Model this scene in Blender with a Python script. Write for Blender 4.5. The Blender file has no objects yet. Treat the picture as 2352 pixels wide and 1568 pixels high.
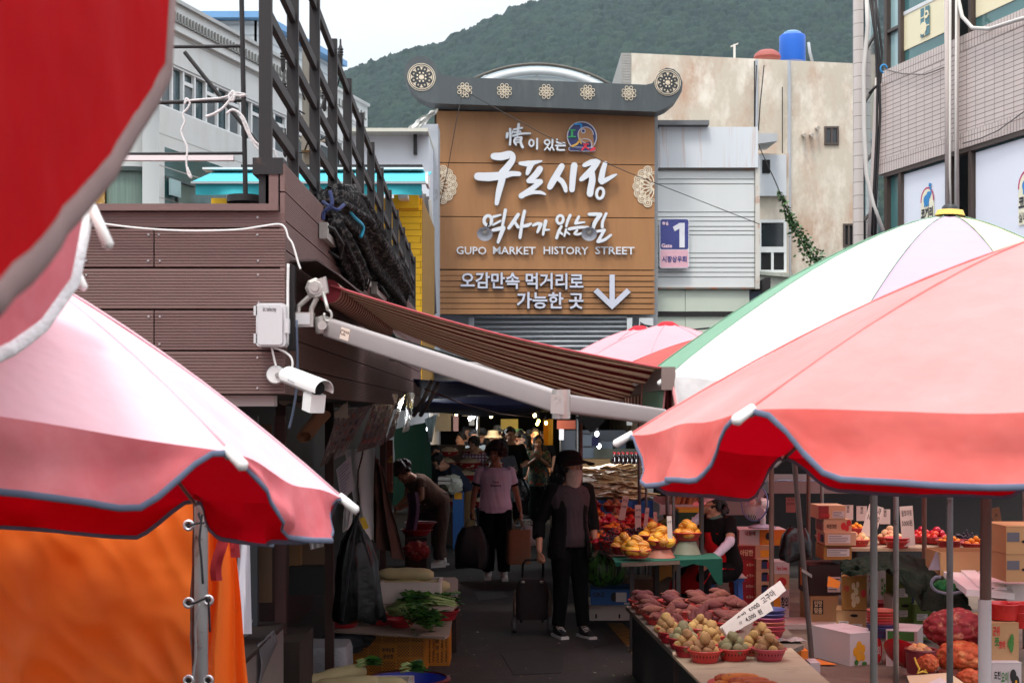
import bpy,bmesh,math,random
import numpy as np
from mathutils import Vector,Matrix,noise as mnoise
R=math.radians
rnd=random.Random(7)
sc=bpy.context.scene
COL=sc.collection
F=3267.0
CAMZ=2.0
# ------------------------------------------------------------------ camera, world, sun, exposure
cam_d=bpy.data.cameras.new('camera');cam=bpy.data.objects.new('camera',cam_d);COL.objects.link(cam)
cam.location=(0,0,CAMZ);cam.rotation_euler=(R(90),0,0)
cam_d.sensor_width=36;cam_d.lens=50.0;cam_d.shift_y=(955-784)/2352
cam_d.clip_start=0.05;cam_d.clip_end=9000
cam_d.dof.use_dof=True;cam_d.dof.focus_distance=12.5;cam_d.dof.aperture_fstop=9.0
sc.camera=cam
SUN_EL,SUN_AZ=62,200
w=bpy.data.worlds.new('World');sc.world=w;w.use_nodes=True
nt=w.node_tree;nt.nodes.clear()
out=nt.nodes.new('ShaderNodeOutputWorld');bgn=nt.nodes.new('ShaderNodeBackground')
sky=nt.nodes.new('ShaderNodeTexSky');sky.sky_type='NISHITA';sky.sun_disc=False
sky.sun_elevation=R(SUN_EL);sky.sun_rotation=R(SUN_AZ);sky.air_density=1.2;sky.dust_density=4.0
tc=nt.nodes.new('ShaderNodeTexCoord');mp=nt.nodes.new('ShaderNodeMapping');mp.inputs['Scale'].default_value=(1,1,2.6)
nz=nt.nodes.new('ShaderNodeTexNoise');nz.inputs['Scale'].default_value=3.2;nz.inputs['Detail'].default_value=6;nz.inputs['Roughness'].default_value=.5
cr=nt.nodes.new('ShaderNodeValToRGB')
cr.color_ramp.elements[0].position=.3;cr.color_ramp.elements[0].color=(4.9,5.15,5.5,1)
cr.color_ramp.elements[1].position=.72;cr.color_ramp.elements[1].color=(6.0,6.2,6.45,1)
sep=nt.nodes.new('ShaderNodeSeparateXYZ');mr=nt.nodes.new('ShaderNodeMapRange')
mr.inputs['From Min'].default_value=.15;mr.inputs['From Max'].default_value=1;mr.inputs['To Min'].default_value=1;mr.inputs['To Max'].default_value=4.5
vm=nt.nodes.new('ShaderNodeVectorMath');vm.operation='SCALE'
mx=nt.nodes.new('ShaderNodeMix');mx.data_type='RGBA';mx.inputs['Factor'].default_value=.9
L=nt.links.new
L(tc.outputs['Generated'],mp.inputs['Vector']);L(mp.outputs['Vector'],nz.inputs['Vector']);L(nz.outputs['Fac'],cr.inputs['Fac'])
L(tc.outputs['Generated'],sep.inputs['Vector']);L(sep.outputs['Z'],mr.inputs['Value'])
L(cr.outputs['Color'],vm.inputs[0]);L(mr.outputs['Result'],vm.inputs['Scale'])
L(sky.outputs['Color'],mx.inputs['A']);L(vm.outputs['Vector'],mx.inputs['B'])
L(mx.outputs['Result'],bgn.inputs['Color']);bgn.inputs['Strength'].default_value=.105
L(bgn.outputs['Background'],out.inputs['Surface'])
sun_d=bpy.data.lights.new('sun','SUN');sun_d.energy=1.5;sun_d.angle=R(12);sun_d.color=(1,.95,.88)
sun=bpy.data.objects.new('sun',sun_d);COL.objects.link(sun)
az=R(SUN_AZ);el=R(SUN_EL)
sd=Vector((math.sin(az)*math.cos(el),math.cos(az)*math.cos(el),math.sin(el)))
sun.rotation_euler=sd.to_track_quat('Z','Y').to_euler()
sc.view_settings.view_transform='Standard';sc.view_settings.look='None'
sc.view_settings.exposure=0.4;sc.view_settings.gamma=1.0
sc.cycles.use_adaptive_sampling=True;sc.cycles.max_bounces=6;sc.cycles.diffuse_bounces=3
sc.cycles.volume_bounces=0;sc.cycles.transmission_bounces=4;sc.cycles.transparent_max_bounces=8;sc.cycles.use_denoising=True
# ------------------------------------------------------------------ helpers
def V(*a):return Vector(a)
def P(px,py,d):return Vector(((px-1176)/F*d,d,CAMZ-(py-955)/F*d))
def GZ(px,py,z=0.0):
 d=(CAMZ-z)*F/(py-955);return Vector(((px-1176)/F*d,d,z))
def C(r,g,b,k=1.0):
 def f(c):
  c/=255;return(c/12.92 if c<=.04045 else((c+.055)/1.055)**2.4)*k
 return(min(f(r),.95),min(f(g),.95),min(f(b),.95),1)
WL={}
class M:
 def __init__(s):s.v=[];s.f=[];s.m=[]
 def add(s,vs,fs,mi=0):
  o=len(s.v);s.v+=[Vector(p)for p in vs];s.f+=[[i+o for i in f]for f in fs];s.m+=[mi]*len(fs);return s
 def obox(s,o,a,b,c,mi=0):
  o,a,b,c=map(Vector,(o,a,b,c))
  vs=[o,o+a,o+a+b,o+b,o+c,o+a+c,o+a+b+c,o+b+c]
  fs=[(0,3,2,1),(4,5,6,7),(0,1,5,4),(1,2,6,5),(2,3,7,6),(3,0,4,7)]
  if a.cross(b).dot(c)<0:fs=[f[::-1]for f in fs]
  return s.add(vs,fs,mi)
 def box(s,x0,x1,y0,y1,z0,z1,mi=0):return s.obox((x0,y0,z0),(x1-x0,0,0),(0,y1-y0,0),(0,0,z1-z0),mi)
 def rbox(s,c,size,rz=0,mi=0,mat=None):
  m=mat or Matrix.Rotation(rz,3,'Z');a,b,d=size
  A=m@V(a,0,0);B=m@V(0,b,0);D=m@V(0,0,d)
  return s.obox(Vector(c)-A/2-B/2,A,B,D,mi)
 def cyl(s,p0,p1,r0,r1=None,n=12,mi=0,caps=True):
  r1=r0 if r1 is None else r1;return s.tube([p0,p1],[r0,r1],n,mi,caps)
 def tube(s,pts,r,n=8,mi=0,caps=True,ell=None,up=None):
  pts=[Vector(p)for p in pts];k=len(pts)
  rr=r if isinstance(r,(list,tuple))else[r]*k
  vs=[];prev=None
  for i in range(k):
   t=(pts[min(i+1,k-1)]-pts[max(i-1,0)]);t=t.normalized()if t.length>1e-9 else V(0,0,1)
   if up is not None:a=Vector(up)-t*t.dot(Vector(up))
   elif prev is None:a=t.cross(V(0,0,1)if abs(t.z)<.95 else V(1,0,0))
   else:a=prev-t*t.dot(prev)
   a.normalize();prev=a;b=t.cross(a)
   e=ell[i]if isinstance(ell,list)else(ell or 1)
   for j in range(n):
    q=2*math.pi*j/n;vs.append(pts[i]+a*(rr[i]*math.cos(q))+b*(rr[i]*e*math.sin(q)))
  fs=[]
  for i in range(k-1):
   for j in range(n):fs.append((i*n+j,i*n+(j+1)%n,(i+1)*n+(j+1)%n,(i+1)*n+j))
  if caps:fs.append(tuple(range(n))[::-1]);fs.append(tuple((k-1)*n+j for j in range(n)))
  return s.add(vs,fs,mi)
 def lathe(s,prof,c=(0,0,0),n=24,mi=0,axis=None,closed=False):
  c=Vector(c);m=Matrix.Identity(3)if axis is None else Vector(axis).to_track_quat('Z','Y').to_matrix()
  vs=[];fs=[];k=len(prof)
  for r,z in prof:
   for j in range(n):
    q=2*math.pi*j/n;vs.append(c+m@V(r*math.cos(q),r*math.sin(q),z))
  for i in range(k-1):
   for j in range(n):fs.append((i*n+j,i*n+(j+1)%n,(i+1)*n+(j+1)%n,(i+1)*n+j))
  if closed:fs.append(tuple(range(n))[::-1]);fs.append(tuple((k-1)*n+j for j in range(n)))
  return s.add(vs,fs,mi)
 def grid(s,pts,mi=0,mf=None):
  a=len(pts);b=len(pts[0]);vs=[p for row in pts for p in row];o=len(s.v);s.v+=[Vector(p)for p in vs]
  for i in range(a-1):
   for j in range(b-1):
    s.f.append([o+i*b+j,o+i*b+j+1,o+(i+1)*b+j+1,o+(i+1)*b+j]);s.m.append(mf(i,j)if mf else mi)
  return s
 def slab(s,pts,th,mi=0):
  th=Vector(th);a=len(pts);b=len(pts[0])
  s.grid(pts,mi);s.grid([[Vector(p)+th for p in row][::-1]for row in pts],mi)
  ring=[pts[0][j]for j in range(b)]+[pts[i][b-1]for i in range(1,a)]+[pts[a-1][j]for j in range(b-2,-1,-1)]+[pts[i][0]for i in range(a-2,0,-1)]
  n=len(ring);vs=[Vector(p)for p in ring]+[Vector(p)+th for p in ring]
  return s.add(vs,[(i,i+n,(i+1)%n+n,(i+1)%n)for i in range(n)],mi)
 def ball(s,c,r,sub=2,mi=0,rot=None,nz=0,ns=3.0,seed=0):
  bm=bmesh.new();bmesh.ops.create_icosphere(bm,subdivisions=sub,radius=1)
  r=(r,r,r)if isinstance(r,(int,float))else r;m=rot or Matrix.Identity(3);c=Vector(c);vs=[]
  for v in bm.verts:
   p=v.co.copy()
   if nz:p*=1+nz*mnoise.noise(p*ns+V(seed*7.1,seed*3.3,0))
   vs.append(c+m@V(p.x*r[0],p.y*r[1],p.z*r[2]))
  bm.verts.ensure_lookup_table();fs=[[v.index for v in f.verts]for f in bm.faces];bm.free()
  return s.add(vs,fs,mi)
 def prism(s,outline,o,u,v,dep,mi=0,mis=None):
  o,u,v,dep=map(Vector,(o,u,v,dep));n=len(outline)
  A=[o+u*x+v*y for x,y in outline];vs=A+[p+dep for p in A]
  s.add(vs,[tuple(range(n)),tuple(range(2*n-1,n-1,-1))],mi)
  return s.add(vs,[(i,(i+1)%n,(i+1)%n+n,i+n)[::-1]for i in range(n)],mi if mis is None else mis)
 def ring(s,cx,cy,rx,ry,wd,o,u,v,dep,n=24,mi=0,a0=0,a1=2*math.pi,rot=0):
  o,u,v,dep=map(Vector,(o,u,v,dep));full=abs(a1-a0-2*math.pi)<1e-6;k=n if full else n+1;vs=[]
  for i in range(k):
   q=a0+(a1-a0)*i/n
   for rr in(-.5,.5):
    x=(rx+rr*wd)*math.cos(q);y=(ry+rr*wd)*math.sin(q)
    X=cx+x*math.cos(rot)-y*math.sin(rot);Y=cy+x*math.sin(rot)+y*math.cos(rot)
    vs.append(o+u*X+v*Y)
  nn=len(vs);vs+=[p+dep for p in vs];fs=[]
  for i in range(n if full else n):
   a=2*i;b=(2*(i+1))%nn if full else 2*(i+1)
   fs+=[(a,a+1,b+1,b),(a+nn,b+nn,b+1+nn,a+1+nn),(a+1,a+1+nn,b+1+nn,b+1),(a,b,b+nn,a+nn)]
  return s.add(vs,fs,mi)
 def stroke(s,pts,o,u,v,dep,mi=0,sc_=1.0):
  p=[Vector((a,b))for a,b,c in pts];wd=[c*sc_ for a,b,c in pts]
  q=[];ww=[]
  for i in range(len(p)-1):
   for t in(0,.25,.5,.75):
    p0=p[max(i-1,0)];p1=p[i];p2=p[i+1];p3=p[min(i+2,len(p)-1)]
    q.append(.5*((2*p1)+(p2-p0)*t+(2*p0-5*p1+4*p2-p3)*t*t+(3*p1-p0-3*p2+p3)*t**3));ww.append(wd[i]*(1-t)+wd[i+1]*t)
  q.append(p[-1]);ww.append(wd[-1]);n=len(q);Lf=[];Rt=[]
  for i in range(n):
   t=(q[min(i+1,n-1)]-q[max(i-1,0)]).normalized();nn=Vector((-t.y,t.x))*ww[i]*.5
   Lf.append(q[i]+nn);Rt.append(q[i]-nn)
  def cap(c,t,w_,sgn):
   nn=Vector((-t.y,t.x));return[c+nn*(w_*.5*math.cos(a))*sgn+t*(w_*.5*math.sin(a))for a in(R(45),R(90),R(135))]
  t1=(q[-1]-q[-2]).normalized();t0=(q[0]-q[1]).normalized()
  e1=cap(q[-1],t1,ww[-1],1);e0=cap(q[0],t0,ww[0],1)
  o,u,v,dep=map(Vector,(o,u,v,dep));W=lambda a:o+u*a.x+v*a.y
  vs=[W(a)for a in Lf]+[W(a)for a in Rt];off=dep
  k=len(vs);fs=[]
  vs2=vs+[a+off for a in vs]
  for i in range(n-1):
   fs+=[(i,i+1,n+i+1,n+i),(k+i,k+n+i,k+n+i+1,k+i+1),(i,k+i,k+i+1,i+1),(n+i,n+i+1,k+n+i+1,k+n+i)]
  s.add(vs2,fs,mi)
  for ctr,e,a,b in((q[-1],e1,Lf[-1],Rt[-1]),(q[0],e0,Rt[0],Lf[0])):
   poly=[a]+e+[b]
   s.prism([(x.x,x.y)for x in poly],o,u,v,dep,mi)
  return s
 def text(s,body,size,o,u,v,dep=None,mi=0,bold=0.0,align='CENTER',width=None,spacing=1.0):
  c=bpy.data.curves.new('t','FONT');c.body=body;c.size=1;c.align_x=align;c.resolution_u=2;c.offset=bold;c.space_character=spacing;c.space_line=1.1
  ob=bpy.data.objects.new('t',c);COL.objects.link(ob)
  dg=bpy.context.evaluated_depsgraph_get();me=ob.evaluated_get(dg).to_mesh()
  vs=[x.co.copy()for x in me.vertices];fs=[list(p.vertices)for p in me.polygons]
  ob.evaluated_get(dg).to_mesh_clear();bpy.data.objects.remove(ob);bpy.data.curves.remove(c)
  if not vs:return s
  k=size
  if width:
   xs=[p.x for p in vs];kx=width/(max(xs)-min(xs))
  else:kx=k
  o,u,v=map(Vector,(o,u,v));A=[o+u*(p.x*kx)+v*(p.y*k)for p in vs]
  s.add(A,fs,mi)
  if dep is not None:
   dep=Vector(dep);n=len(A);B=[p+dep for p in A]
   from collections import Counter
   ec=Counter();d={}
   for f in fs:
    for a,b in zip(f,f[1:]+f[:1]):ec[frozenset((a,b))]+=1;d[frozenset((a,b))]=(a,b)
   s.add(A+B,[(d[e][1],d[e][0],d[e][0]+n,d[e][1]+n)for e,c_ in ec.items()if c_==1],mi)
  return s
 def build(s,name,mat,parent=None,loc=None,smooth=False,**tags):
  me=bpy.data.meshes.new(name);base=WL[parent.name]if parent is not None else Vector(loc)if loc is not None else None
  if base is None:
   xs=[p for p in s.v];base=V((min(p.x for p in xs)+max(p.x for p in xs))/2,(min(p.y for p in xs)+max(p.y for p in xs))/2,min(p.z for p in xs))
  me.from_pydata([tuple(p-base)for p in s.v],[],s.f)
  for x in(mat if isinstance(mat,(list,tuple))else[mat]):me.materials.append(x)
  me.polygons.foreach_set('material_index',s.m)
  if smooth:me.polygons.foreach_set('use_smooth',[True]*len(s.f))
  if smooth=='auto':
   me.set_sharp_from_angle(angle=R(40))
  me.update()
  o=bpy.data.objects.new(name,me);COL.objects.link(o)
  if parent is not None:o.parent=parent
  else:o.location=base
  WL[o.name]=base
  tag(o,**tags);return o
def tag(o,label=None,cat=None,group=None,kind=None):
 if label:o['label']=label
 if cat:o['category']=cat
 if group:o['group']=group
 if kind:o['kind']=kind
 return o
def thing(name,loc,label,cat,group=None):
 o=bpy.data.objects.new(name,None);COL.objects.link(o);o.location=Vector(loc);o.empty_display_size=.1
 WL[o.name]=Vector(loc);return tag(o,label,cat,group)
def dup(root,loc,rz=None,label=None,group=None,scale=None):
 r=root.copy();COL.objects.link(r);r.location=Vector(loc);WL[r.name]=Vector(loc)
 if rz is not None:r.rotation_euler=rz if isinstance(rz,tuple)else(0,0,rz)
 if scale:r.scale=(scale,)*3 if isinstance(scale,(int,float))else scale
 if label:r['label']=label
 if group:r['group']=group
 for ch in list(root.children):
  c=ch.copy();COL.objects.link(c);c.parent=r
  for g in list(ch.children):
   d=g.copy();COL.objects.link(d);d.parent=c
 return r
 # ------------------------------------------------------------------ materials
MC={}
def pm(name,c,rough=.6,var=.12,vs=4.0,bump=0.0,bs=40.0,metal=0.0,c2=None,cs=2.0,cpos=(.45,.6),trans=None,spec=.5,stretch=None,c3=None,coat=0,alpha=None,ov=0):
 """principled material: base colour c varied by noise, optional blotches of colour c2 / c3 (wear, dirt), optional bump, optional translucent share"""
 if name in MC:return MC[name]
 m=bpy.data.materials.new(name);m.use_nodes=True;MC[name]=m
 n=m.node_tree;b=n.nodes['Principled BSDF'];b.inputs['Roughness'].default_value=rough;b.inputs['Metallic'].default_value=metal
 b.inputs['Specular IOR Level'].default_value=spec
 if coat:b.inputs['Coat Weight'].default_value=coat
 t=n.nodes.new('ShaderNodeTexCoord');src=t.outputs['Object']
 if stretch:
  mp=n.nodes.new('ShaderNodeMapping');mp.inputs['Scale'].default_value=stretch;n.links.new(src,mp.inputs['Vector']);src=mp.outputs['Vector']
 a=n.nodes.new('ShaderNodeTexNoise');a.inputs['Scale'].default_value=vs;a.inputs['Detail'].default_value=5;n.links.new(src,a.inputs['Vector'])
 x=n.nodes.new('ShaderNodeMix');x.data_type='RGBA'
 x.inputs['A'].default_value=tuple(v*(1-var)for v in c[:3])+(1,);x.inputs['B'].default_value=tuple(min(1,v*(1+var))for v in c[:3])+(1,)
 n.links.new(a.outputs['Fac'],x.inputs['Factor']);col=x.outputs['Result']
 for cc,sd_ in((c2,0),(c3,3.7)):
  if cc is None:continue
  e=n.nodes.new('ShaderNodeTexNoise');e.inputs['Scale'].default_value=cs*(1+sd_*.3);e.inputs['Detail'].default_value=9;e.inputs['Roughness'].default_value=.68
  ad=n.nodes.new('ShaderNodeVectorMath');ad.inputs[1].default_value=(sd_,sd_*2,1);n.links.new(src,ad.inputs[0]);n.links.new(ad.outputs['Vector'],e.inputs['Vector'])
  rp=n.nodes.new('ShaderNodeValToRGB');rp.color_ramp.elements[0].position=cpos[0];rp.color_ramp.elements[1].position=cpos[1];n.links.new(e.outputs['Fac'],rp.inputs['Fac'])
  y=n.nodes.new('ShaderNodeMix');y.data_type='RGBA';y.inputs['B'].default_value=cc;n.links.new(col,y.inputs['A']);n.links.new(rp.outputs['Color'],y.inputs['Factor']);col=y.outputs['Result']
 if ov:
  oi=n.nodes.new('ShaderNodeObjectInfo');hs=n.nodes.new('ShaderNodeHueSaturation');m1=n.nodes.new('ShaderNodeMapRange');m2=n.nodes.new('ShaderNodeMapRange')
  for q,lo,hi in((m1,1-ov,1+ov*.8),(m2,.5-ov*.05,.5+ov*.05)):q.inputs['To Min'].default_value=lo;q.inputs['To Max'].default_value=hi;n.links.new(oi.outputs['Random'],q.inputs['Value'])
  n.links.new(m1.outputs['Result'],hs.inputs['Value']);n.links.new(m2.outputs['Result'],hs.inputs['Hue']);n.links.new(col,hs.inputs['Color']);col=hs.outputs['Color']
 n.links.new(col,b.inputs['Base Color'])
 if bump:
  d=n.nodes.new('ShaderNodeTexNoise');d.inputs['Scale'].default_value=bs;d.inputs['Detail'].default_value=6;n.links.new(src,d.inputs['Vector'])
  u=n.nodes.new('ShaderNodeBump');u.inputs['Strength'].default_value=bump;u.inputs['Distance'].default_value=.02;n.links.new(d.outputs['Fac'],u.inputs['Height']);n.links.new(u.outputs['Normal'],b.inputs['Normal'])
 if trans:
  tr=n.nodes.new('ShaderNodeBsdfTranslucent');tr.inputs['Color'].default_value=trans[0]
  mxs=n.nodes.new('ShaderNodeMixShader');mxs.inputs[0].default_value=trans[1]
  n.links.new(b.outputs[0],mxs.inputs[1]);n.links.new(tr.outputs[0],mxs.inputs[2]);n.links.new(mxs.outputs[0],n.nodes['Material Output'].inputs['Surface'])
 if alpha is not None:
  b.inputs['Alpha'].default_value=alpha
 return m
def emit(name,c,s):
 if name in MC:return MC[name]
 m=bpy.data.materials.new(name);m.use_nodes=True;MC[name]=m;b=m.node_tree.nodes['Principled BSDF']
 b.inputs['Base Color'].default_value=c;b.inputs['Emission Color'].default_value=c;b.inputs['Emission Strength'].default_value=s;return m
def glassm(name,c,rough=.06,spec=.9,metal=0):
 return pm(name,c,rough=rough,var=.35,vs=1.3,spec=spec,metal=metal)
def striped(name,c1,c2,scale,axis='X',duty=.5,rough=.7,trans=None,grid2=None,line=None,c3=None):
 """sharp stripes across one object axis"""
 if name in MC:return MC[name]
 m=pm(name,c1,rough=rough,var=.1,trans=trans);n=m.node_tree;b=n.nodes['Principled BSDF']
 t=n.nodes.new('ShaderNodeTexCoord');s=n.nodes.new('ShaderNodeSeparateXYZ');n.links.new(t.outputs['Object'],s.inputs['Vector'])
 col=b.inputs['Base Color'].links[0].from_socket
 def band(ax,scale,duty,colr,col,ph=0.0):
  a=n.nodes.new('ShaderNodeMath');a.operation='MULTIPLY_ADD';a.inputs[1].default_value=scale;a.inputs[2].default_value=ph;n.links.new(s.outputs[ax],a.inputs[0])
  f=n.nodes.new('ShaderNodeMath');f.operation='FRACT';n.links.new(a.outputs[0],f.inputs[0])
  g=n.nodes.new('ShaderNodeMath');g.operation='LESS_THAN';g.inputs[1].default_value=duty;n.links.new(f.outputs[0],g.inputs[0])
  x=n.nodes.new('ShaderNodeMix');x.data_type='RGBA';x.inputs['B'].default_value=colr;n.links.new(col,x.inputs['A']);n.links.new(g.outputs[0],x.inputs['Factor']);return x.outputs['Result']
 col=band(axis,scale,duty,c2,col)
 if grid2:col=band(grid2[0],grid2[1],grid2[2],c2,col)
 if c3:col=band(axis,scale*c3[1],c3[2],c3[0],col,c3[3])
 for q in n.nodes:
  if q.type=='BSDF_TRANSLUCENT' and not grid2:n.links.new(col,q.inputs['Color'])
 n.links.new(col,b.inputs['Base Color']);return m
 # ------------------------------------------------------------------ market umbrellas
def cloth2(name,outc,inc,share=.42,pale_tone=None,rough=.75):
 """two-sided umbrella cloth: outside paler on canopies, imitating skylight, stronger colour inside, lets light through"""
 m=pm(name,outc,rough=rough,var=.05,vs=2.5,c2=pale_tone,cs=1.6,cpos=(.35,.75),spec=.08,trans=(inc,share));n=m.node_tree;b=n.nodes['Principled BSDF']
 g=n.nodes.new('ShaderNodeNewGeometry');x=n.nodes.new('ShaderNodeMix');x.data_type='RGBA';x.inputs['B'].default_value=inc
 col=b.inputs['Base Color'].links[0].from_socket;n.links.new(col,x.inputs['A']);n.links.new(g.outputs['Backfacing'],x.inputs['Factor']);n.links.new(x.outputs['Result'],b.inputs['Base Color'])
 w_=n.nodes.new('ShaderNodeTexNoise');w_.inputs['Scale'].default_value=5;w_.inputs['Detail'].default_value=3;t=n.nodes.new('ShaderNodeTexCoord');n.links.new(t.outputs['Object'],w_.inputs['Vector'])
 u=n.nodes.new('ShaderNodeBump');u.inputs['Strength'].default_value=.4;u.inputs['Distance'].default_value=.04;n.links.new(w_.outputs['Fac'],u.inputs['Height']);n.links.new(u.outputs['Normal'],b.inputs['Normal'])
 return m
def smst(x):x=max(0,min(1,x));return x*x*(3-2*x)
STEEL=pm('galvanised_steel',(.33,.33,.33,1),rough=.45,metal=.6,var=.25,vs=9,c2=(.12,.08,.06,1),cs=7,cpos=(.58,.66))
WHITEP=pm('white_plastic',C(236,236,232),rough=.35,var=.04)
BINDG=pm('grey_blue_binding',C(98,108,130),rough=.85,var=.25,vs=20)
BINDD=pm('dark_binding',C(48,36,40),rough=.85,var=.25,vs=20)
BINDW=pm('white_binding',C(240,240,240),rough=.9,var=.08,vs=20,bump=.4,bs=60)
RED_IN=C(205,0,24)
def umbrella(label,q,n,outm,valm,bind,vL,group,prof=None,droop=1.45,pole=True,pole_to=0,seed=1,wav=.02,valn=None,brad=.010,tipl=.055,flare=.06,topc=None,tipr=.013,skip=None,tipdir=None,pole_r=.02):
 ax,ay,az,tx,ty,RR,H,ph=q;A=V(ax,ay,az)
 nn=V(tx,ty,1).normalized();e1=V(0,1,0).cross(nn).normalized();e2=nn.cross(e1)
 dirk=[e1*math.cos(ph+2*math.pi*k/n)+e2*math.sin(ph+2*math.pi*k/n)for k in range(n)]
 root=thing('market_umbrella',(ax,ay,pole_to),label,'umbrella',group)
 def rib(k,s):return A-nn*(H*s**droop)+dirk[k%n]*(RR*s)
 prof=prof or(lambda u:.03+.97*smst((u-.012)/.125)*smst((1-u-.012)/.125))
 can=M();val=M();bnd=M();NS,NU,NVv=12,24,6
 mats=outm if isinstance(outm,list)else[outm];vm_=valm if isinstance(valm,list)else[valm]
 for k in range(n):
  def pan(u,s):
   a=rib(k,s);b=rib(k+1,s);p=a.lerp(b,u)
   return p-nn*(.035*math.sin(math.pi*u)*s*(1.2-s))+nn*(.012*s*mnoise.noise(V(u*3+k*5.1,s*3,seed)))
  can.grid([[pan(j/NU,.02+.98*i/NS)for j in range(NU+1)][::-1]for i in range(NS+1)],k%len(mats))
  edge=(rib(k+1,1)-rib(k,1)).normalized();outw=edge.cross(nn)
  if outw.dot(rib(k,1)-A)<0:outw=-outw
  dn=(V(0,0,-1)*.75-nn*.25).normalized()
  rows=[]
  pf_=prof if prof.__code__.co_argcount>1 else(lambda u,k_:prof(u))
  for i in range(NVv+1):
   t=i/NVv;row=[]
   for j in range(NU+1):
    u=j/NU;Lq=(vL*(valn[k%n]if valn else 1))*pf_(u,k);fl=smst(u*6)*smst((1-u)*6)
    wv=(mnoise.noise(V(u*5+k*3.3,t*1.5,seed*2.7))*wav+mnoise.noise(V(u*17+k,t,seed*5))*wav*.55)*t*fl
    row.append(pan(u,1)+dn*(Lq*t)+outw*(flare*Lq*math.sin(t*1.5)+wv))
   rows.append(row)
  if skip and k in skip:continue
  val.grid([r_[::-1]for r_ in rows],k%len(vm_));bnd.tube(rows[-1],brad,8,0,ell=.4,up=(0,0,1))
  # winding: outside up
 can.build('canopy',mats,root,smooth=True);val.build('valance',vm_,root,smooth=True);bnd.build('binding',bind,root,smooth=True)
 sm_=M()
 for k in range(n):sm_.tube([rib(k,s)+nn*.003 for s in np.linspace(.06,1,12)],.003,5,ell=.5,up=nn)
 sm_.build('seam',mats[0],root,smooth=True)
 for k in range(n):
  M().tube([rib(k,s)-nn*.012 for s in(0,.3,.6,.85,1.0)],.006,6).build('rib',STEEL,root,smooth=True)
  p=rib(k,1);d=(rib(k,1)-rib(k,.9)).normalized()if tipdir is None else tipdir
  M().tube([p-d*.01,p+d*(tipl-tipr*.6),p+d*tipl],[tipr*.8,tipr,tipr*.5],10).build('tip_cap',WHITEP,root,smooth=True)
 if topc:M().lathe([(.001,.05),(.03,.05),(.038,.04),(.038,.0),(.05,-.015)],A,16,axis=nn).build('top_cap',topc,root,smooth='auto')
 fr=M().lathe([(.012,.03),(.06,.025),(.062,.018),(.07,.0)]if topc else[(.012,.03),(.06,.025),(.13,-.02),(.15,-.055)],A,n*2,axis=nn);fr.build('crown_patch',mats[0]if not topc else pm('yellow_patch',C(222,188,96),rough=.8),root,smooth=True)
 if pole:M().cyl(A,V(ax,ay,pole_to),pole_r,n=12).build('pole',STEEL,root,smooth=True)
 return root
PINK_D=cloth2('coral_umbrella_cloth',C(252,146,142),RED_IN,.25,pale_tone=C(252,170,167))  # canopy tone paler than the valance: sky glare put into the cloth colour
CORAL_V=cloth2('coral_valance_cloth',C(252,118,110),RED_IN,.27,pale_tone=C(255,148,140))
PINK_C=cloth2('skylit_pink_cloth',C(240,202,209),RED_IN,.15,pale_tone=C(242,184,193))  # roof whitened in its colour to imitate bright skylight
PINK_CV=cloth2('washed_red_valance_cloth',C(238,112,120),RED_IN,.27,pale_tone=C(252,172,176))
RED_A=cloth2('red_umbrella_cloth',C(196,4,18),C(200,0,22),.4)
PINK_B=cloth2('blotchy_red_cloth',C(236,98,110),RED_IN,.25,pale_tone=C(250,176,184))
PALE_F=cloth2('pale_pink_cloth',C(240,176,184),C(220,60,70),.3)
GRP='market umbrellas over the stalls'
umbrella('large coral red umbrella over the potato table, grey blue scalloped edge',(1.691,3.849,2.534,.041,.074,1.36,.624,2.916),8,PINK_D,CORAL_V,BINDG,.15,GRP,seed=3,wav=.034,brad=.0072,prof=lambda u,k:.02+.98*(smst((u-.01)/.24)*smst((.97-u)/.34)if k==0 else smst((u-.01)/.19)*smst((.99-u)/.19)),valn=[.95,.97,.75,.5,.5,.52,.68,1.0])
umbrella('pale pink umbrella above the orange tarpaulin, red beneath',(-1.498,3.491,2.487,.103,.149,1.157,.553,-.543),8,PINK_C,PINK_CV,BINDG,.125,GRP,seed=5,wav=.05,brad=.0068,prof=lambda u,k:.02+.98*(smst((u-.01)/.42)*smst((.98-u)/.2)if k==0 else smst((u-.01)/.2)*smst((.985-u)/.22)),valn=[.97,.92,1.02,1.0,.9,.9,.95,1.08])
GREEN=cloth2('green_umbrella_cloth',C(132,174,148),C(190,10,30),.2);WHITEC=cloth2('white_umbrella_cloth',C(244,244,242),C(205,10,34),.2)
PURP=cloth2('lilac_umbrella_cloth',C(200,176,194),C(190,10,40),.2);CREAM=cloth2('cream_umbrella_cloth',C(250,230,188),C(205,40,30),.2);BLUEC=cloth2('pale_blue_umbrella_cloth',C(150,190,220),C(60,90,170),.2)
pan5=[GREEN,WHITEC,PURP,CREAM,BLUEC,GREEN,WHITEC,PURP,CREAM,BLUEC]
umbrella('green, white, lilac and cream panelled umbrella with black top cap',(2.06,6.692,2.941,.047,-.017,1.429,.827,2.86),10,pan5,pan5,pm('pink_binding',C(226,150,150),rough=.9),.24,GRP,seed=8,pole_r=.0155,topc=pm('black_cap',C(40,40,42),rough=.5))
umbrella('pale pink umbrella in front of the shutter, its top just left of another',(1.45,16.2,3.0,0,0,1.25,.62,.2),8,PALE_F,PALE_F,BINDD,.2,GRP,seed=9)
umbrella('pale pink umbrella nearest the shuttered wall, behind the lilac one',(1.66,15.2,2.98,0,.02,1.3,.6,.5),8,PALE_F,PALE_F,BINDD,.2,GRP,seed=10)
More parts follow.
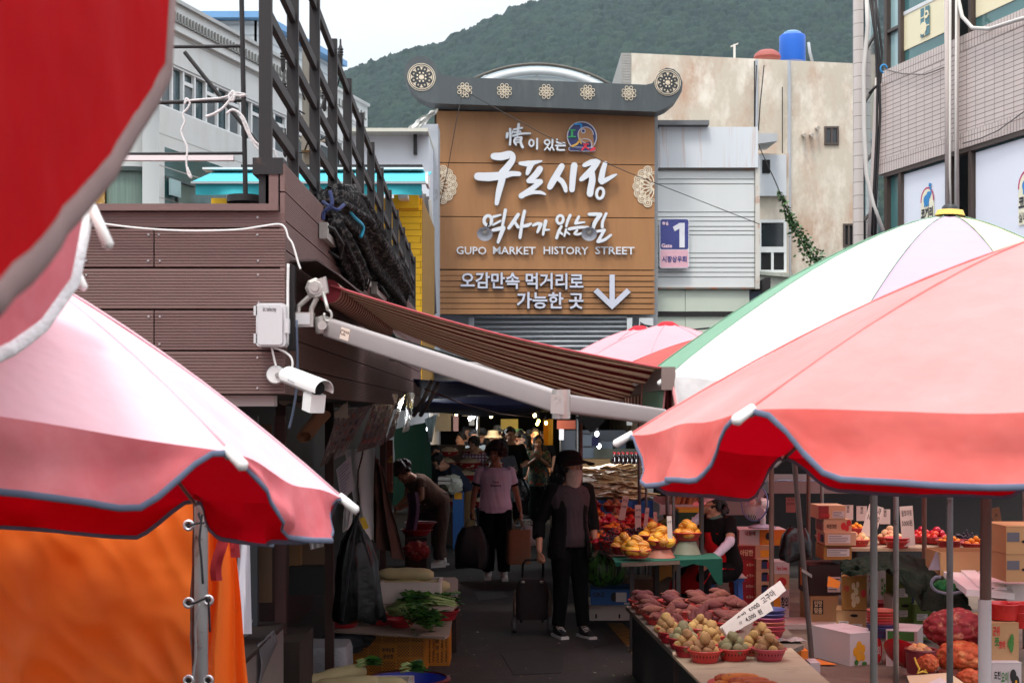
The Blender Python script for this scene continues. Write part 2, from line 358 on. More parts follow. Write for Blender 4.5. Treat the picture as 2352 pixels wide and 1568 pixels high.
def pa(u,k):
 if k==7:return np.interp(1-u,[0,.02,.161,.447,.596,.717,.8,.95,1],[.05,.3,.484,.744,.89,.99,1,.8,.1])
 return .7*np.interp(u,[0,.015,.03,.21,.42,.5,.58,.79,.97,.985,1],[.1,.32,.47,.67,.97,1,.97,.67,.47,.32,.1])
pb=lambda u,k:np.interp(1-u,[0,.015,.03,.127,.24,.5,.76,.9,.98,1],[.05,.3,.46,.76,.95,1,.95,.7,.4,.05])
# the two umbrellas nearest the camera: their hubs are off to the left
umbrella('bright red umbrella edge hanging close at the upper left',(-1.561,1.206,3.08,0,0,1.267,.5,.4437),8,RED_A,RED_A,pm('taupe_binding',C(128,104,100),rough=.9,var=.2,vs=15),.5,GRP,prof=pa,seed=11,wav=.012,brad=.014,flare=.0)
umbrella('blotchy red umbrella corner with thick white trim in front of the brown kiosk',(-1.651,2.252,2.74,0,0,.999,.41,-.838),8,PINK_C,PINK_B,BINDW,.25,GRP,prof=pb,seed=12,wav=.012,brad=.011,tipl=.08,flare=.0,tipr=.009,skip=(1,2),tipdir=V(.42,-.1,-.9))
# ------------------------------------------------------------------ brown clad kiosk on the left and what hangs on it
BROWN=pm('brown_wpc_board',C(118,92,87),ov=.09,rough=.7,var=.14,vs=3,c2=C(140,112,104),cs=18,cpos=(.6,.75),bump=.15,bs=90,stretch=(1,1,4))
BLACKM=pm('black_painted_steel',C(30,26,27),rough=.6,var=.2,vs=6,c2=C(70,50,44),cs=9,cpos=(.6,.7))
DARKW=pm('dark_timber',C(52,38,32),rough=.8,var=.3,vs=5,stretch=(4,4,.5))
ALU=pm('cast_aluminium',C(176,172,166),rough=.42,metal=.55,var=.2,vs=30,c2=C(90,84,78),cs=20,cpos=(.6,.75))
CREAMP=pm('off_white_paint',C(196,188,184),rough=.5,var=.06,vs=5,c2=C(150,140,132),cs=12,cpos=(.62,.8))
SCREW=pm('zinc_screw',C(190,190,190),rough=.3,metal=.8)
def deck_board(m,o,u,h,nrm,g=13,mi=0,th=.022):
 """one grooved composite board: runs along u, height h, face towards nrm"""
 o,u,h,nrm=map(Vector,(o,u,h,nrm));prof=[(0,-th),(0.004,-.004),(.02,0)]
 for i in range(g):
  a=.05+.9*(i+.32)/g;prof+=[(a,0),(a+.006,-.0045),(a+.022,-.0045),(a+.028,0)]
 prof+=[(.98,0),(.996,-.004),(1,-th)]
 m.grid([[o+h*t+nrm*q,o+u+h*t+nrm*q]for t,q in prof],mi)
 m.add([o+h*t+nrm*q for t,q in prof],[tuple(range(len(prof)))],mi);m.add([o+u+h*t+nrm*q for t,q in prof],[tuple(range(len(prof)))[::-1]],mi)
KX=-.957;D0=6.0;D1=15.0
zy=lambda py,d=D0:CAMZ-(py-955)/F*d
xl=(40-1176)/F*D0
kiosk=thing('clad_kiosk',(-2,9,0),'brown kiosk clad in grooved composite boards with a steel fence on its roof','kiosk')
core=M();core.box(xl,KX-.03,D0+.03,D1,zy(905),zy(480));core.box(xl,KX-1.5,D0+2.5,D1,0,zy(905));core.build('wall_core',DARKW,kiosk)
rowsF=[(487,522),(525,613),(617,709),(713,804),(807,905)]
for i,(a,b)in enumerate(rowsF):
 cuts=[40,353,655]if i in(1,3)else[40,655]
 for c0,c1 in zip(cuts,cuts[1:]):
  m=M();o=V((c0-1176)/F*D0+.004,D0,zy(b));u=V((c1-c0)/F*D0-.006,0,0)
  deck_board(m,o,u,(0,0,zy(a)-zy(b)),(0,-1,0),5 if i==0 else 12);m.build('front_board',BROWN,kiosk,smooth=False)
  sm=M()
  for sx in(c0+14 if c0>100 else 200,c1-62 if c1>600 else c1-12):
   for sy in((a+14,b-14)if i else(a+12,)):
    p=P(sx+rnd.uniform(-2,2),sy,D0);sm.cyl(p+V(0,-.001,0),p+V(0,-.004,0),.0055,.004,n=10)
  sm.build('screw',SCREW,kiosk)
M().box(xl,(640-1176)/F*D0,D0-.03,D0+.2,zy(487)+.003,zy(470)).build('cap_board',BROWN,kiosk)
zt,zb=zy(372),zy(905);nR=8
for i in range(nR):
 m=M();za=zb+(zt-zb)*i/nR;h=(zt-zb)/nR-.006
 deck_board(m,(KX,D0+.004,za),(0,D1-D0,0),(0,0,h),(1,0,0),12);m.build('side_board',BROWN,kiosk)
pz=M();pz.box(KX-.07,KX-.03,D0+.005,D1,zy(487),zt);pz.build('parapet',BROWN,kiosk)
tp=M();tp.box((580-1176)/F*D0,(650-1176)/F*D0,D0+.0,D0+.14,zy(400),zy(362));tp.box((608-1176)/F*D0,(640-1176)/F*D0,D0+.02,D0+.1,zy(470),zy(400));tp.build('corner_bracket',BLACKM,kiosk)
und=M();und.box(KX-.5,KX-.06,D0+.08,D0+.16,zb-.05,zb-.004);und.box(xl,KX-.6,D0+.2,D0+.28,zb-.06,zb-.006);und.build('soffit_joist',CREAMP,kiosk)
st=M()
for z in(0.0,):st.box(KX-.62,KX-.54,D0+.5,D0+.58,0,zb)
st.build('front_post',DARKW,kiosk)
# steel fence on the roof
fence=thing('roof_fence',(-1.04,10,zt),'black steel post and rail fence along the kiosk roof edge','fence')
FX=-1.044
for k in range(13):
 d=6.02+.75*k;top=np.interp(d,[6,8.5,15],[4.32,4.18,3.68])
 M().box(FX-.028,FX+.026,d,d+.03,zy(470)if k==0 else zt-.1,top).build('post',BLACKM,fence)
for z0,z1 in((4.30,3.66),(3.96,3.46),(3.74,3.30),(3.51,3.13),(3.29,2.98)):
 M().obox((FX-.012,6.035,z0),(.026,0,0),(0,9.0,z1-z0),(0,0,-.048)).build('rail',BLACKM,fence)
 # thin pipe frame left of it
pf=thing('scaffold',P(555,455,6.3),'thin black pipe frame standing on the kiosk roof, ropes tied to it','pipe frame')
DP=6.3
for a,b,r in(((554,-40),(564,452),.011),((560,106),(380,108),.008),((560,230),(360,236),.009),((562,352),(230,354),.007),((424,120),(592,330),.009)):
 M().cyl(P(*a,DP),P(*b,DP),r).build('pipe',BLACKM,pf,smooth='auto')
M().lathe([(.08,0),(.08,.03),(.03,.035)],P(562,466,DP),16).build('base_foot',BLACKM,pf,smooth='auto')
M().obox(P(246,368,6.2),(.55,0,0),(0,.03,0),(0,0,.022)).build('light_tube',pm('bare_tube',C(225,215,215),rough=.3),None,label='pale fluorescent tube fixed below the pipe frame',cat='tube light')
ROPE=pm('white_rope',C(226,222,220),rough=.9,bump=.5,bs=150,var=.1)
def rope(name,pts,r,mt,label,cat,group=None,d=6.2,sub=True):
 q=[P(*p)if len(p)==3 else P(p[0],p[1],d)for p in pts]
 if sub and len(q)>2:
  o=[]
  for i in range(len(q)-1):
   p0=q[max(i-1,0)];p1=q[i];p2=q[i+1];p3=q[min(i+2,len(q)-1)]
   for t in(0,.25,.5,.75):o.append(.5*((2*p1)+(p2-p0)*t+(2*p0-5*p1+4*p2-p3)*t*t+(3*p1-p0-3*p2+p3)*t**3))
  o.append(q[-1]);q=o
 return M().tube(q,r,6).build(name,mt,None,smooth=True,label=label,cat=cat,group=group)
rope('rope',[(562,216),(540,214),(520,222),(500,226),(470,228),(430,232),(424,240),(428,226),(436,236),(430,250),(420,262),(424,280),(416,300),(422,320),(430,340),(428,372),(432,400),(440,408),(430,384)],.0045,ROPE,'white rope looped over the pipe and hanging down left of the post','rope')
rope('rope',[(566,218),(545,220),(534,210),(526,224),(534,232),(540,216),(528,230),(510,250),(490,262),(472,268)],.006,ROPE,'short white rope knotted where the pipes cross','rope')
rope('rope',[(520,262),(535,252),(556,266),(568,290),(576,312),(590,330),(612,342),(630,345),(632,355),(640,370),(634,374)],.006,ROPE,'white rope sagging from the pipe to the first fence post','rope')
rope('rope',[(553,266),(566,300),(578,322),(596,345),(630,345)],.0045,ROPE,'second strand of white rope beside the sagging one','rope')
# cables on the boards
WCAB=pm('white_cable',C(222,220,216),rough=.6,var=.05)
rope('cable',[(185,506),(300,522),(420,530),(540,528),(600,520),(640,515),(655,524),(662,545),(672,560),(684,600),(690,618)],.0045,WCAB,'white cable running across the top board and round the corner','cable',d=5.955)
rope('cable',[(662,606),(661,660),(661,720),(660,770),(656,796)],.006,WCAB,'white cable down the kiosk corner behind the meter box','cable',d=5.95)
rope('cable',[(624,798),(630,825),(634,842)],.005,WCAB,'short straight white cable from box to camera mount','cable',d=5.93)
rope('cable',[(628,798),(650,806),(668,820),(672,838),(668,848)],.005,WCAB,'curling white cable from box to camera','cable',d=5.93)
rope('cable',[(681,735),(683,840),(680,900),(672,950),(664,985)],.006,pm('blue_grey_cable',C(70,80,98),rough=.6),'blue grey cable hanging beneath the awning bracket','cable',d=6.0)
# control box
BX=thing('utility_box',P(620,796,5.9),'light grey plastic security box with two hinges on brown boards','utility box')
bd=5.9;p0=P(588,796,bd);p1=P(656,696,bd)
def rrect(x0,z0,x1,z1,r,n=5):
 o=[]
 for cx,cz,a in((x1-r,z1-r,0),(x0+r,z1-r,90),(x0+r,z0+r,180),(x1-r,z0+r,270)):
  o+=[(cx+r*math.cos(R(a+90*i/n)),cz+r*math.sin(R(a+90*i/n)))for i in range(n+1)]
 return o
GREYP=pm('light_grey_plastic',C(196,195,195),rough=.4,var=.03)
M().prism(rrect(p0.x,p0.z,p1.x,p1.z,.016),(0,bd,0),(1,0,0),(0,0,1),(0,.09,0)).build('case',GREYP,BX,smooth=False)
M().prism(rrect(p0.x+.01,p0.z+.008,p1.x-.012,p1.z-.008,.014),(0,bd-.012,0),(1,0,0),(0,0,1),(0,.0125,0)).build('lid',GREYP,BX)
for py in(712,776):M().box(p0.x-.01,p0.x+.004,bd+.0,bd+.03,P(0,py+12,bd).z,P(0,py-10,bd).z).build('hinge',GREYP,BX)
M().box(p1.x-.004,p1.x+.014,bd-.006,bd+.03,P(0,765,bd).z,P(0,732,bd).z).build('latch',GREYP,BX)
m=M();m.text('kt telecop',.026,P(619,714,bd-.0135),(1,0,0),(0,0,1),bold=.012,width=.055);m.build('lettering',pm('dark_print',C(70,70,74)),BX)
# security camera
CC=thing('security_camera',P(633,880,5.95),'white bullet security camera on the kiosk corner','security camera')
M().lathe([(0,-.02),(.034,-.02),(.04,-.008),(.04,0)],P(634,861,5.97),24,axis=(0,1,0)).build('mount_plate',WHITEP,CC,smooth='auto')
ca=P(655,862,5.86);cb=P(734,893,5.62);dv=(cb-ca).normalized()
M().tube([P(634,861,5.97),P(650,861,5.89),ca+dv*.03],.011,10).build('swivel',ALU,CC,smooth=True)
M().tube([ca,ca+dv*.004,cb-dv*.02],[.02,.032,.032],20).build('barrel',WHITEP,CC,smooth='auto')
M().tube([cb-dv*.021,cb-dv*.012],.029,20).build('lens',pm('black_glass',C(18,18,22),rough=.08),CC,smooth='auto')
sh=M();upv=V(0,0,1);sid=dv.cross(upv).normalized();u2=sid.cross(dv)
sh.slab([[ca+dv*(.03+t*((cb-ca).length+.01))+sid*(.041*math.cos(R(a)))+u2*(.041*math.sin(R(a)))for a in range(-15,196,15)]for t in(0,.5,1)],(0,0,.002));sh.build('sun_shield',WHITEP,CC,smooth=True)
M().obox(cb-dv*.075-sid*.034-u2*.098,dv*.07,sid*.064,u2*.072).build('light_housing',WHITEP,CC)
tx_=M();q=ca.lerp(cb,.38)-sid*-.0425;tx_.text('◈ kt telecop',.014,ca.lerp(cb,.45)+sid*.0425+u2*-.004,dv,u2,width=.06);tx_.build('lettering',pm('grey_print',C(120,125,140)),CC)
# window stays clamped on the side wall
for i,(px,py,ln)in enumerate(((742,540,.95),(812,622,.9),(858,668,.9))):
 d=(KX+.02)*F/(px-1176);d=-(.937)*F/(px-1176)
 p=V(KX+.025,d,CAMZ-(py-955)/F*d)
 h=thing('wall_stay',p,['galvanised bar stay high on the kiosk side wall, nearest','middle galvanised bar stay on the kiosk side wall','farthest small bar stay on the kiosk side wall near the net'][i],'stay','bar stays on the kiosk side')
 M().obox(p+V(-.02,.02,-.012),(.03,0,0),(0,ln,-.0),(0,0,.035)).build('bar',ALU,h)
 M().tube([p+V(0,0,.05),p+V(.05,0,.03),p+V(.09,.05,-.04),p+V(.06,.15,-.1),p+V(.0,.2,-.06)],.007,8).build('hook',BLACKM,h,smooth=True)
 M().obox(p+V(-.02,-.03,-.02),(.04,0,0),(0,.06,0),(0,0,.08)).build('clamp',ALU,h)
 # ------------------------------------------------------------------ striped retractable awning
aw=thing('striped_awning',(-.8,7,2.1),'dark red and beige striped folding arm awning over the street','awning')
sA=striped('red_beige_stripe',C(200,178,160),C(122,24,34),4.6,'Y',.40,trans=(C(214,150,125),.38),c3=(C(120,22,32),2,.12,.20))
fb=M();NSY=34;dn0,dn1=6.2,9.0
def awp(t,d):return V(-.79+1.45*t,d,2.565-(.355+.055*(d-6.2))*t-.03*math.sin(math.pi*t)+.012*math.sin(d*7)*t)
fb.slab([[awp(i/16,dn0+(dn1-dn0)*j/NSY)for j in range(NSY+1)]for i in range(17)],(0,0,.006));fb.build('fabric',sA,aw,smooth='auto')
hem=M();hem.tube([awp(i/16,dn0-.004)+V(0,0,.004)for i in range(17)],.005,6);hem.build('hem',pm('coral_hem',C(180,80,84),rough=.8),aw,smooth=True)
rl=M();rl.tube([V(-.80,6.22+2.75*i/40,2.545)for i in range(41)],.052,16);rl.build('roller',striped('roller_stripe',C(206,174,152),C(120,16,28),11,'Y',.5),aw,smooth='auto')
hd=M();hd.slab([[V(KX+.005,d,2.66),V(KX+.12,d,2.665),V(-.74,d,2.60)]for d in(6.1,9.05)],(0,0,.008));hd.build('hood',pm('dark_brown_hood',C(58,44,42),rough=.5),aw)
M().box(KX+.002,KX+.03,6.06,6.12,2.28,2.64).build('wall_channel',BLACKM,aw)
fbx=M();p_,q_=awp(1,dn0),awp(1,dn1);fbx.obox(p_+V(-.01,-.02,-.09),(.06,0,0),(0,dn1-dn0+.04,0),(0,0,.1));fbx.build('front_bar',pm('bar_brown',C(120,104,98),rough=.5),aw)
vl=M();vl.slab([[p_+V(.05,j*.07,-.09-.1*i-(.04*abs(math.sin(j*1.2))if i else 0))for j in range(41)]for i in range(2)],(.004,0,0));vl.build('valance',sA,aw)
# end bracket
eb=P(725,662,6.1)
br=M();br.lathe([(0,-.022),(.03,-.022),(.044,-.014),(.046,.02),(0,.02)],eb,8,axis=(0,1,0));br.lathe([(0,-.03),(.016,-.03),(.018,-.02)],eb,10,axis=(0,1,0))
br.obox(eb+V(.0,-.02,-.04),(.055,0,.02),(0,.04,0),(-.01,0,.07));br.build('end_cap',ALU,aw)
sp=M();e2_=P(697,735,6.1);sp.tube([eb+V(-.02,0,-.03),e2_+V(-.02,0,.06),e2_+V(-.025,0,0)],[.012,.011,.011],8);sp.tube([eb+V(.005,0,-.04),e2_+V(.035,0,.05),e2_+V(.03,0,0)],[.012,.011,.011],8)
sp.obox(e2_+V(-.04,-.025,-.03),(.085,0,0),(0,.06,0),(0,0,.062));sp.build('wall_bracket',ALU,aw,smooth=False)
M().obox(e2_+V(-.028,-.030,-.02),(.06,0,0),(0,.006,0),(0,0,.045)).build('bracket_cover',GREYP,aw)
hk=M();hk.tube([P(742,672,6.08),P(750,700,6.06),P(753,712,6.05)],.008,8);hk.tube([P(753,712,6.05)+V(.016*math.sin(a),0,-.024+.024*math.cos(a))for a in[R(x)for x in range(0,330,30)]],.006,8);hk.build('winding_hook',ALU,aw,smooth=True)
a0,a1,a2=P(755,752,6.08),P(1292,927,5.25),P(1520,958,5.95)
pv=M();pv.lathe([(0,-.04),(.03,-.04),(.034,-.03),(.034,.03),(0,.04)],P(742,745,6.1),12);pv.obox(P(728,762,6.1),(.07,0,0),(0,.05,0),(0,0,.05));pv.lathe([(0,-.03),(.02,-.03),(.02,.0)],P(742,748,6.06),10,axis=(0,1,0));pv.build('arm_pivot',ALU,aw,smooth='auto')
def beam(name,a,b,w_,h_,mt):
 t=(b-a).normalized();s_=t.cross(V(0,0,1)).normalized();u_=s_.cross(t)
 o=[]
 n=4;prof=[]
 for cx,cz,st_ in((w_/2,h_/2,0),(-w_/2,h_/2,90),(-w_/2,-h_/2,180),(w_/2,-h_/2,270)):
  r=.012
  for i in range(n+1):
   an=R(st_+90*i/n);prof.append((cx-math.copysign(r,cx)+r*math.cos(an),cz-math.copysign(r,cz)+r*math.sin(an)))
 m=M();A=[a+s_*x+u_*z for x,z in prof];B=[b+s_*x+u_*z for x,z in prof];k=len(prof)
 m.add(A+B,[(i,(i+1)%k,(i+1)%k+k,i+k)for i in range(k)]+[tuple(range(k))[::-1],tuple(range(k,2*k))]);return m.build(name,mt,aw,smooth='auto')
ARMM=pm('arm_enamel',C(150,141,139),rough=.45,var=.05,vs=6,c2=C(168,150,140),cs=14,cpos=(.64,.8))
beam('upper_arm',a0,a1,.05,.08,ARMM);beam('forearm',a1+V(.01,0,0),a2,.045,.07,ARMM)
el_=M();el_.cyl(a1+V(-.005,-.0,-.055),a1+V(-.005,0,.052),.034,n=14);el_.obox(a1+V(-.045,-.035,-.035),(.05,-.012,-.005),(0,.004,0),(0,0,.07));el_.build('elbow',ALU,aw,smooth='auto')
m=M();t=(a1-a0).normalized();o=P(797,763,6.0);o=a0.lerp(a1,.08);s_=t.cross(V(0,0,1)).normalized();u_=s_.cross(t)
m.obox(o+s_*.0255-u_*.025,t*.055,s_*.001,u_*.05);m.build('sticker',pm('sticker_paper',C(226,206,190),rough=.5),aw)
m=M();m.text('CL',.030,o+s_*.0272+t*.016-u_*.006,t,u_,bold=.02);m.text('HOUSE',.014,o+s_*.0272+t*.041+u_*.004,t,u_,bold=.02,width=.024);m.build('sticker_text',pm('brown_print',C(96,60,50)),aw)
# second awning farther along
a2w=thing('dark_awning',(-.8,11,2.1),'dark green striped awning just beyond the red one','awning')
sB=striped('dark_green_stripe',C(34,44,36),C(120,104,78),6,'Y',.14,trans=(C(20,30,24),.04))
M().slab([[V(-.8+1.6*i/10,9.2+j*.48,2.52-.36*i/10-.05*math.sin(i*.314))for j in range(10)]for i in range(11)],(0,0,.006)).build('fabric',sB,a2w,smooth='auto')
M().box(.78,.84,9.15,13.5,2.06,2.15).build('front_bar',CREAMP,a2w)
M().cyl((-.8,9.2,2.5),(-.8,13.5,2.5),.05,n=14).build('roller',sB,a2w,smooth='auto')
beam_p=aw;aw=a2w;beam('upper_arm',V(-.8,9.4,2.4),V(.1,9.1,2.26),.05,.07,ARMM);beam('forearm',V(.1,9.1,2.24),V(.78,9.5,2.1),.045,.06,ARMM);aw=beam_p
# navy tarpaulins that roof the street
NAVY=pm('navy_tarpaulin',C(22,26,66),rough=.55,var=.25,vs=2,bump=.3,bs=8,trans=(C(40,50,110),.22))
def tarp(name,x0,x1,d0,d1,za,zb_,label,mt=NAVY,sag=.12,n=16,group='tarpaulins stretched over the street'):
 g=[[V(x0+(x1-x0)*i/n,d0+(d1-d0)*j/n,za+(zb_-za)*j/n-sag*math.sin(math.pi*i/n)*(.6+.4*math.sin(j*1.7))+.04*mnoise.noise(V(i*.5,j*.5,x0)))for j in range(n+1)]for i in range(n+1)]
 return M().slab(g,(0,0,.006)).build(name,mt,None,smooth='auto',label=label,cat='tarpaulin',group=group)
tarp('tarpaulin',-2.4,1.5,13.8,24,2.42,2.13,'navy blue tarpaulin over the street just past the awnings')
tarp('tarpaulin',-3.2,3.2,21.5,29.9,2.75,2.6,'unseen navy blue tarpaulin added nearest the signboard building')  # unseen cover added to keep daylight off the far street
tarp('tarpaulin',.95,6.8,17.6,23,2.62,2.5,'unseen blue grey tarpaulin added over the dried fish stalls',mt=pm('grey_blue_tarp',C(70,80,100),rough=.6,var=.2,trans=(C(110,120,150),.2)))  # out of view, added to shade the stalls at the back
# ------------------------------------------------------------------ black net bundle over the fence
NET=pm('black_net',C(27,26,27),rough=.95,var=.5,vs=60,bump=1,bs=45,c2=C(92,88,86),cs=38,cpos=(.50,.62),stretch=(1,.45,1),spec=.1)
nb=thing('net_bundle',V(-.93,8,2.9),'bundle of black shade net draped over the roof fence','net')
def netroll(name,keys,r,seed):
 pts=[];rr=[]
 for i in range(len(keys)-1):
  for t in(0,.2,.4,.6,.8):
   a=Vector(keys[i]);b=Vector(keys[i+1]);pts.append(a.lerp(b,t));rr.append(r[i]*(1-t)+r[i+1]*t)
 pts.append(Vector(keys[-1]));rr.append(r[-1])
 m=M();m.tube(pts,rr,40)
 axis=None;k=len(pts)
 for i in range(k):
  for j in range(40):
   p=m.v[i*40+j];dirv=(p-pts[i]);q=2*math.pi*j/40
   f=1+.26*math.sin(q*7+seed+.5*math.sin(i*.3))*min(1,i/6)+.22*mnoise.noise(V(math.cos(q)*2.2,math.sin(q)*2.2,i*.13+seed))+.12*mnoise.noise(p*30)
   m.v[i*40+j]=pts[i]+dirv*f
 m.build(name,NET,nb,smooth=True)
def NP(px,py,x):d=x*F/(px-1176);return V(x,d,CAMZ-(py-955)/F*d)
netroll('net_roll',[NP(735,455,-.98),NP(760,470,-.93),NP(800,500,-.93),NP(838,570,-.93),NP(880,630,-.92),NP(905,668,-.92),NP(912,690,-.92)],[.05,.085,.11,.125,.13,.12,.07],1)
netroll('net_roll',[NP(772,450,-1.0),NP(800,470,-.96),NP(850,560,-.96),NP(895,625,-.96),NP(935,668,-.97)],[.07,.11,.11,.11,.06],4)
netroll('net_roll',[NP(770,510,-.90),NP(785,560,-.90),NP(815,625,-.90),NP(825,655,-.9)],[.04,.06,.07,.04],8)
rope('strap',[NP_ for NP_ in[(742,464,7.0),(756,474,6.9),(775,482,6.9),(790,470,7.0)]],.009,pm('navy_strap',C(40,50,92),rough=.9,bump=.6,bs=90),'navy blue strap tied round the black net bundle','strap')
rope('strap',[(758,440,6.85),(762,470,6.8),(744,488,6.8),(742,505,6.8)],.010,pm('navy_strap',(0,0,0,1)),'navy blue strap end hanging below the net bundle','strap')
rope('strap',[(792,470,7.4),(815,500,7.6),(834,520,7.8),(828,545,7.8)],.010,pm('teal_cord',C(30,140,170),rough=.7),'teal cord along the black net','cord')
# ------------------------------------------------------------------ orange tarpaulin, its pole and the ribbon
ORG=pm('orange_pvc',C(255,138,48),rough=.5,var=.05,vs=1.5,bump=.12,bs=9,trans=(C(255,140,30),.5))
def clothsheet(name,fn,nu,nv,th,mt,label,cat,parent=None):
 m=M();m.slab([[fn(i/nu,j/nv)for j in range(nv+1)]for i in range(nu+1)],th);return m.build(name,mt,parent,smooth='auto',label=label,cat=cat)
def folds(u,v,s):return mnoise.noise(V(u*2.2+v*1.3,v*1.1-u*.8,s))*.03+abs(mnoise.noise(V(u*4-v*3,v*1.5+u,s+5)))*.028+.003*mnoise.noise(V(u*2,v*12,s+9))
DT=4.6
ot=thing('orange_tarpaulin',P(200,1568,DT),'large orange tarpaulin sheet hung beneath the pink umbrella','tarpaulin')
def f_ot(u,v):
 px=-120+560*u+(3*math.sin(v*9)if u>.95 else 0)-8*v*u;py=1040+640*v
 p=P(px,py,DT);p.y+=folds(u*2,v*2,2)+.05*v*(u-.5)-.05*math.sin(u*3.1)*v;return p
clothsheet('sheet',f_ot,60,50,(0,.003,0),ORG,None,None,ot)
o2=thing('orange_tarpaulin',P(520,1568,DT),'narrow orange tarpaulin flap right of the grey pole','tarpaulin')
def f_o2(u,v):
 px=470+8*math.sin(v*5)+u*(40+75*v);py=1120+500*v
 return P(px,py,DT+.1+.25*u+.05*math.sin(u*9+v*2))
clothsheet('sheet',f_o2,24,30,(0,.003,0),ORG,None,None,o2)
GROM=pm('eyelet_metal',C(206,206,208),rough=.25,metal=.7)
for par,px,pys in((ot,433,(1206,1384,1562)),(o2,478,(1197,1378,1562))):
 for py in pys:
  p=P(px,py,DT+(-.035 if par is ot else .045));M().lathe([(.009,0),(.011,-.004),(.017,-.004),(.019,0)],p,18,axis=(0,1,0)).build('eyelet',GROM,par,smooth=True)
  M().lathe([(0,0),(.009,0)],p+V(0,-.001,0),12,axis=(0,1,0)).build('eyelet_hole',pm('eyelet_dark',C(20,18,16)),par)
M().cyl((P(462,0,DT+.06).x,DT+.06,0),(P(462,0,DT+.06).x,DT+.06,2.1),.022,n=14).build('steel_pole',STEEL,None,smooth='auto',label='grey steel pole between the two orange tarpaulins',cat='pole')
M().cyl((P(447,0,DT+.1).x,DT+.1,0),(P(447,0,DT+.1).x,DT+.1,2.0),.012,n=10).build('steel_pole',pm('brown_pole',C(96,74,70),rough=.5,metal=.3),None,smooth='auto',label='thin brownish pole beside the grey one behind the orange sheet',cat='pole')
BLKROPE=pm('black_cord',C(38,38,42),rough=.85)
rope('cord',[(433,1208),(448,1202),(462,1198),(456,1180),(464,1178),(462,1200),(476,1197)],.004,BLKROPE,'black cord lacing the upper eyelets together','cord',d=DT-.05)
rope('cord',[(462,1200),(458,1240),(462,1280),(466,1340)],.004,BLKROPE,'long black cord end hanging down the grey pole','cord',d=DT-.05)
rope('cord',[(433,1386),(450,1383),(466,1376),(478,1378),(482,1450)],.004,BLKROPE,'black cord lacing the middle eyelets together','cord',d=DT-.05)
rope('cord',[(440,1566),(450,1500),(448,1440),(458,1386)],.004,pm('grey_cord',C(150,150,150),rough=.8),'pale grey cord strands running down inside the gap','cord',d=DT-.03)
RIB=pm('red_ribbon',C(190,50,60),rough=.85,var=.15,trans=(C(200,20,40),.3))
rb=thing('red_ribbon',P(530,1330,4.4),'torn red cloth strip knotted under the umbrella edge','cloth')
M().slab([[P(498+u*26-12*v+6*math.sin(v*6),1195+138*v,4.4+.03*math.sin(u*3+v*4))for u in(0,.5,1)]for v in[i/12 for i in range(13)]],(0,.002,0)).build('tail',RIB,rb,smooth='auto')
M().slab([[P(522+u*22+8*v,1190+90*v,4.38+.03*math.sin(u*3+v*5))for u in(0,.5,1)]for v in[i/10 for i in range(11)]],(0,.002,0)).build('tail',RIB,rb,smooth='auto')
M().slab([[P(445+115*v,1105+u*38+6*math.sin(v*7),4.36+.03*math.sin(u*5+v*3))for u in(0,.35,.7,1)]for v in[i/14 for i in range(15)]],(0,.002,0)).build('band',RIB,rb,smooth='auto')
M().ball(P(532,1178,4.36),(.03,.025,.045),3,nz=.35,ns=2.5).build('knot',RIB,rb,smooth=True)
clothsheet('white_sheet',lambda u,v:P(548+24*u-6*v+12*v*u,1185+270*v,5.6+.05*math.sin(u*6+v*2)),8,14,(0,.003,0),pm('white_pvc',C(196,192,200),rough=.6,var=.06),'narrow white sheet hanging beside the orange tarpaulin','sheet')
# ------------------------------------------------------------------ ground, hills
ASPH=pm('asphalt',(.036,.029,.025,1),rough=.85,var=.3,vs=1.2,bump=.5,bs=120,c2=(.055,.045,.038,1),cs=5,cpos=(.5,.75),c3=(.024,.020,.018,1))
g=M();NX=40;g.grid([[V(-700+1400*i/NX,-40+1900*j/NX,0)for j in range(NX+1)]for i in range(NX+1)]);gr=g.build('ground',ASPH,None,loc=(0,0,0),kind='structure')
for p in gr.data.polygons:
 if p.normal.z<0:p.flip()
YEL=pm('worn_yellow_paint',C(196,140,40,.55),rough=.8,var=.25,vs=5,c2=(.05,.045,.04,1),cs=9,cpos=(.5,.62))
m=M()
a_,b_,c_,d_=GZ(1392,1430),GZ(1428,1430),GZ(1488,1484),GZ(1440,1484)
m.slab([[a_+V(0,0,.0015),b_+V(0,0,.0015)],[d_+V(0,0,.0015),c_+V(0,0,.0015)]],(0,0,.003))
a_,b_,c_,d_=GZ(1442,1490),GZ(1492,1490),GZ(1560,1568),GZ(1500,1568)
m.slab([[a_+V(0,0,.0015),b_+V(0,0,.0015)],[d_+V(0,0,.0015),c_+V(0,0,.0015)]],(0,0,.003));m.build('road_marking',YEL,None,kind='structure')
M().prism([(1.75,9.2),(9,9.2),(9,17.5),(2.15,17.5),(2.0,13)],(0,0,.004),(1,0,0),(0,1,0),(0,0,.004)).build('sunlit_floor_slab',pm('sunlit_floor_tone',C(118,100,86),rough=.9,var=.2,vs=1.5,c2=C(84,70,60),cs=2,cpos=(.45,.75),bump=.3,bs=60),None,kind='structure')  # slab added; its lighter tone imitates sun and red glow on the floor
for pts in([(1150,1500),(1230,1492),(1300,1510),(1290,1545),(1180,1550)],[(1090,1360),(1150,1352),(1170,1372),(1100,1380)],[(1330,1450),(1372,1446),(1400,1480),(1350,1490)]):M().prism([(p.x,p.y)for p in[GZ(x,y)for x,y in pts]],(0,0,.0015),(1,0,0),(0,1,0),(0,0,.003)).build('road_patch',pm('road_patch',(.024,.020,.018,1),rough=.7,var=.3,vs=4,bump=.5,bs=90),None,kind='structure')
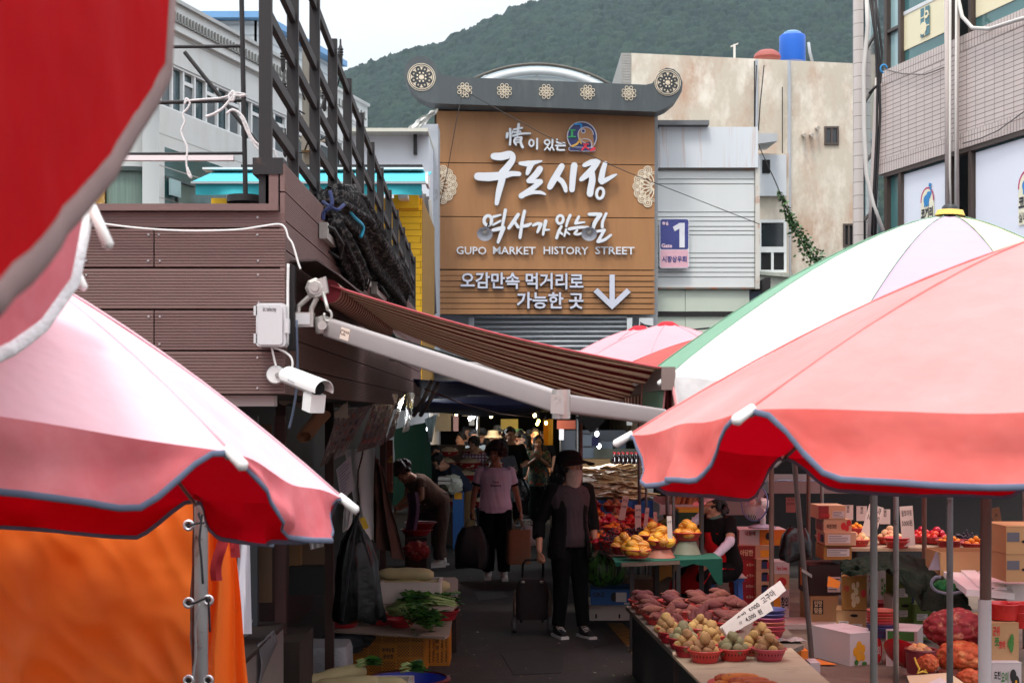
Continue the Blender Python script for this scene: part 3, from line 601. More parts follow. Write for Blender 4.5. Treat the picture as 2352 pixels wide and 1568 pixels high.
# wooded hill: one terrain sheet, crowns as relief
rp=[(300,330),(560,235),(700,200),(790,170),(850,148),(940,120),(1010,104),(1060,80),(1110,55),(1180,25),(1270,0),(1400,-40),(1600,-80),(1960,-110),(2500,-150)]
nx,ny=560,340;rng=np.random.default_rng(3)
U=np.linspace(640,2080,nx);Vv=np.linspace(0,1,ny)
ridge=np.interp(U,[a for a,b in rp],[b for a,b in rp])
dd=560+700*Vv[:,None]+0*U[None,:]
pyv=620+(ridge[None,:]-620)*(Vv[:,None]**.9)
X=(U[None,:]-1176)/F*dd;Z=CAMZ-(pyv-955)/F*dd;Y=dd.copy()
# worley crowns in (X, along-slope) space
Ss=np.sqrt((Y-Y[:1])**2+(Z-Z[:1])**2);cell=7.5
gx=np.floor(X/cell).astype(int);gy=np.floor(Ss/cell).astype(int)
def h2(a,b,k):
 v=np.sin(a*127.1+b*311.7+k*74.7)*43758.5453;return v-np.floor(v)
best=np.full(X.shape,9e9);ht=np.zeros(X.shape);tint=np.zeros(X.shape)
for i in(-1,0,1):
 for j in(-1,0,1):
  a=gx+i;b=gy+j;cx=(a+h2(a,b,1))*cell;cy=(b+h2(a,b,2))*cell
  r=.55+.6*h2(a,b,3);dq=np.hypot(X-cx,Ss-cy)/r;mk=dq<best
  best=np.where(mk,dq,best);ht=np.where(mk,h2(a,b,4),ht);tint=np.where(mk,h2(a,b,5),tint)
crown=np.sqrt(np.clip(1-(best/(cell*.82))**2,0,1))*(2.4+4.0*ht)
crown+=rng.normal(0,.55,X.shape)
big=np.sin(X*.013+Ss*.004)*9+np.sin(Ss*.02+X*.021)*6
Z2=Z+crown*.8+big*Vv[:,None]*(1-Vv[:,None])*3;Y2=Y-crown*.55
co=np.stack([X,Y2,Z2],-1).reshape(-1,3)
idx=np.arange(nx*ny).reshape(ny,nx);fc=np.stack([idx[:-1,:-1],idx[:-1,1:],idx[1:,1:],idx[1:,:-1]],-1).reshape(-1,4)
me=bpy.data.meshes.new('hill_forest');me.vertices.add(len(co));me.vertices.foreach_set('co',co.astype(np.float32).ravel())
me.loops.add(fc.size);me.loops.foreach_set('vertex_index',fc.astype(np.int32).ravel());me.polygons.add(len(fc));me.polygons.foreach_set('loop_start',np.arange(0,fc.size,4,dtype=np.int32));me.update(calc_edges=True)
at=me.attributes.new('tint','FLOAT','POINT');at.data.foreach_set('value',(tint*.75+rng.random(X.shape)*.25).astype(np.float32).ravel())
fm=pm('forest_crowns',(.015,.030,.020,1),rough=.9,spec=.1,var=.75,vs=.016);n=fm.node_tree
an=n.nodes.new('ShaderNodeAttribute');an.attribute_name='tint';rpn=n.nodes.new('ShaderNodeValToRGB');e=rpn.color_ramp.elements
e[0].color=(.007,.016,.013,1);e[1].color=(.034,.058,.022,1);q=rpn.color_ramp.elements.new(.6);q.color=(.014,.028,.018,1)
n.links.new(an.outputs['Fac'],rpn.inputs['Fac']);mxn=n.nodes.new('ShaderNodeMix');mxn.data_type='RGBA';mxn.inputs['Factor'].default_value=.5
b=n.nodes['Principled BSDF'];col=b.inputs['Base Color'].links[0].from_socket;n.links.new(rpn.outputs['Color'],mxn.inputs['A']);n.links.new(col,mxn.inputs['B']);n.links.new(mxn.outputs['Result'],b.inputs['Base Color'])
me.materials.append(fm);hill=bpy.data.objects.new('hill',me);COL.objects.link(hill);tag(hill,kind='structure')
# a broad hill body behind the crowns so the far side is closed
m=M();m.grid([[V((U[i]-1176)/F*d,d,max(-1,z))for i in range(0,nx,8)]for d,z in()]or[[V(X[-1,i]*k,1260*k,Z[-1,i]*zf)for i in range(0,nx,8)]for k,zf in((1,.985),(1.15,.9),(1.5,.4),(1.8,0))]);m.build('hill_back',fm,None,kind='structure')
m=M();rl2=random.Random(9)
for i in range(90):
 p=GZ(rl2.choice((rl2.uniform(1050,1400),rl2.uniform(1340,1480),rl2.uniform(1030,1120))),rl2.uniform(1250,1566),.006);a=rl2.uniform(0,6);r_=rl2.uniform(.006,.022);m.add([p+V(r_*math.cos(a+q)*rl2.uniform(.5,1),r_*math.sin(a+q),rl2.uniform(0,.006))for q in(0,1.4,3,4.6)],[(0,1,2,3)],rl2.randint(0,1))
m.build('litter',[pm('leaf_scrap',C(110,116,60),rough=.8),pm('paper_scrap',C(170,160,148),rough=.8)],None,kind='stuff')
# ------------------------------------------------------------------ market signboard
def dS(px):return 1/(1/30.0+(px-1003)/500*(1/30.5-1/30.0))
def S(px,py,off=0.0):
 p=P(px,py,dS(px));p.y-=off;return p
sb=thing('market_signboard',V(.7,30.3,4.1),'tall brown market signboard reading GUPO MARKET HISTORY STREET under a dark tile ridge','signboard')
TAN=pm('tan_sign_panel',C(170,120,74),rough=.5,var=.05,vs=.8,c2=C(154,106,64),cs=.9,cpos=(.45,.75),stretch=(3,1,.5))
DK=pm('dark_gap',C(60,42,28),rough=.8)
TILE=pm('dark_grey_ridge',C(72,78,80),rough=.5,var=.08,vs=2,c2=C(92,98,98),cs=1.4,cpos=(.5,.8),stretch=(3,1,.6))
IVORY=pm('ivory_paint',C(232,216,190),rough=.6,var=.04)
LETW=pm('white_sign_letters',C(222,224,228),rough=.4,var=.03);LETE=pm('letter_edge',C(150,148,140),rough=.5)
m=M();bk=[S(1000,250,-.14),S(1503,262,-.14),S(1500,722,-.14),S(998,722,-.14)]
m.obox(bk[3],bk[2]-bk[3],V(0,-.12,0),V(0,0,(bk[0]-bk[3]).z));m.build('backing',DK,sb)
def pan_(y0l,y0r,y1l,y1r,x0=1003,x1=1503,off=.05,th=.08):
 a,b,c,d=S(x0,y1l,off),S(x1,y1r,off),S(x1,y0r,off),S(x0,y0l,off);return M().add([a,b,c,d]+[p+V(0,th,0)for p in(a,b,c,d)],[(0,1,2,3),(7,6,5,4),(0,4,5,1),(1,5,6,2),(2,6,7,3),(3,7,4,0)])
for(a,b,c,d)in((256,264,373.5,379),(375.5,381,497,500.5),(499,502.5,618,620)):pan_(a,b,c,d).build('panel',TAN,sb)
for i in range(8):
 y0=620.5+i*12.7;pan_(y0+.8,y0+2,y0+12,y0+12.4,off=.05+.012*(i%2)).build('slat',TAN,sb)
pts=[(935,195),(938,174),(950,158),(968,150),(986,153),(1000,164),(1008,180),(1020,191),(1042,196),(1480,203),(1495,199),(1503,187),(1512,171),(1527,163),(1545,166),(1558,178),(1565,196),(1563,216),(1550,236),(1530,253),(1505,264),(1000,256),(984,252),(964,242),(947,225),(938,210)]
o=S(1253,228,.55);ku=30.25/F
m=M();m.prism([((x-1253),-(y-228))for x,y in pts],o,V(ku,ku*.1077,0),V(0,0,ku),(0,.6,0));m.build('ridge',TILE,sb)
def rosette(name,cx,cy,r,kind,off,half=0):
 m=M();o=S(cx,cy,off);u=V(ku*r,ku*r*.1077,0);v=V(0,0,ku*r);dp=V(0,.012,0);o2=o+V(0,-.004,0);a0,a1=(0,2*math.pi)
 if half:a0,a1=(-math.pi/2,math.pi/2)if half>0 else(math.pi/2,1.5*math.pi)
 rg=lambda x,y,rr,w_,oo=o,b0=0,b1=2*math.pi,ry=None,rot=0,mi=0:m.ring(x,y,rr,ry or rr,w_,oo,u,v,dp,20,mi,b0,b1,rot)
 if kind=='end':
  m.ring(0,0,.5,.5,.999,o+V(0,.004,0),u,v,dp,36,0)
  for rr,w_ in((.93,.05),(.80,.04),(.36,.34),):rg(0,0,rr,w_,o2,mi=1)
  for k in range(8):
   q=2*math.pi*k/8+.39;rg(.6*math.cos(q),.6*math.sin(q),.13,.12,o2+V(0,-.003,0),mi=1)
   rg(.32*math.cos(q),.32*math.sin(q),.03,.06,o2+V(0,-.006,0))
  rg(0,0,.05,.1,o2+V(0,-.006,0))
 elif kind=='small':
  for k in range(8):
   q=2*math.pi*(k+.5)/8;rg(.76*math.cos(q),.76*math.sin(q),.2,.065,o)
   q=2*math.pi*k/8;rg(.42*math.cos(q),.42*math.sin(q),.22,.06,o2,ry=.10,rot=q)
  rg(0,0,.14,.06,o)
 else:
  A=[k*math.pi/8 for k in range(-3,4)]if half>0 else[math.pi+k*math.pi/8 for k in range(-3,4)]
  for q in A:
   rg(.8*math.cos(q),.8*math.sin(q),.18,.045,o);rg(.8*math.cos(q),.8*math.sin(q),.10,.045,o);rg(.8*math.cos(q),.8*math.sin(q),.02,.04,o)
   rg(.38*math.cos(q),.38*math.sin(q),.20,.05,o2,ry=.085,rot=q)
  rg(0,0,.13,.05,o,a0,a1);rg(0,0,.66,.04,o+V(0,.003,0),a0,a1);rg(0,0,.58,.03,o+V(0,.003,0),a0,a1)
 m.build(name,[IVORY,DK if kind!='end' else pm('charcoal_paint',C(52,54,56),rough=.6)],sb)
rosette('end_medallion',972,192,31,'end',.57);rosette('end_medallion',1527,204,30,'end',.57)
for x,y in((1069.4,221),(1159,222.7),(1253.2,224.5),(1346.6,226),(1439.6,227.8)):rosette('medallion',x,y,17.5,'small',.57)
rosette('side_rosette',1003.5,425,47,'half',.07,1);rosette('side_rosette',1502.5,430,51,'half',.07,-1)
# brush lettering, traced stroke by stroke
kc=.2014*30.25/F;so=S(1091,258.4,.20);cu=V(kc,kc*.1077,0);cv=V(0,0,-kc)
def brush(name,strokes,rings=(),lift=.10,mt=LETW):
 m=M();me_=M()
 for i,s_ in enumerate(strokes):
  m.stroke(s_,so+V(0,-.0015*i,0),cu,cv,V(0,.06,0));
  me_.stroke([(a,b,c+9)for a,b,c in s_],so+V(0,.035-.001*i,0),cu,cv,V(0,.05,0))
 for i,(cx,cy,rx,ry,wd,rot)in enumerate(rings):
  m.ring(cx,cy,rx,ry,wd,so+V(0,-.0015*(i+9),0),cu,cv,V(0,.06,0),24,0,rot=rot);me_.ring(cx,cy,rx,ry,wd+9,so+V(0,.02-.001*i,0),cu,cv,V(0,.05,0),24,0,rot=rot)
 o_=m.build(name,mt,sb);me_.build('letter_edge',LETE,sb);return o_
brush('large_lettering',[[(215,512,76),(300,512,88),(400,490,86),(428,540,62),(380,615,74),(310,700,84)],[(35,742,88),(150,745,98),(300,728,86),(420,705,58),(500,706,50)],[(318,700,86),(300,800,74),(270,920,66),(246,1045,44)],[(512,587,38),(600,588,66),(690,570,42),(755,556,16)],[(636,590,70),(612,650,58),(592,702,36)],[(736,645,70),(690,710,70),(615,782,60)],[(610,782,56),(690,785,44),(742,788,56)],[(742,790,58),(650,868,58),(525,955,64)],[(525,955,50),(640,915,42),(740,912,38),(795,932,20)],[(985,610,66),(930,705,74),(880,790,74),(848,850,62)],[(935,745,56),(985,782,56),(1018,840,54),(1030,890,40)],[(1127,600,74),(1112,720,70),(1100,875,62)],[(1240,596,44),(1320,562,66),(1398,548,58)],[(1398,552,54),(1330,642,72),(1260,712,68),(1205,758,46)],[(1322,662,70),(1332,760,74),(1316,850,74),(1306,920,72)],[(1480,568,48),(1452,660,62),(1432,765,66)],[(1440,782,58),(1500,752,50),(1565,716,38),(1608,694,18)]],[(1422,910,40,60,32,.2)])
brush('second_lettering',[[(212,1195,30),(290,1172,20)],[(205,1285,24),(290,1240,22)],[(346,1115,34),(330,1200,34),(310,1300,28)],[(205,1345,34),(270,1330,44),(325,1315,40)],[(322,1320,48),(292,1400,42),(262,1482,30)],[(490,1165,38),(440,1242,42),(385,1320,36)],[(442,1240,30),(490,1308,34)],[(562,1125,34),(535,1250,36),(510,1425,34)],[(545,1297,34),(600,1285,40),(635,1265,22)],[(660,1287,28),(710,1265,36),(750,1270,34)],[(745,1275,40),(722,1330,34),(708,1362,26)],[(802,1235,40),(785,1310,34),(772,1390,26)],[(788,1336,26),(842,1333,16)],[(1080,1165,32),(1052,1230,32),(1035,1290,24)],[(980,1292,28),(950,1350,32),(925,1425,32)],[(950,1345,26),(990,1382,22)],[(1035,1325,24),(1013,1402,22)],[(1028,1350,22),(1072,1380,18)],[(1178,1180,28),(1146,1245,34)],[(1142,1255,34),(1245,1243,16)],[(1068,1322,34),(1180,1302,34),(1285,1298,22)],[(1160,1335,24),(1130,1374,28),(1175,1380,26),(1230,1358,16)],[(1295,1152,34),(1370,1150,40),(1430,1150,34)],[(1425,1155,44),(1365,1240,44),(1335,1332,36)],[(1492,1140,28),(1452,1230,32),(1446,1295,32)],[(1375,1347,28),(1470,1330,34)],[(1465,1335,34),(1400,1455,34)],[(1398,1460,40),(1470,1440,34),(1545,1385,26)]],[(148,1238,42,54,36,.15),(965,1215,36,46,30,.25)])
brush('small_lettering',[[(398,200,26),(402,290,24),(396,378,22)],[(368,250,30),(362,292,30)],[(430,225,16),(420,250,14)],[(495,145,30),(490,200,28),(480,275,22)],[(440,206,20),(535,184,22)],[(445,238,18),(515,226,18)],[(430,278,22),(520,252,22),(625,247,20)],[(462,300,24),(446,340,24),(465,378,20)],[(462,300,18),(528,292,20)],[(526,296,26),(518,350,28),(540,404,28)],[(470,326,13),(518,320,13)],[(470,352,13),(518,346,13)],[(705,305,20),(703,420,20)],[(880,305,20),(875,382,20)],[(828,382,15),(790,430,15)],[(820,398,15),(850,432,15)],[(876,385,15),(846,424,14)],[(874,396,15),(894,430,15)],[(930,310,20),(934,345,20),(1015,350,18)],[(915,380,18),(1022,378,18)],[(936,398,18),(936,426,18),(1012,428,18)]],[(640,355,26,36,18,0),(818,342,28,26,18,0)],mt=LETW)
# round emblem
NAVYP=pm('emblem_navy',C(44,52,104),rough=.5);PEARL=pm('emblem_rim',C(196,192,204),rough=.5)
em=M();q=lambda k:so+V(0,.03-.004*k,0)
em.ring(1215,265,82,82,164,q(0),cu,cv,V(0,.05,0),48,0);em.ring(1215,265,166,166,12,q(1),cu,cv,V(0,.05,0),48,1)
em.ring(1258,250,42,42,84,q(2),cu,cv,V(0,.04,0),32,2);em.ring(1258,246,88,88,9,q(3),cu,cv,V(0,.04,0),32,1,math.pi*.5,math.pi*2.0)
em.prism([(1270,290),(1300,200),(1345,270),(1352,360),(1325,380),(1310,330)],q(3),cu,cv,V(0,.03,0),2)
em.stroke([(1200,300,8),(1262,292,8),(1310,310,8),(1328,350,8),(1318,392,8)],q(4),cu,cv,V(0,.03,0),1)
em.ring(1230,204,9,9,18,q(4),cu,cv,V(0,.03,0),20,0);em.ring(1230,204,22,22,9,q(4),cu,cv,V(0,.03,0),20,1)
em.stroke([(1085,408,50),(1215,410,48),(1350,410,46)],q(1.5),cu,cv,V(0,.05,0),1);em.stroke([(1087,408,38),(1215,410,36),(1346,410,34)],q(2.5),cu,cv,V(0,.05,0),0)
for sk,mi in(([(1130,130,16),(1205,128,18),(1204,160,18)],3),([(1068,196,14),(1136,196,14)],4),([(1102,200,24),(1100,270,24)],4),([(1062,274,14),(1140,272,14)],4),([(1100,380,20),(1160,350,22),(1192,295,22)],5),([(1180,315,16),(1208,345,16)],5),([(1235,355,14),(1290,350,14)],6),([(1265,360,20),(1215,418,20)],6),([(1255,385,16),(1292,408,16)],6),([(1310,425,14),(1352,402,40)],6)):
 em.stroke(sk,q(4.5+mi*.2),cu,cv,V(0,.03,0),mi)
em.build('emblem',[NAVYP,PEARL,TAN,pm('emblem_cyan',C(40,150,220)),pm('emblem_green',C(60,170,100)),pm('emblem_gold',C(220,170,80)),pm('emblem_red',C(220,50,70))],sb)
def stext(name,s_,x0,x1,ybase,capw,off,mt,dep=.03,bold=.03,kx=None):
 o=S((x0+x1)/2,ybase,off);m=M();m.text(s_,capw*ku,o,V(1,.1077,0),V(0,0,1),V(0,dep,0),width=(x1-x0)*ku,bold=bold);return m.build(name,mt,sb)
for s_,x0,x1 in(('GUPO',1049,1117),('MARKET',1132,1229),('HISTORY',1247,1350),('STREET',1366,1457)):stext('english_word',s_,x0,x1,585,24.5,.11,LETW,bold=.012)
SILV=pm('silver_sign_letters',C(206,208,220),rough=.4,var=.06,vs=3)
def edged(s_,x0,x1,yb,sz):
 stext('guide_lettering',s_,x0,x1,yb,sz,.14,SILV,.025,.022);stext('letter_edge',s_,x0-1.2,x1+1.2,yb+.6,sz+.6,.112,pm('dark_outline',C(84,62,52)),.03,.05)
edged('오감만속 먹거리로',1059,1340,661,39.5);edged('가능한 곳',1187,1340,706,39.5)
ar=M();op=S(1405,632,.14);ap=[(-6,0),(-6,-58),(-34,-31),(-43,-40),(0,-80),(43,-40),(34,-31),(6,-58),(6,0)]
ar.prism(ap,op,V(ku,ku*.1077,0),V(0,0,ku),V(0,.025,0));ar.build('down_arrow',SILV,sb)
ar=M();op=S(1405,632,.112);ar.prism([(x*1.05,y*1.03+1)for x,y in ap],op,V(ku,ku*.1077,0),V(0,0,ku),V(0,.03,0));ar.build('arrow_edge',MC['dark_outline'],sb)
for x,lab in((1115,'left sign floodlight under the first brush syllable'),(1349,'right sign floodlight under the last brush syllable')):
 fl=thing('sign_floodlight',S(x,548,.8),lab,'floodlight','dish floodlights on the signboard');c=S(x,548,.75);ax_=V(-.05,-.62,-.45)
 M().lathe([(.03,.10),(.08,.085),(.13,.05),(.165,0),(.158,0),(.12,.045),(.075,.075),(.0,.08)],c+ax_*.0,24,axis=-ax_).build('shade',pm('flood_enamel',C(222,222,226),rough=.4,c2=C(150,146,140),cs=9,cpos=(.6,.75)),fl,smooth='auto')
 M().lathe([(0,.03),(.03,.025),(.06,.05),(.065,.075)],c,16,axis=-ax_).build('lamp',pm('flood_lamp',C(196,190,176),rough=.3,var=.3,vs=20),fl,smooth='auto')
 M().tube([c+V(.02,.1,.08),c+V(.08,.35,.3),S(x+8,524,.02)],.014,8).build('arm',BLACKM,fl,smooth=True)
 # vault and shutter behind the sign
va=thing('arcade_vault',V(.7,31,8),'arched translucent arcade roof rising behind the signboard','arcade roof')
rc=325*31.4/F;cc=P(1233,152+325,31.4);aa=[R(x)for x in np.linspace(58.5,121.5,25)]
vs_=M();vs_.slab([[cc+V(rc*math.cos(a),t,rc*math.sin(a))for a in aa]for t in(0,12,24)],(0,0,-.06));vs_.build('roof_sheet',pm('polycarbonate',C(214,222,226),rough=.3,trans=(C(220,230,235),.4)),va,smooth='auto')
WSTEEL=pm('white_weathered_steel',C(208,212,212),rough=.5,var=.08,c2=C(150,120,96),cs=6,cpos=(.66,.74))
M().tube([cc+V((rc-.14)*math.cos(a),-.1,(rc-.14)*math.sin(a))for a in aa],.085,10).build('arch_tube',WSTEEL,va,smooth=True)
M().tube([cc+V((rc+.01)*math.cos(a),-.15,(rc+.01)*math.sin(a))for a in aa],.03,8).build('rim',pm('dark_rim',C(90,84,76),rough=.6),va,smooth=True)
M().prism([((rc-.2)*math.cos(a),(rc-.2)*math.sin(a))for a in aa],cc+V(0,.1,0),(1,0,0),(0,0,1),(0,.05,0)).build('gable_panel',pm('gable_sheet',C(206,214,216),rough=.5),va)
for k in(-1,0,1):M().box(cc.x+k*1.15-.03,cc.x+k*1.15+.03,cc.y-.06,cc.y+.04,cc.z+rc-1.3,cc.z+rc*(.985 if k==0 else .94)).build('mullion',WSTEEL,va)
# gateway under the sign: shutter, side piers, upper wall block
gb=thing('gateway_building',V(.7,31,0),'grey building carrying the signboard with a roller shutter below it','building')
m=M();zs=S(0,722,0).z;x0,x1=S(1003,0).x,S(1503,0).x
m.box(x0,x1+.1,30.75,31.2,3.05,S(0,215).z);m.box(x0-.4,x0+.02,30.76,31.2,0,8.2);m.build('wall',pm('grey_render',C(170,172,174),rough=.8,var=.1),gb)
m=M();k=22
for i in range(11):m.tube([V(S(1088,0).x,30.5,4.12-i*.105),V(S(1440,0).x,30.5,4.12-i*.105)],.052,8,ell=.6)
m.build('roller_shutter',pm('shutter_slats',C(196,200,202),rough=.4,metal=.3,var=.08),gb,smooth=True)
for x in(1440,1076):M().box(S(x,0).x,S(x+12,0).x,30.42,30.6,1.8,4.1).build('shutter_guide',WSTEEL,gb)
m=M();m.box(S(1468,0).x,S(1500,0).x,30.45,30.7,0,4.1);m.build('side_pier',pm('white_peeling',C(208,210,210),rough=.8,var=.1,c2=C(90,70,60),cs=5,cpos=(.62,.7)),gb)
# ------------------------------------------------------------------ white corrugated annex with the gate sign
ax=thing('corrugated_annex',P(1620,1000,31.5),'white ribbed metal annex with rust streaks right of the signboard','building')
DA=31.3;A_=lambda px,py,off=0:P(px,py,DA)-V(0,off,0)
def rusty(name,c,k):
 m=pm(name,c,rough=.45,var=.04,vs=1,c2=C(186,120,58),cs=.8,cpos=(.56,.74),stretch=(5,1,.22),c3=(C(206,200,186)));return m
WMET=rusty('white_rusty_metal',C(214,218,222),1);WM2=pm('ribbed_white_metal',C(216,218,216),rough=.4,var=.04,vs=1,c2=C(196,150,84),cs=.7,cpos=(.60,.76),stretch=(6,1,.18))
def abox(m,x0,y0,x1,y1,off,th,mi=0):a=A_(x0,y1,off);b=A_(x1,y0,off);return m.box(a.x,b.x,a.y,a.y+th,a.z,b.z,mi)
m=M();abox(m,1505,660,1738,300,-.25,2.5);m.build('body',pm('annex_body',C(150,154,156),rough=.8),ax)
m=M();abox(m,1512,294,1739,387,.12,.3);m.build('fascia',WMET,ax)
m=M();a=A_(1504,662);b=A_(1733,392);prof=[]
z=b.z
seq=[(30,0),(4,1),(14,0),(4,1),(58,0),(4,0),(40,0),(4,1),(14,0),(4,1),(12,0),(4,1),(16,0),(4,1),(12,0),(4,1),(12,0),(4,1),(64,0),(4,1),(14,0),(4,1),(14,0),(4,1),(14,0),(4,1),(14,0),(4,1),(14,0),(4,1),(40,0)]
tot=sum(s_ for s_,_ in seq);zc=b.z;H_=b.z-a.z;pr=[]
for s_,k in seq:
 h=H_*s_/tot
 if k:pr+=[(zc,0),(zc-h*.3,.05),(zc-h*.7,.05),(zc-h,0)]
 else:pr+=[(zc,0),(zc-h,0)]
 zc-=h
m.grid([[V(a.x,DA+q,z),V(b.x,DA+q,z)]for z,q in pr]);m.build('ribbed_sheet',WM2,ax)
m=M();abox(m,1734,388,1744,664,.06,.2);m.build('corner_post',pm('rusty_post',C(206,202,192),rough=.5,c2=C(170,100,48),cs=2.5,cpos=(.55,.7)),ax)
m=M();abox(m,1503,388,1740,392,.05,.25);abox(m,1503,660,1736,664,.05,.2);m.build('edge_trim',pm('grey_trim',C(120,116,108),rough=.6,c2=C(150,84,44),cs=4,cpos=(.5,.65)),ax)
m=M();abox(m,1500,665,1574,790,-.05,.2);abox(m,1575,665,1722,790,-.045,.2);m.build('lower_panel',pm('pale_green_panel',C(196,204,188),rough=.5,var=.04),ax)
m=M();abox(m,1724,668,1760,790,-.1,.2);m.build('dark_recess',pm('slate_blue',C(84,90,106),rough=.7),ax)
m=M();m.obox(A_(1503,293,.3),(A_(1625,293)-A_(1503,293)),(0,.8,0),(0,0,.1));m.build('roof_edge',pm('dark_roof_edge',C(112,114,116),rough=.7,var=.3,vs=3),ax)
gs=thing('gate_sign',A_(1546,618,.3),'navy and pink Gate 1 sign on the white ribbed annex','sign')
a=A_(1513,618,.2);b=A_(1580,505,.2);m=M();m.prism(rrect(a.x,a.z,b.x,b.z,.05),(0,a.y,0),(1,0,0),(0,0,1),(0,.12,0));m.build('panel',pm('sign_white',C(226,226,232)),gs)
zm=A_(0,575).z;m=M();m.prism(rrect(a.x+.015,zm,b.x-.015,b.z-.015,.04),(0,a.y-.004,0),(1,0,0),(0,0,1),(0,.01,0));m.build('navy_field',pm('sign_navy',C(58,66,130),rough=.4),gs)
m=M();m.prism(rrect(a.x+.015,a.z+.015,b.x-.015,zm-.012,.03),(0,a.y-.004,0),(1,0,0),(0,0,1),(0,.01,0));m.build('pink_field',pm('sign_pink',C(226,176,188),rough=.4),gs)
m=M()
for i in range(6):
 for j in range(4):
  cx=a.x+.06+i*.105;cz=A_(0,553).z+j*.105+(.05 if i%2 else 0)
  if cx<b.x-.05 and cz<b.z-.06:m.ring(cx,cz,.045,.045,.012,(0,a.y-.006,0),(1,0,0),(0,0,1),(0,.005,0),6)
m.build('hexagon_pattern',pm('sign_hex',C(84,84,160)),gs)
kA=DA/F
m=M();m.prism([(0,0),(0,56),(-12,56),(-27,47),(-23,37),(-12,43),(-12,0)],A_(1570,571,.214),(kA,0,0),(0,0,kA),(0,.01,0));m.build('numeral',pm('sign_white',(0,0,0,1)),gs)
m=M();m.text('Gate',12.5*kA,A_(1529,571,.212),(1,0,0),(0,0,1),bold=.03);m.text('ㅎ6',11*kA,A_(1525,520,.212),(1,0,0),(0,0,1),bold=.05);m.build('gate_lettering',pm('sign_pinkwhite',C(240,206,220)),gs)
m=M();m.text('시장상우회',15*kA,A_(1547,603,.212),(1,0,0),(0,0,1),bold=.03,width=56*kA);m.build('pink_lettering',MC['sign_navy'],gs)
# ------------------------------------------------------------------ weathered beige building
DB=36;wb=thing('weathered_building',P(1730,955,DB),'beige building with a flaking blank wall and small windows','building')
BEI=pm('flaking_beige',C(198,187,170),rough=.85,var=.1,vs=.5,c2=C(180,138,112),cs=.55,cpos=(.48,.72),c3=C(232,224,210),stretch=(1.5,1,.8),bump=.3,bs=8)
B_=lambda px,py:P(px,py,DB)
m=M();a,b,c,d=B_(1450,122),B_(1966,146),B_(1966,1010),B_(1450,1010)
m.add([a,b,c,d]+[p+V(0,8,0)for p in(a,b,c,d)],[(3,2,1,0),(4,5,6,7),(0,1,5,4),(1,2,6,5),(2,3,7,6),(3,0,4,7)]);m.build('wall',BEI,wb)
m=M()
for i in range(14):m.box(B_(1427,0).x,B_(1449.5,0).x,DB-.02,DB+6,B_(0,128+i*6.2).z,B_(0,122.5+i*6.2).z)
m.build('tile_edge',pm('grey_tile',C(150,146,140),rough=.6,var=.2,vs=8),wb)
WFR=pm('white_frame',C(220,222,222),rough=.4);BFR=pm('brown_frame',C(74,62,56),rough=.5);DGL=glassm('dark_glass',C(40,46,50));VOID=pm('dark_room',C(22,22,24),rough=.9)
def window(par,x0,y0,x1,y1,fr,gl,d=DB,cross=True,wd=.05):
 f=M();a=P(x0,y1,d);b=P(x1,y0,d);y=d-.05
 for q in((a.x,a.x+wd,a.z,b.z),(b.x-wd,b.x,a.z,b.z),(a.x+wd,b.x-wd,a.z,a.z+wd),(a.x+wd,b.x-wd,b.z-wd,b.z)):f.box(q[0],q[1],y,y+.1,q[2],q[3])
 if cross:f.box((a.x+b.x)/2-wd/2,(a.x+b.x)/2+wd/2,y+.005,y+.09,a.z+wd,b.z-wd)
 fo=f.build('window',fr,par);p=M();p.box(a.x+wd*.5,b.x-wd*.5,y+.04,y+.048,a.z+wd*.5,b.z-wd*.5);p.build('pane',gl,fo);return fo
window(wb,1893,291,1926,333,BFR,DGL);window(wb,1936,514,1962,567,BFR,VOID)
window(wb,1741,505,1806,574,WFR,DGL,33.5,False,.07);window(wb,1741,574,1806,626,WFR,VOID,33.5,True,.06)
m=M();a=P(1738,640,33.6);b=P(1812,352,33.6);m.box(a.x,b.x,33.62,DB,a.z,b.z);m.build('stair_bay',BEI,wb)
m=M();a=P(1742,450,33.5);b=P(1806,356,33.5);m.box(a.x,b.x,33.48,33.6,a.z,b.z);dr=m.build('white_panel',pm('painted_panel',C(206,210,214),rough=.6,var=.05),wb)
m=M();a=P(1752,397,33.4);b=P(1770,366,33.4);m.box(a.x,b.x,33.46,33.475,a.z,b.z);m.build('panel_opening',VOID,wb)
m=M();a=P(1742,346,32.5);m.add([P(1742,306,32.4),P(1786,306,32.4),P(1786,324,32.4),P(1742,330,32.4),P(1742,306,33.6),P(1780,306,33.6),P(1760,344,33.6),P(1742,346,33.6)],[(3,2,1,0),(4,5,6,7),(0,1,5,4),(1,2,6,5),(2,3,7,6),(3,0,4,7)]);m.build('door_hood',pm('hood_metal',C(176,178,180),rough=.5),wb)
m=M();a=P(1742,664,32.6);m.box(a.x,a.x+1.05,32.6,34.5,a.z,P(0,628,32.6).z);m.obox(P(1740,630,32.5),(1.15,0,-.1),(0,1.6,0),(0,0,.08));m.build('lean_to',pm('lean_to_paint',C(196,200,186),rough=.7,var=.1,c2=C(96,56,42),cs=5,cpos=(.6,.7)),wb)
for x,y0,y1,r in((1738,138,302,.035),(1813,140,640,.045),(1733,140,300,.015),(1797,200,640,.012)):M().cyl(P(x,y0,DB-.15),P(x,y1,DB-.15),r,n=8).build('pipe',pm('grey_pipe',C(170,174,180),rough=.4)if r>.03 else BLACKM,wb,smooth='auto')
for x,y in((1845,310),(1862,310),(1876,294)):M().cyl(P(x,y,DB),P(x+4,y,DB-.3),.05,n=10).build('vent_stub',pm('stub',C(190,180,168)),wb,smooth='auto')
wt=thing('water_tank',P(1820,143,38),'bright blue plastic water tank on the flat roof','water tank');r_=30*38/F;h_=70*38/F
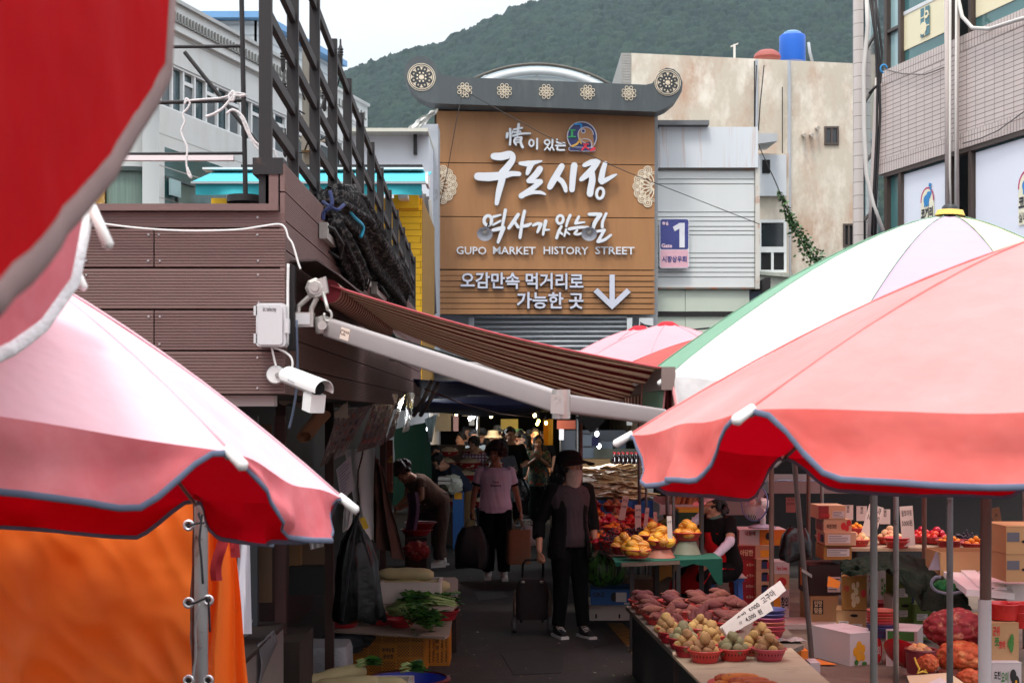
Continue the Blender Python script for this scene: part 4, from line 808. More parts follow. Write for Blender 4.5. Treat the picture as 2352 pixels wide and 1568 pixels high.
M().lathe([(0,0),(r_*.97,0),(r_,h_*.04),(r_*.985,h_*.3),(r_,h_*.34),(r_*.985,h_*.6),(r_,h_*.8),(r_*.96,h_*.86),(r_*.7,h_*.93),(0,h_*.93)],P(1820,143,38),32).build('body',pm('blue_plastic',C(24,96,196),rough=.4,var=.06),wt,smooth='auto')
M().lathe([(r_*.62,h_*.90),(r_*.64,h_*.97),(r_*.5,h_*1.0),(0,h_*1.0)],P(1820,143,38),24).build('lid',pm('pale_blue_lid',C(150,190,226),rough=.4),wt,smooth='auto')
M().lathe([(0,.0),(.33,0),(.36,.06),(.32,.16),(.2,.24),(0,.26)],P(1762,138,37.5),24).build('red_basin',pm('faded_red_tub',C(150,72,64),rough=.6),None,smooth='auto',label='upturned faded red tub on the roof beside the blue tank',cat='tub')
m=M();m.cyl(P(1687,135,37),P(1687,102,37),.03);m.obox(P(1679,108,37),(.19,0,.08),(0,.05,0),(0,0,.03));m.build('roof_aerial',pm('aerial',C(214,206,200)),None,label='small white roof aerial post with a rusty top bar',cat='aerial')
M().tube([P(1857,98,37.5),P(1860,120,37.5),P(1866,142,37.5)],.04,8).build('roof_pipe',pm('grey_pipe',(0,0,0,1)),None,smooth=True,label='grey overflow pipe rising beside the blue tank',cat='pipe')
# climbing vine on the guy wire
vn=thing('climbing_vine',P(1890,640,32),'leafy green vine climbing a slanted wire past the white panel','vine')
vp=[P(1742,332,31.8),P(1760,372,31.8),P(1780,415,31.8),P(1797,455,31.8),P(1815,500,31.8),P(1832,535,31.8),P(1855,575,31.8),P(1885,605,31.8),P(1935,640,31.8)]
M().tube(vp,.012,6).build('wire',BLACKM,vn,smooth=True)
m=M();rl_=random.Random(5)
for i in range(900):
 t=rl_.random()**.8;s_=2.6+t*5.3;k=min(int(s_),7);p=vp[k].lerp(vp[k+1],s_-k);wd=.03+.17*t
 c=p+V(rl_.gauss(0,wd*.7),rl_.gauss(0,wd*.6),rl_.gauss(0,wd*.5));a=rl_.random()*6.28;u=V(math.cos(a),math.sin(a)*.7,rl_.uniform(-.6,.2)).normalized();v=u.cross(V(rl_.gauss(0,1),rl_.gauss(0,1),1)).normalized();L_=rl_.uniform(.05,.11)
 m.add([c,c+u*L_*.5+v*L_*.4,c+u*L_,c+u*L_*.5-v*L_*.4],[(0,1,2,3)],rl_.randint(0,1))
m.build('foliage',[pm('vine_leaf',(.06,.14,.03,1),rough=.5,var=.3,vs=3),pm('vine_leaf_dark',(.03,.085,.022,1),rough=.5,var=.3,vs=3)],vn)
# ------------------------------------------------------------------ tiled corner building on the right
TD=V(-.27,.963,0).normalized();T0=V(1009/F*22,22,0);TN=V(-TD.y,TD.x,0)*1.0
if TN.y>0:TN=-TN
def TB(px,z=None,py=None,off=0.0):
 k=(px-1176)/F;t=(T0.x-k*T0.y)/(k*TD.y-TD.x);p=T0+TD*t
 if py is not None:z=CAMZ-(py-955)/F*p.y
 return V(p.x,p.y,z)+TN*off
tb=thing('tiled_building',TB(2200,0),'pinkish grey tiled corner building with papered windows at the right edge','building')
def tilemat(name,c,cm,bw,bh,mo=.006):
 m=pm(name,c,rough=.45,var=.06,vs=2);n=m.node_tree;t=n.nodes.new('ShaderNodeTexCoord');dt=n.nodes.new('ShaderNodeVectorMath');dt.operation='DOT_PRODUCT';dt.inputs[1].default_value=TD
 s_=n.nodes.new('ShaderNodeSeparateXYZ');cx=n.nodes.new('ShaderNodeCombineXYZ');br_=n.nodes.new('ShaderNodeTexBrick');n.links.new(t.outputs['Object'],dt.inputs[0]);n.links.new(t.outputs['Object'],s_.inputs['Vector'])
 n.links.new(dt.outputs['Value'],cx.inputs['X']);n.links.new(s_.outputs['Z'],cx.inputs['Y']);n.links.new(cx.outputs['Vector'],br_.inputs['Vector'])
 br_.offset=0;br_.inputs['Scale'].default_value=1;br_.inputs['Brick Width'].default_value=bw;br_.inputs['Row Height'].default_value=bh;br_.inputs['Mortar Size'].default_value=mo
 col=n.nodes['Principled BSDF'].inputs['Base Color'].links[0].from_socket;n.links.new(col,br_.inputs['Color1']);br_.inputs['Color2'].default_value=tuple(v*.93 for v in c[:3])+(1,);br_.inputs['Mortar'].default_value=cm;n.links.new(br_.outputs['Color'],n.nodes['Principled BSDF'].inputs['Base Color'])
 bp=n.nodes.new('ShaderNodeBump');bp.inputs['Strength'].default_value=.5;bp.inputs['Distance'].default_value=.01;bp.invert=True;n.links.new(br_.outputs['Fac'],bp.inputs['Height']);n.links.new(bp.outputs['Normal'],n.nodes['Principled BSDF'].inputs['Normal']);return m
PTILE=tilemat('pink_grey_tile',C(206,192,186),C(120,104,98),.235,.074)
PTILEV=tilemat('pink_grey_soldier',C(206,192,186),C(120,104,98),.074,.24)
def tpan(name,xa,xb,za,zb_,off,th,mt,par=tb):
 a,b=TB(xa,za,off=off),TB(xb,za,off=off);m=M();m.obox(a,b-a,TN*-th,V(0,0,zb_-za));return m.build(name,mt,par)
zsp0,zsp1=6.08,7.80
tpan('spandrel',2014,2460,zsp0+.24,zsp1-.24,0,.3,PTILE);tpan('soldier_course',2014,2460,zsp0,zsp0+.235,.002,.3,PTILEV);tpan('soldier_course',2014,2460,zsp1-.235,zsp1,.002,.3,PTILEV)
tpan('spandrel',2014,2460,1.0,4.2,0,.3,PTILE);tpan('spandrel',2014,2460,9.6,11.5,0,.3,PTILE)
tpan('room_back',2000,2460,4.2,9.6,-1.2,.1,VOID)
TEAL=glassm('teal_glass',C(70,112,112));TEAL2=glassm('pale_teal_glass',C(150,180,182))
BAN1=pm('cream_film',C(236,226,190),rough=.4,var=.03);BAN2=pm('white_film',C(230,234,244),rough=.4,var=.03)
for xa,xb,g_ in((2034,2062,0),(2064,2178,1),(2228,2460,1)):
 tpan('glass',xa,xb,zsp1+.04,9.6,-.10,.02,TEAL2 if g_==0 else TEAL);tpan('glass',xa,xb,4.2,zsp0-.04,-.10,.02,TEAL)
 if g_:
  tpan('window_film',xa+2,xb-2,8.02,8.62,-.085,.01,BAN1);tpan('window_film',xa+2,xb-2,4.5,zsp0-.10,-.085,.01,BAN2)
  tpan('film_edge',xa+2,xb-2,8.60,8.66,-.075,.01,pm('white_frame',(0,0,0,1)))
for x0_,x1_ in((2028,2034),(2060,2066),(2177,2182),(2221,2228)):
 tpan('window_frame',x0_,x1_,zsp1+.02,9.6,-.02,.12,BFR);tpan('window_frame',x0_,x1_,4.2,zsp0-.02,-.02,.12,BFR)
tpan('window_frame',2028,2460,zsp0-.07,zsp0-.005,-.01,.14,BFR);tpan('window_frame',2034,2062,8.42,8.47,-.03,.1,BFR);tpan('window_frame',2034,2062,4.95,5.0,-.03,.1,BFR)
# shop emblem on the film: blue elephant under an arch with lettering
EB=pm('elephant_blue',C(58,140,200),rough=.5);EM=pm('arch_magenta',C(190,60,110),rough=.5);ECR=pm('emblem_cream',C(236,232,206),rough=.5);EN=pm('lettering_black',C(50,50,58),rough=.5)
def elephant(cx,z0,s_,seed):
 em=thing('shop_emblem',TB(cx,z0,off=-.05),['blue elephant shop emblem on the narrower white window film','blue elephant shop emblem on the wide film at the right edge'][seed],'window emblem','elephant emblems');o=TB(cx,z0,off=-.07);u=-TD*s_;v=V(0,0,s_);dp=TN*-.004
 if u.x<0:u=-u
 m=M();m.prism(rrect(-.52,-1.1,.52,.1,.05),o,u,v,dp);m.ring(0,.28,.26,.26,.5,o+TN*.0005,u,v,dp,30,0);m.build('backing',ECR,em)
 m=M();m.ring(0,.25,.50,.55,.07,o+TN*.003,u,v,dp,24,0,-.1,math.pi+.1);m.build('arch',EM,em)
 m=M();q=o+TN*.004
 m.ring(-.06,.28,.12,.11,.23,q,u,v,dp,20);m.ring(.12,.46,.08,.085,.17,q+TN*.001,u,v,dp,20)
 m.stroke([(.18,.42,.10),(.30,.50,.10),(.30,.68,.09),(.24,.80,.08)],q+TN*.002,u,v,dp);m.stroke([(-.17,.25,.12),(-.18,.02,.11)],q+TN*.003,u,v,dp);m.stroke([(-.03,.2,.12),(-.03,.02,.11)],q+TN*.004,u,v,dp);m.stroke([(.06,.3,.12),(.10,.04,.11)],q+TN*.005,u,v,dp)
 m.prism([(.12,.84),(.3,.80),(.36,.94),(.16,1.0)],q+TN*.002,u,v,dp);m.build('elephant',EB,em)
 m=M();m.text('코끼리',.50,o-v*.50+TN*.005,u/s_*s_,v,bold=.045,width=.96);m.build('lettering',EN,em);m=M();m.text('실내포장',.40,o-v*.98+TN*.005,u,v,bold=.015,width=.98);m.build('lettering',EN,em)
elephant(2121,5.36,.36,0);elephant(2350,5.18,.40,1)
m=M()
for i in range(3):
 for j in range(2):pass
ql=TB(2116,8.10,off=-.07)
wl=thing('film_motif',ql,'teal window lattice motif on the cream film','window motif')
u=-TD if-TD.x>0 else TD
m=M();m.obox(ql-u*.13,u*.26,TN*.004,V(0,0,.46));m.build('motif_field',pm('motif_teal',C(88,130,140)),wl)
m=M()
for zz in(.14,.30):m.obox(ql-u*.13+V(0,0,zz)+TN*.004,u*.26,TN*.004,V(0,0,.018))
m.obox(ql-u*.01+TN*.0045,u*.02,TN*.004,V(0,0,.46));m.ring(-.045,.13,.05,.05,.1,ql+TN*.012,u,V(0,0,1),TN*-.004,18);m.ring(.05,.33,.05,.05,.03,ql+TN*.012,u,V(0,0,1),TN*-.004,18);m.build('motif_lines',BAN1,wl)
m=M();m.obox(TB(2314,8.70,off=-.07),u*.3,TN*.004,V(0,0,.30));m.build('film_motif',MC['motif_teal'],None,label='teal square motif at the bottom of the farther right cream film',cat='window motif')
# glazed corner bay and rounded tiled pier
bay0=TB(2013,0);bay1=V((1985-1176)/F*25.6,25.6,0)
def bpan(name,t0,t1,za,zb_,off,mt):
 a=bay0.lerp(bay1,t0);b=bay0.lerp(bay1,t1);m=M();nb_=V(-.6,-1,0).normalized();m.obox(V(a.x,a.y,za)+nb_*off,V(b.x-a.x,b.y-a.y,0),nb_*-.1,V(0,0,zb_-za));return m.build(name,mt,tb)
for i,(za,zb_)in enumerate(((1.5,4.2),(4.25,5.5),(5.55,6.5),(6.55,7.6),(7.65,8.5),(8.55,11.5))):bpan('bay_glass',0,1,za,zb_,0,[TEAL,glassm('deep_glass',C(44,62,66)),TEAL2,TEAL,glassm('deep_glass',C(44,62,66)),TEAL2][i])
for z in(4.2,5.5,6.5,7.6,8.5):bpan('bay_transom',0,1,z,z+.06,.03,BFR)
for t in(0,.97):bpan('bay_mullion',t,t+.04,1.5,11.5,.04,BFR)
M().tube([V(((1974-1176)/F)*25.9,25.9,z)for z in(0,12)],.115,20).build('corner_pier',tilemat('pier_tile',C(212,202,196),C(140,128,120),.24,.24),tb,smooth='auto')
tpan('pier',2010,2028,zsp1,11.5,-.3,.2,TEAL2);tpan('pier',2012,2030,1.0,zsp0,-.3,.2,TEAL)
# pipes and cables on it
PPIPE=pm('painted_pipe',C(190,178,172),rough=.8,spec=.2,var=.08);CABW=pm('pale_conduit',C(200,196,190),rough=.6)
tp_=lambda x,y,off=.1:TB(x,py=y,off=off)
def tpipe(pts,r,mt,lab,cat='pipe',off=.1):return M().tube([tp_(x,y,off)for x,y in pts],r,10).build('conduit' if cat=='conduit' else cat.split()[0],mt,None,smooth=True,label=lab,cat=cat)
tpipe([(2192,-30),(2194,500)],.048,PPIPE,'thick painted downpipe on the tiled building',off=.12);tpipe([(2214,-30),(2210,220),(2212,500)],.034,PPIPE,'lumpy conduit just right of the thick downpipe','conduit');tpipe([(2218,-30),(2217,250),(2216,500)],.018,CABW,'thin pale cable beside the lumpy conduit','cable',.16);tpipe([(2204,-20),(2203,400),(2206,500)],.018,CABW,'thin cable between downpipe and conduit','cable',.16)
tpipe([(2030,180),(2027,230),(2022,330),(2018,430),(2012,545)],.055,PPIPE,'slanting painted pipe at the left end of the tiles',off=.1)
tpipe([(2216,-5),(2226,40),(2250,66),(2290,68),(2352,48),(2420,30)],.03,CABW,'thick pale hose sagging along the upper window sill','hose',.12)
tpipe([(2038,160),(2080,170),(2130,172),(2180,154)],.010,pm('grey_wire',C(110,104,100)),'thin wire sagging across the tiles under the upper window','wire',.05)
tpipe([(2218,330),(2260,318),(2300,300),(2352,262),(2400,230)],.010,MC['grey_wire'],'thin wire slanting across the right hand tiles','wire',.05)
for i,pts in enumerate(([(1990,-20),(1993,60),(1984,160),(1985,300),(1990,400),(2006,470),(2028,530)],[(1996,-20),(2010,80),(2016,180),(2014,300),(2008,420),(2003,540)],[(2008,-20),(2020,70),(2026,120),(2022,190),(1996,215)],[(2002,-20),(2018,120),(2022,260),(2014,420),(2010,540)])):
 M().tube([P(x,y,21.5)for x,y in pts],.02 if i else .032,8).build('cable',CABW if i==0 else BLACKM,None,smooth=True,label=['pale thick cable hanging down the glazed corner bay','dark cable bundle strand nearest the tiled corner pier','dark cable looping back at the upper bay','dark cable straight down beside the slanting pipe'][i],cat='cable')
M().tube([P(2030,158,21.4)+V(.05*math.cos(a),0,.06*math.sin(a))for a in[R(x)for x in range(0,300,30)]],.014,6).build('cable_tie',pm('blue_tie',C(50,140,200)),None,smooth=True,label='blue cable tie loop where the cables meet the tiles',cat='cable tie')
# ------------------------------------------------------------------ grey building, left background
LD=V(.3,1,0).normalized();LP0=V((420-1176)/F*22.8,22.8,0);LN=V(LD.y,-LD.x,0)
def LB(px,z=None,py=None,off=0.0):
 k=(px-1176)/F;t=(LP0.x-k*LP0.y)/(k*LD.y-LD.x);p=LP0+LD*t
 if py is not None:z=CAMZ-(py-955)/F*p.y
 return V(p.x,p.y,z)+LN*off
lb=thing('grey_building',LB(500,0),'light grey panelled building with a white framed window band, left background','building')
LG=pm('grey_panel',C(204,206,204),rough=.6,var=.05,vs=1.2,c2=C(184,182,174),cs=.9,cpos=(.5,.8),stretch=(1,1,.4))
def lpan(name,xa,xb,za,zb_,off,th,mt,par=lb):
 a,b=LB(xa,za,off=off),LB(xb,za,off=off);m=M();m.obox(a,b-a,LN*-th,V(0,0,zb_-za));return m.build(name,mt,par)
zT=8.5;zw1=LB(410,py=152).z;zw0=LB(410,py=258).z
lpan('wall',200,836,zw1,zT-.42,0,.3,LG);lpan('wall',366,836,2,zw0,0,.3,LG);lpan('parapet',200,836,zT-.42,zT,.08,.4,LG);lpan('coping',200,836,zT,zT+.06,.14,.5,pm('coping_metal',C(176,178,176)))
m=M()
for i in range(64):
 x=380+i*7.2
 if x<830:
  a=LB(x,zT-.30,off=.09);m.obox(a,LD*.03,LN*.02,V(0,0,.16));m.obox(a,LD*.11,LN*.02,V(0,0,.03))
m.build('parapet_relief',pm('relief_dark',C(128,128,124)),lb)
LGL=glassm('grey_green_glass',C(52,76,82));LGLd=glassm('screen_glass',C(78,88,92),rough=.3)
lpan('window_band',200,836,zw0,zw1,-.10,.05,LGL)
for i,x in enumerate(np.arange(372,836,26)):lpan('window_frame',x,x+3.4,zw0,zw1,-.03,.06,WFR)
for i,x in enumerate(np.arange(375.4,830,52)):lpan('sliding_sash',x,x+22,zw0+.04,zw0+.52,-.07,.03,LGLd);lpan('window_frame',x-1,x+22,zw0+.5,zw0+.56,-.045,.05,WFR)
lpan('window_frame',366,836,zw0-.03,zw0+.03,-.02,.08,WFR);lpan('window_frame',366,836,zw1-.04,zw1+.02,-.02,.08,WFR)
for z in(zw1+.45,zw1+.9,zw0-.45,zw0-.95,zw0-1.45):lpan('panel_joint',366,836,z,z+.018,.002,.01,pm('joint_grey',C(168,168,164)))
lpan('lower_window',378,520,LB(380,py=470).z,LB(380,py=338).z,.002,.1,glassm('dark_teal_glass',C(56,92,92)))
lpan('window_frame',378,446,LB(380,py=410).z,LB(380,py=404).z,.03,.06,pm('teal_frame',C(60,72,70)));lpan('open_sash',380,404,LB(380,py=448).z,LB(380,py=410).z,.09,.03,TEAL2);lpan('window_frame',404,408,LB(380,py=456).z,LB(380,py=404).z,.03,.06,MC['teal_frame'])
# rounded corner of that building
cp=P(311,955,22.9);rr_=.5
def arcpan(name,z0,z1,r,a0,a1,mt):
 m=M();m.slab([[cp+V(r*math.cos(R(a)),-r*math.sin(R(a))+0,0)*1+V(0,0,z-CAMZ+0)for a in np.linspace(a0,a1,19)]for z in(z0,z1)],(0,.05,0));return m.build(name,mt,lb,smooth='auto')
cp.z=CAMZ
zr=lambda py:CAMZ-(py-955)/F*22.6
arcpan('rounded_wall',zr(395),zr(200),rr_+.02,-20,200,LG);arcpan('rounded_glass',zr(480),zr(397),rr_-.03,-10,190,pm('curtained_glass',C(112,132,122),rough=.25,var=.4,vs=3,stretch=(8,8,.3)));arcpan('rounded_trim',zr(398),zr(388),rr_+.06,-20,200,pm('teal_frame',(0,0,0,1)))
M().box(P(150,0,22.6).x,P(240,0,22.6).x,22.6,23,zr(480),zr(390)).build('stone_pier',pm('ochre_stone',C(186,140,66),rough=.7,var=.35,vs=3,c2=C(220,200,160),cs=4,cpos=(.6,.64)),lb)
# penthouse with a blue roof
ph=thing('roof_penthouse',LB(540,8.6,off=-1.5),'grey ribbed rooftop hut with a thin blue roof','roof hut')
a,b=P(462,120,27),P(590,120,27);m=M();m.box(a.x,b.x,27,29,8.3,P(0,48,27).z);m.obox(V(b.x,27,8.3),(1.0,3.4,0),(-.05,0,0),(0,0,P(0,48,27).z-8.3));m.build('walls',striped('ribbed_grey',C(196,202,204),C(168,174,178),5,'Z',.2),ph)
z_=P(0,47,27).z;m=M();m.add([V(a.x-.1,26.8,z_),V(b.x+.1,26.8,z_),V(b.x+1.3,30.6,z_+.0),V(a.x-.1,30.6,z_),V(a.x-.1,26.8,z_+.12),V(b.x+.1,26.8,z_+.12),V(b.x+1.3,30.6,z_+.12),V(a.x-.1,30.6,z_+.12)],[(3,2,1,0),(4,5,6,7),(0,1,5,4),(1,2,6,5),(2,3,7,6),(3,0,4,7)]);m.build('roof',pm('blue_sheet_roof',C(112,160,206),rough=.5),ph)
# utility pole with insulators
up=thing('utility_pole',P(704,955,20),'concrete utility pole with insulators and looping wires behind the fence','utility pole')
CONC=pm('weathered_concrete',C(128,122,112),rough=.85,var=.2,vs=3)
M().cyl(V(P(704,0,20).x,20,0),V(P(704,0,20).x,20,P(0,98,20).z),.075,.06,14).build('pole',CONC,up,smooth='auto')
for x,y in((650,130),(652,200),(655,325),(782,120),(745,220),(752,300)):
 p=P(x,y,19.8);M().lathe([(.012,-.22),(.03,-.18),(.03,-.05),(.045,-.04),(.03,-.02),(.045,0),(.03,.02),(.045,.04),(.03,.06),(.015,.1),(.012,.18)],p,10).build('insulator',BLACKM,up,smooth='auto')
for y,x0_,x1_ in((190,640,720),(205,690,760),(318,640,690),(322,690,770)):M().box(P(x0_,0,19.9).x,P(x1_,0,19.9).x,19.88,19.94,P(0,y+3,19.9).z,P(0,y-2,19.9).z).build('crossarm',pm('galv_arm',C(150,148,142),rough=.5),up)
for pts in([(650,110),(668,96),(676,130),(700,180)],[(655,160),(645,210),(660,240),(700,262)],[(700,230),(690,200),(672,170)],[(700,345),(735,260),(745,220)],[(655,300),(650,330),(670,352),(700,350)],[(760,330),(752,310),(740,320),(704,330)],[(782,100),(776,130),(784,165),(770,215)]):M().tube([P(x,y,19.7)for x,y in pts],.012,6).build('wire',BLACKM,up,smooth=True)
M().box(P(692,0,19.8).x,P(716,0,19.8).x,19.8,20.1,P(0,345,19.8).z,P(0,310,19.8).z).build('bracket_box',CONC,up)
# white block behind the kiosk, wrapped column, pipes
wh=thing('white_block',P(910,955,27),'plain white building with a thin eave, right behind the turquoise awning','building')
M().box(P(800,0,27).x,P(985,0,27).x,27,31,1,P(0,300,27).z).build('wall',pm('white_render',C(216,220,226),rough=.7,var=.04),wh);M().box(P(790,0,26.6).x,P(983,0,26.6).x,26.6,31,P(0,302,26.6).z,P(0,294,26.6).z).build('eave',pm('eave_cream',C(206,204,190),rough=.6),wh);M().box(P(949,0,26.8).x,P(957,0,26.8).x,26.85,26.98,P(0,352,26.8).z,P(0,305,26.8).z).build('downpipe',BLACKM,wh)
wc=thing('wrapped_column',P(975,955,28.5),'grey concrete column beside the signboard with a crumpled sheet over its top','column')
M().box(P(948,0,28.5).x,P(1006,0,28.5).x,28.5,29.3,2,P(0,285,28.5).z).build('shaft',pm('pale_concrete',C(176,178,182),rough=.8,var=.12,vs=2,c2=C(110,96,84),cs=1.6,cpos=(.62,.78)),wc)
M().slab([[P(935+70*u+4*mnoise.noise(V(u*5,v*5,1)),300-52*u**.7+34*v*(1.2-u)+5*mnoise.noise(V(u*7,v*7,4)),28.3+.12*mnoise.noise(V(u*6,v*6,9)))for u in np.linspace(0,1,14)]for v in np.linspace(0,1,8)],(0,.02,0)).build('crumpled_sheet',pm('grey_plastic_sheet',C(190,188,182),rough=.6,var=.1),wc,smooth='auto')
for i,(x0_,x1_)in enumerate(((962,984),(972,990),(980,996),(987,999))):
 M().tube([P(x0_,440+i*6,26),P((x0_+x1_)/2,560,26.3),P(x1_,720,26.8)],.07-.012*i,8).build('drain_pipe',pm('dark_pipe_%s'%'abcd'[i],[C(70,58,54),C(90,84,80),C(60,54,52),C(150,146,142)][i],rough=.6),None,smooth=True,label=['dark brown drainpipe beside the yellow stall wall','grey brown pipe second from the yellow stall wall','dark cable pipe third from the yellow stall wall','pale thin pipe nearest the signboard'][i],cat='pipe',group='pipes beside the signboard')
 # turquoise awning and yellow stall
ys=thing('yellow_stall',P(730,955,19),'bright yellow clad stall with a turquoise awning, behind the fence','stall')
YT=pm('yellow_cladding',C(246,190,10),rough=.5,var=.05)
m=M();x0_,x1_=P(485,0,19).x,P(970,0,19).x;zz=P(0,455,19).z
m.box(x0_,x1_,19.02,22,2.2,zz);m.build('core',pm('yellow_gap',C(150,106,10)),ys)
for i in range(32):
 z1_=zz-i*.085;m=M();off=.28 if i%2 else 0;xx=x0_-off
 while xx<x1_-.01:m.box(max(xx,x0_),min(xx+.56,x1_)-.006,19,19.03,z1_-.079,z1_);xx+=.56
 m.build('board',YT,ys)
m=M();m.box(P(905,0,18.97).x,P(962,0,18.97).x,18.95,19,P(0,478,18.95).z,P(0,447,18.95).z);m.build('top_panel',YT,ys);M().box(P(916,0,18.8).x,P(938,0,18.8).x,18.7,18.94,P(0,458,18.8).z,P(0,448,18.8).z).build('lamp_box',WHITEP,ys)
TQ=pm('turquoise_canvas',C(66,176,188),rough=.7,var=.06,trans=(C(60,190,200),.2));TQ2=pm('turquoise_valance',C(46,170,180),rough=.7,var=.06,bump=.2,bs=5)
ta=thing('turquoise_awning',P(710,450,17.6),'turquoise canvas awning with a plain valance','awning');x0_,x1_=P(440,0,17.6).x,P(978,0,17.6).x
M().slab([[V(x0_+(x1_-x0_)*i/20,18.9-1.3*t,P(0,396,18.9).z+t*(P(0,419,17.6).z-P(0,396,18.9).z))for t in(0,.33,.66,1)]for i in range(21)],(0,0,.01)).build('canvas',TQ,ta,smooth='auto')
M().box(x0_,x1_,17.55,17.62,P(0,423,17.6).z,P(0,418,17.6).z).build('front_bar',pm('awning_bar',C(160,170,172),rough=.4),ta)
M().slab([[V(x0_+.05+(x1_-x0_-.1)*i/30,17.6+.03*math.sin(i*.9)*t,P(0,423,17.6).z-t*.13)for t in(0,.5,1)]for i in range(31)],(0,.006,0)).build('valance',TQ2,ta,smooth='auto')
M().box(P(560,0,18.9).x,P(972,0,18.9).x,18.7,18.95,P(0,391,18.9).z,P(0,384,18.9).z).build('cassette',BLACKM,ta);M().box(P(470,0,18.8).x,P(974,0,18.8).x,18.66,18.9,P(0,396,18.9).z,P(0,391.5,18.9).z).build('cassette_trim',WFR,ta);M().box(P(978,0,17.7).x,P(984,0,17.7).x,17.6,18,P(0,425,17.7).z,P(0,398,17.7).z).build('end_bracket',WHITEP,ta)
M().tube([P(672,378,10),P(682,388,10),P(690,396,10),P(697,402,10)],.012,6).build('cord',pm('orange_cord',C(236,120,80),rough=.8),None,smooth=True,label='orange cord tied to a fence post',cat='cord')
# stray wires across the sign and annex
for i,(pts,r,d)in enumerate((([(1060,205),(1250,310),(1440,395),(1745,515)],.008,29),([(1063,205),(1046,290),(1030,380),(1008,480)],.008,29.3),([(1470,745),(1560,760),(1640,752),(1700,735)],.02,28),([(1470,740),(1540,778),(1640,790)],.012,28),([(1738,150),(1735,220),(1733,300)],.015,35),([(1755,150),(1746,240),(1742,300)],.015,35))):
 M().tube([P(x,y,d)for x,y in pts],r,6).build('wire',BLACKM,None,smooth=True,label=['thin wire slanting down across the signboard to the annex','thin wire dropping from the ridge down the left of the signboard','thick cable sagging in front of the pale green panels','thin lower cable beneath the pale green panels','dark wire straight down the weathered wall','dark wire slanting down the weathered wall'][i],cat='wire')
 # ------------------------------------------------------------------ the air between here and the hill
hz=bpy.data.materials.new('haze_air');hz.use_nodes=True;hn=hz.node_tree;hn.nodes.clear()
ho=hn.nodes.new('ShaderNodeOutputMaterial');hv=hn.nodes.new('ShaderNodeVolumePrincipled');hv.inputs['Color'].default_value=(.70,.85,1,1);hv.inputs['Density'].default_value=.0001;hv.inputs['Anisotropy'].default_value=.1
hn.links.new(hv.outputs['Volume'],ho.inputs['Volume']);M().box(-2400,2400,-60,2500,-1,520).build('haze',hz,None,kind='stuff')
# ------------------------------------------------------------------ people
def fuse(m,voxel,smooth=3,wr=0.0,ws=9.0,seed=0,name='body',mat=None,parent=None,wz=.35):
 """weld overlapping closed lofts into one continuous skin (voxel remesh), relax it, optionally wrinkle it"""
 me=bpy.data.meshes.new('tmp');me.from_pydata([tuple(p)for p in m.v],[],m.f);ob=bpy.data.objects.new('tmp',me);COL.objects.link(ob)
 bm=bmesh.new();bm.from_mesh(me);bmesh.ops.recalc_face_normals(bm,faces=bm.faces[:]);bm.to_mesh(me);bm.free()
 r=ob.modifiers.new('r','REMESH');r.mode='VOXEL';r.voxel_size=voxel;s_=ob.modifiers.new('s','SMOOTH');s_.factor=.5;s_.iterations=smooth
 dg=bpy.context.evaluated_depsgraph_get();nm=bpy.data.meshes.new_from_object(ob.evaluated_get(dg));bpy.data.objects.remove(ob);bpy.data.meshes.remove(me)
 if wr:
  ns_=[v.normal.copy()for v in nm.vertices]
  for v,n_ in zip(nm.vertices,ns_):
   p=v.co;q=V(p.x*ws,p.y*ws,p.z*ws*wz+1.7*p.x*ws)+V(seed*3.1,seed,0);v.co=p+n_*(wr*(mnoise.noise(q)+.5*mnoise.noise(q*2.3)))
 base=WL[parent.name];nm.transform(Matrix.Translation(-base));nm.materials.clear();nm.materials.append(mat);nm.name=name
 nm.polygons.foreach_set('use_smooth',[True]*len(nm.polygons));o=bpy.data.objects.new(name,nm);COL.objects.link(o);o.parent=parent;WL[o.name]=base;return o
SKIN=pm('skin',C(196,142,114),rough=.5,var=.08,vs=12);SKIND=pm('tanned_skin',C(168,112,84),rough=.5,var=.1,vs=12)
HAIRB=pm('black_hair',C(26,22,22),rough=.5,var=.4,vs=60,bump=.6,bs=120);HAIRR=pm('auburn_hair',C(66,30,26),rough=.6,var=.4,vs=50,bump=1,bs=80)
EYEW=pm('eye_white',C(200,192,186),rough=.3);EYED=pm('eye_dark',C(24,18,16),rough=.2);LIP=pm('lips',C(150,80,76),rough=.5)
SOLE=pm('white_sole',C(220,218,214),rough=.6)
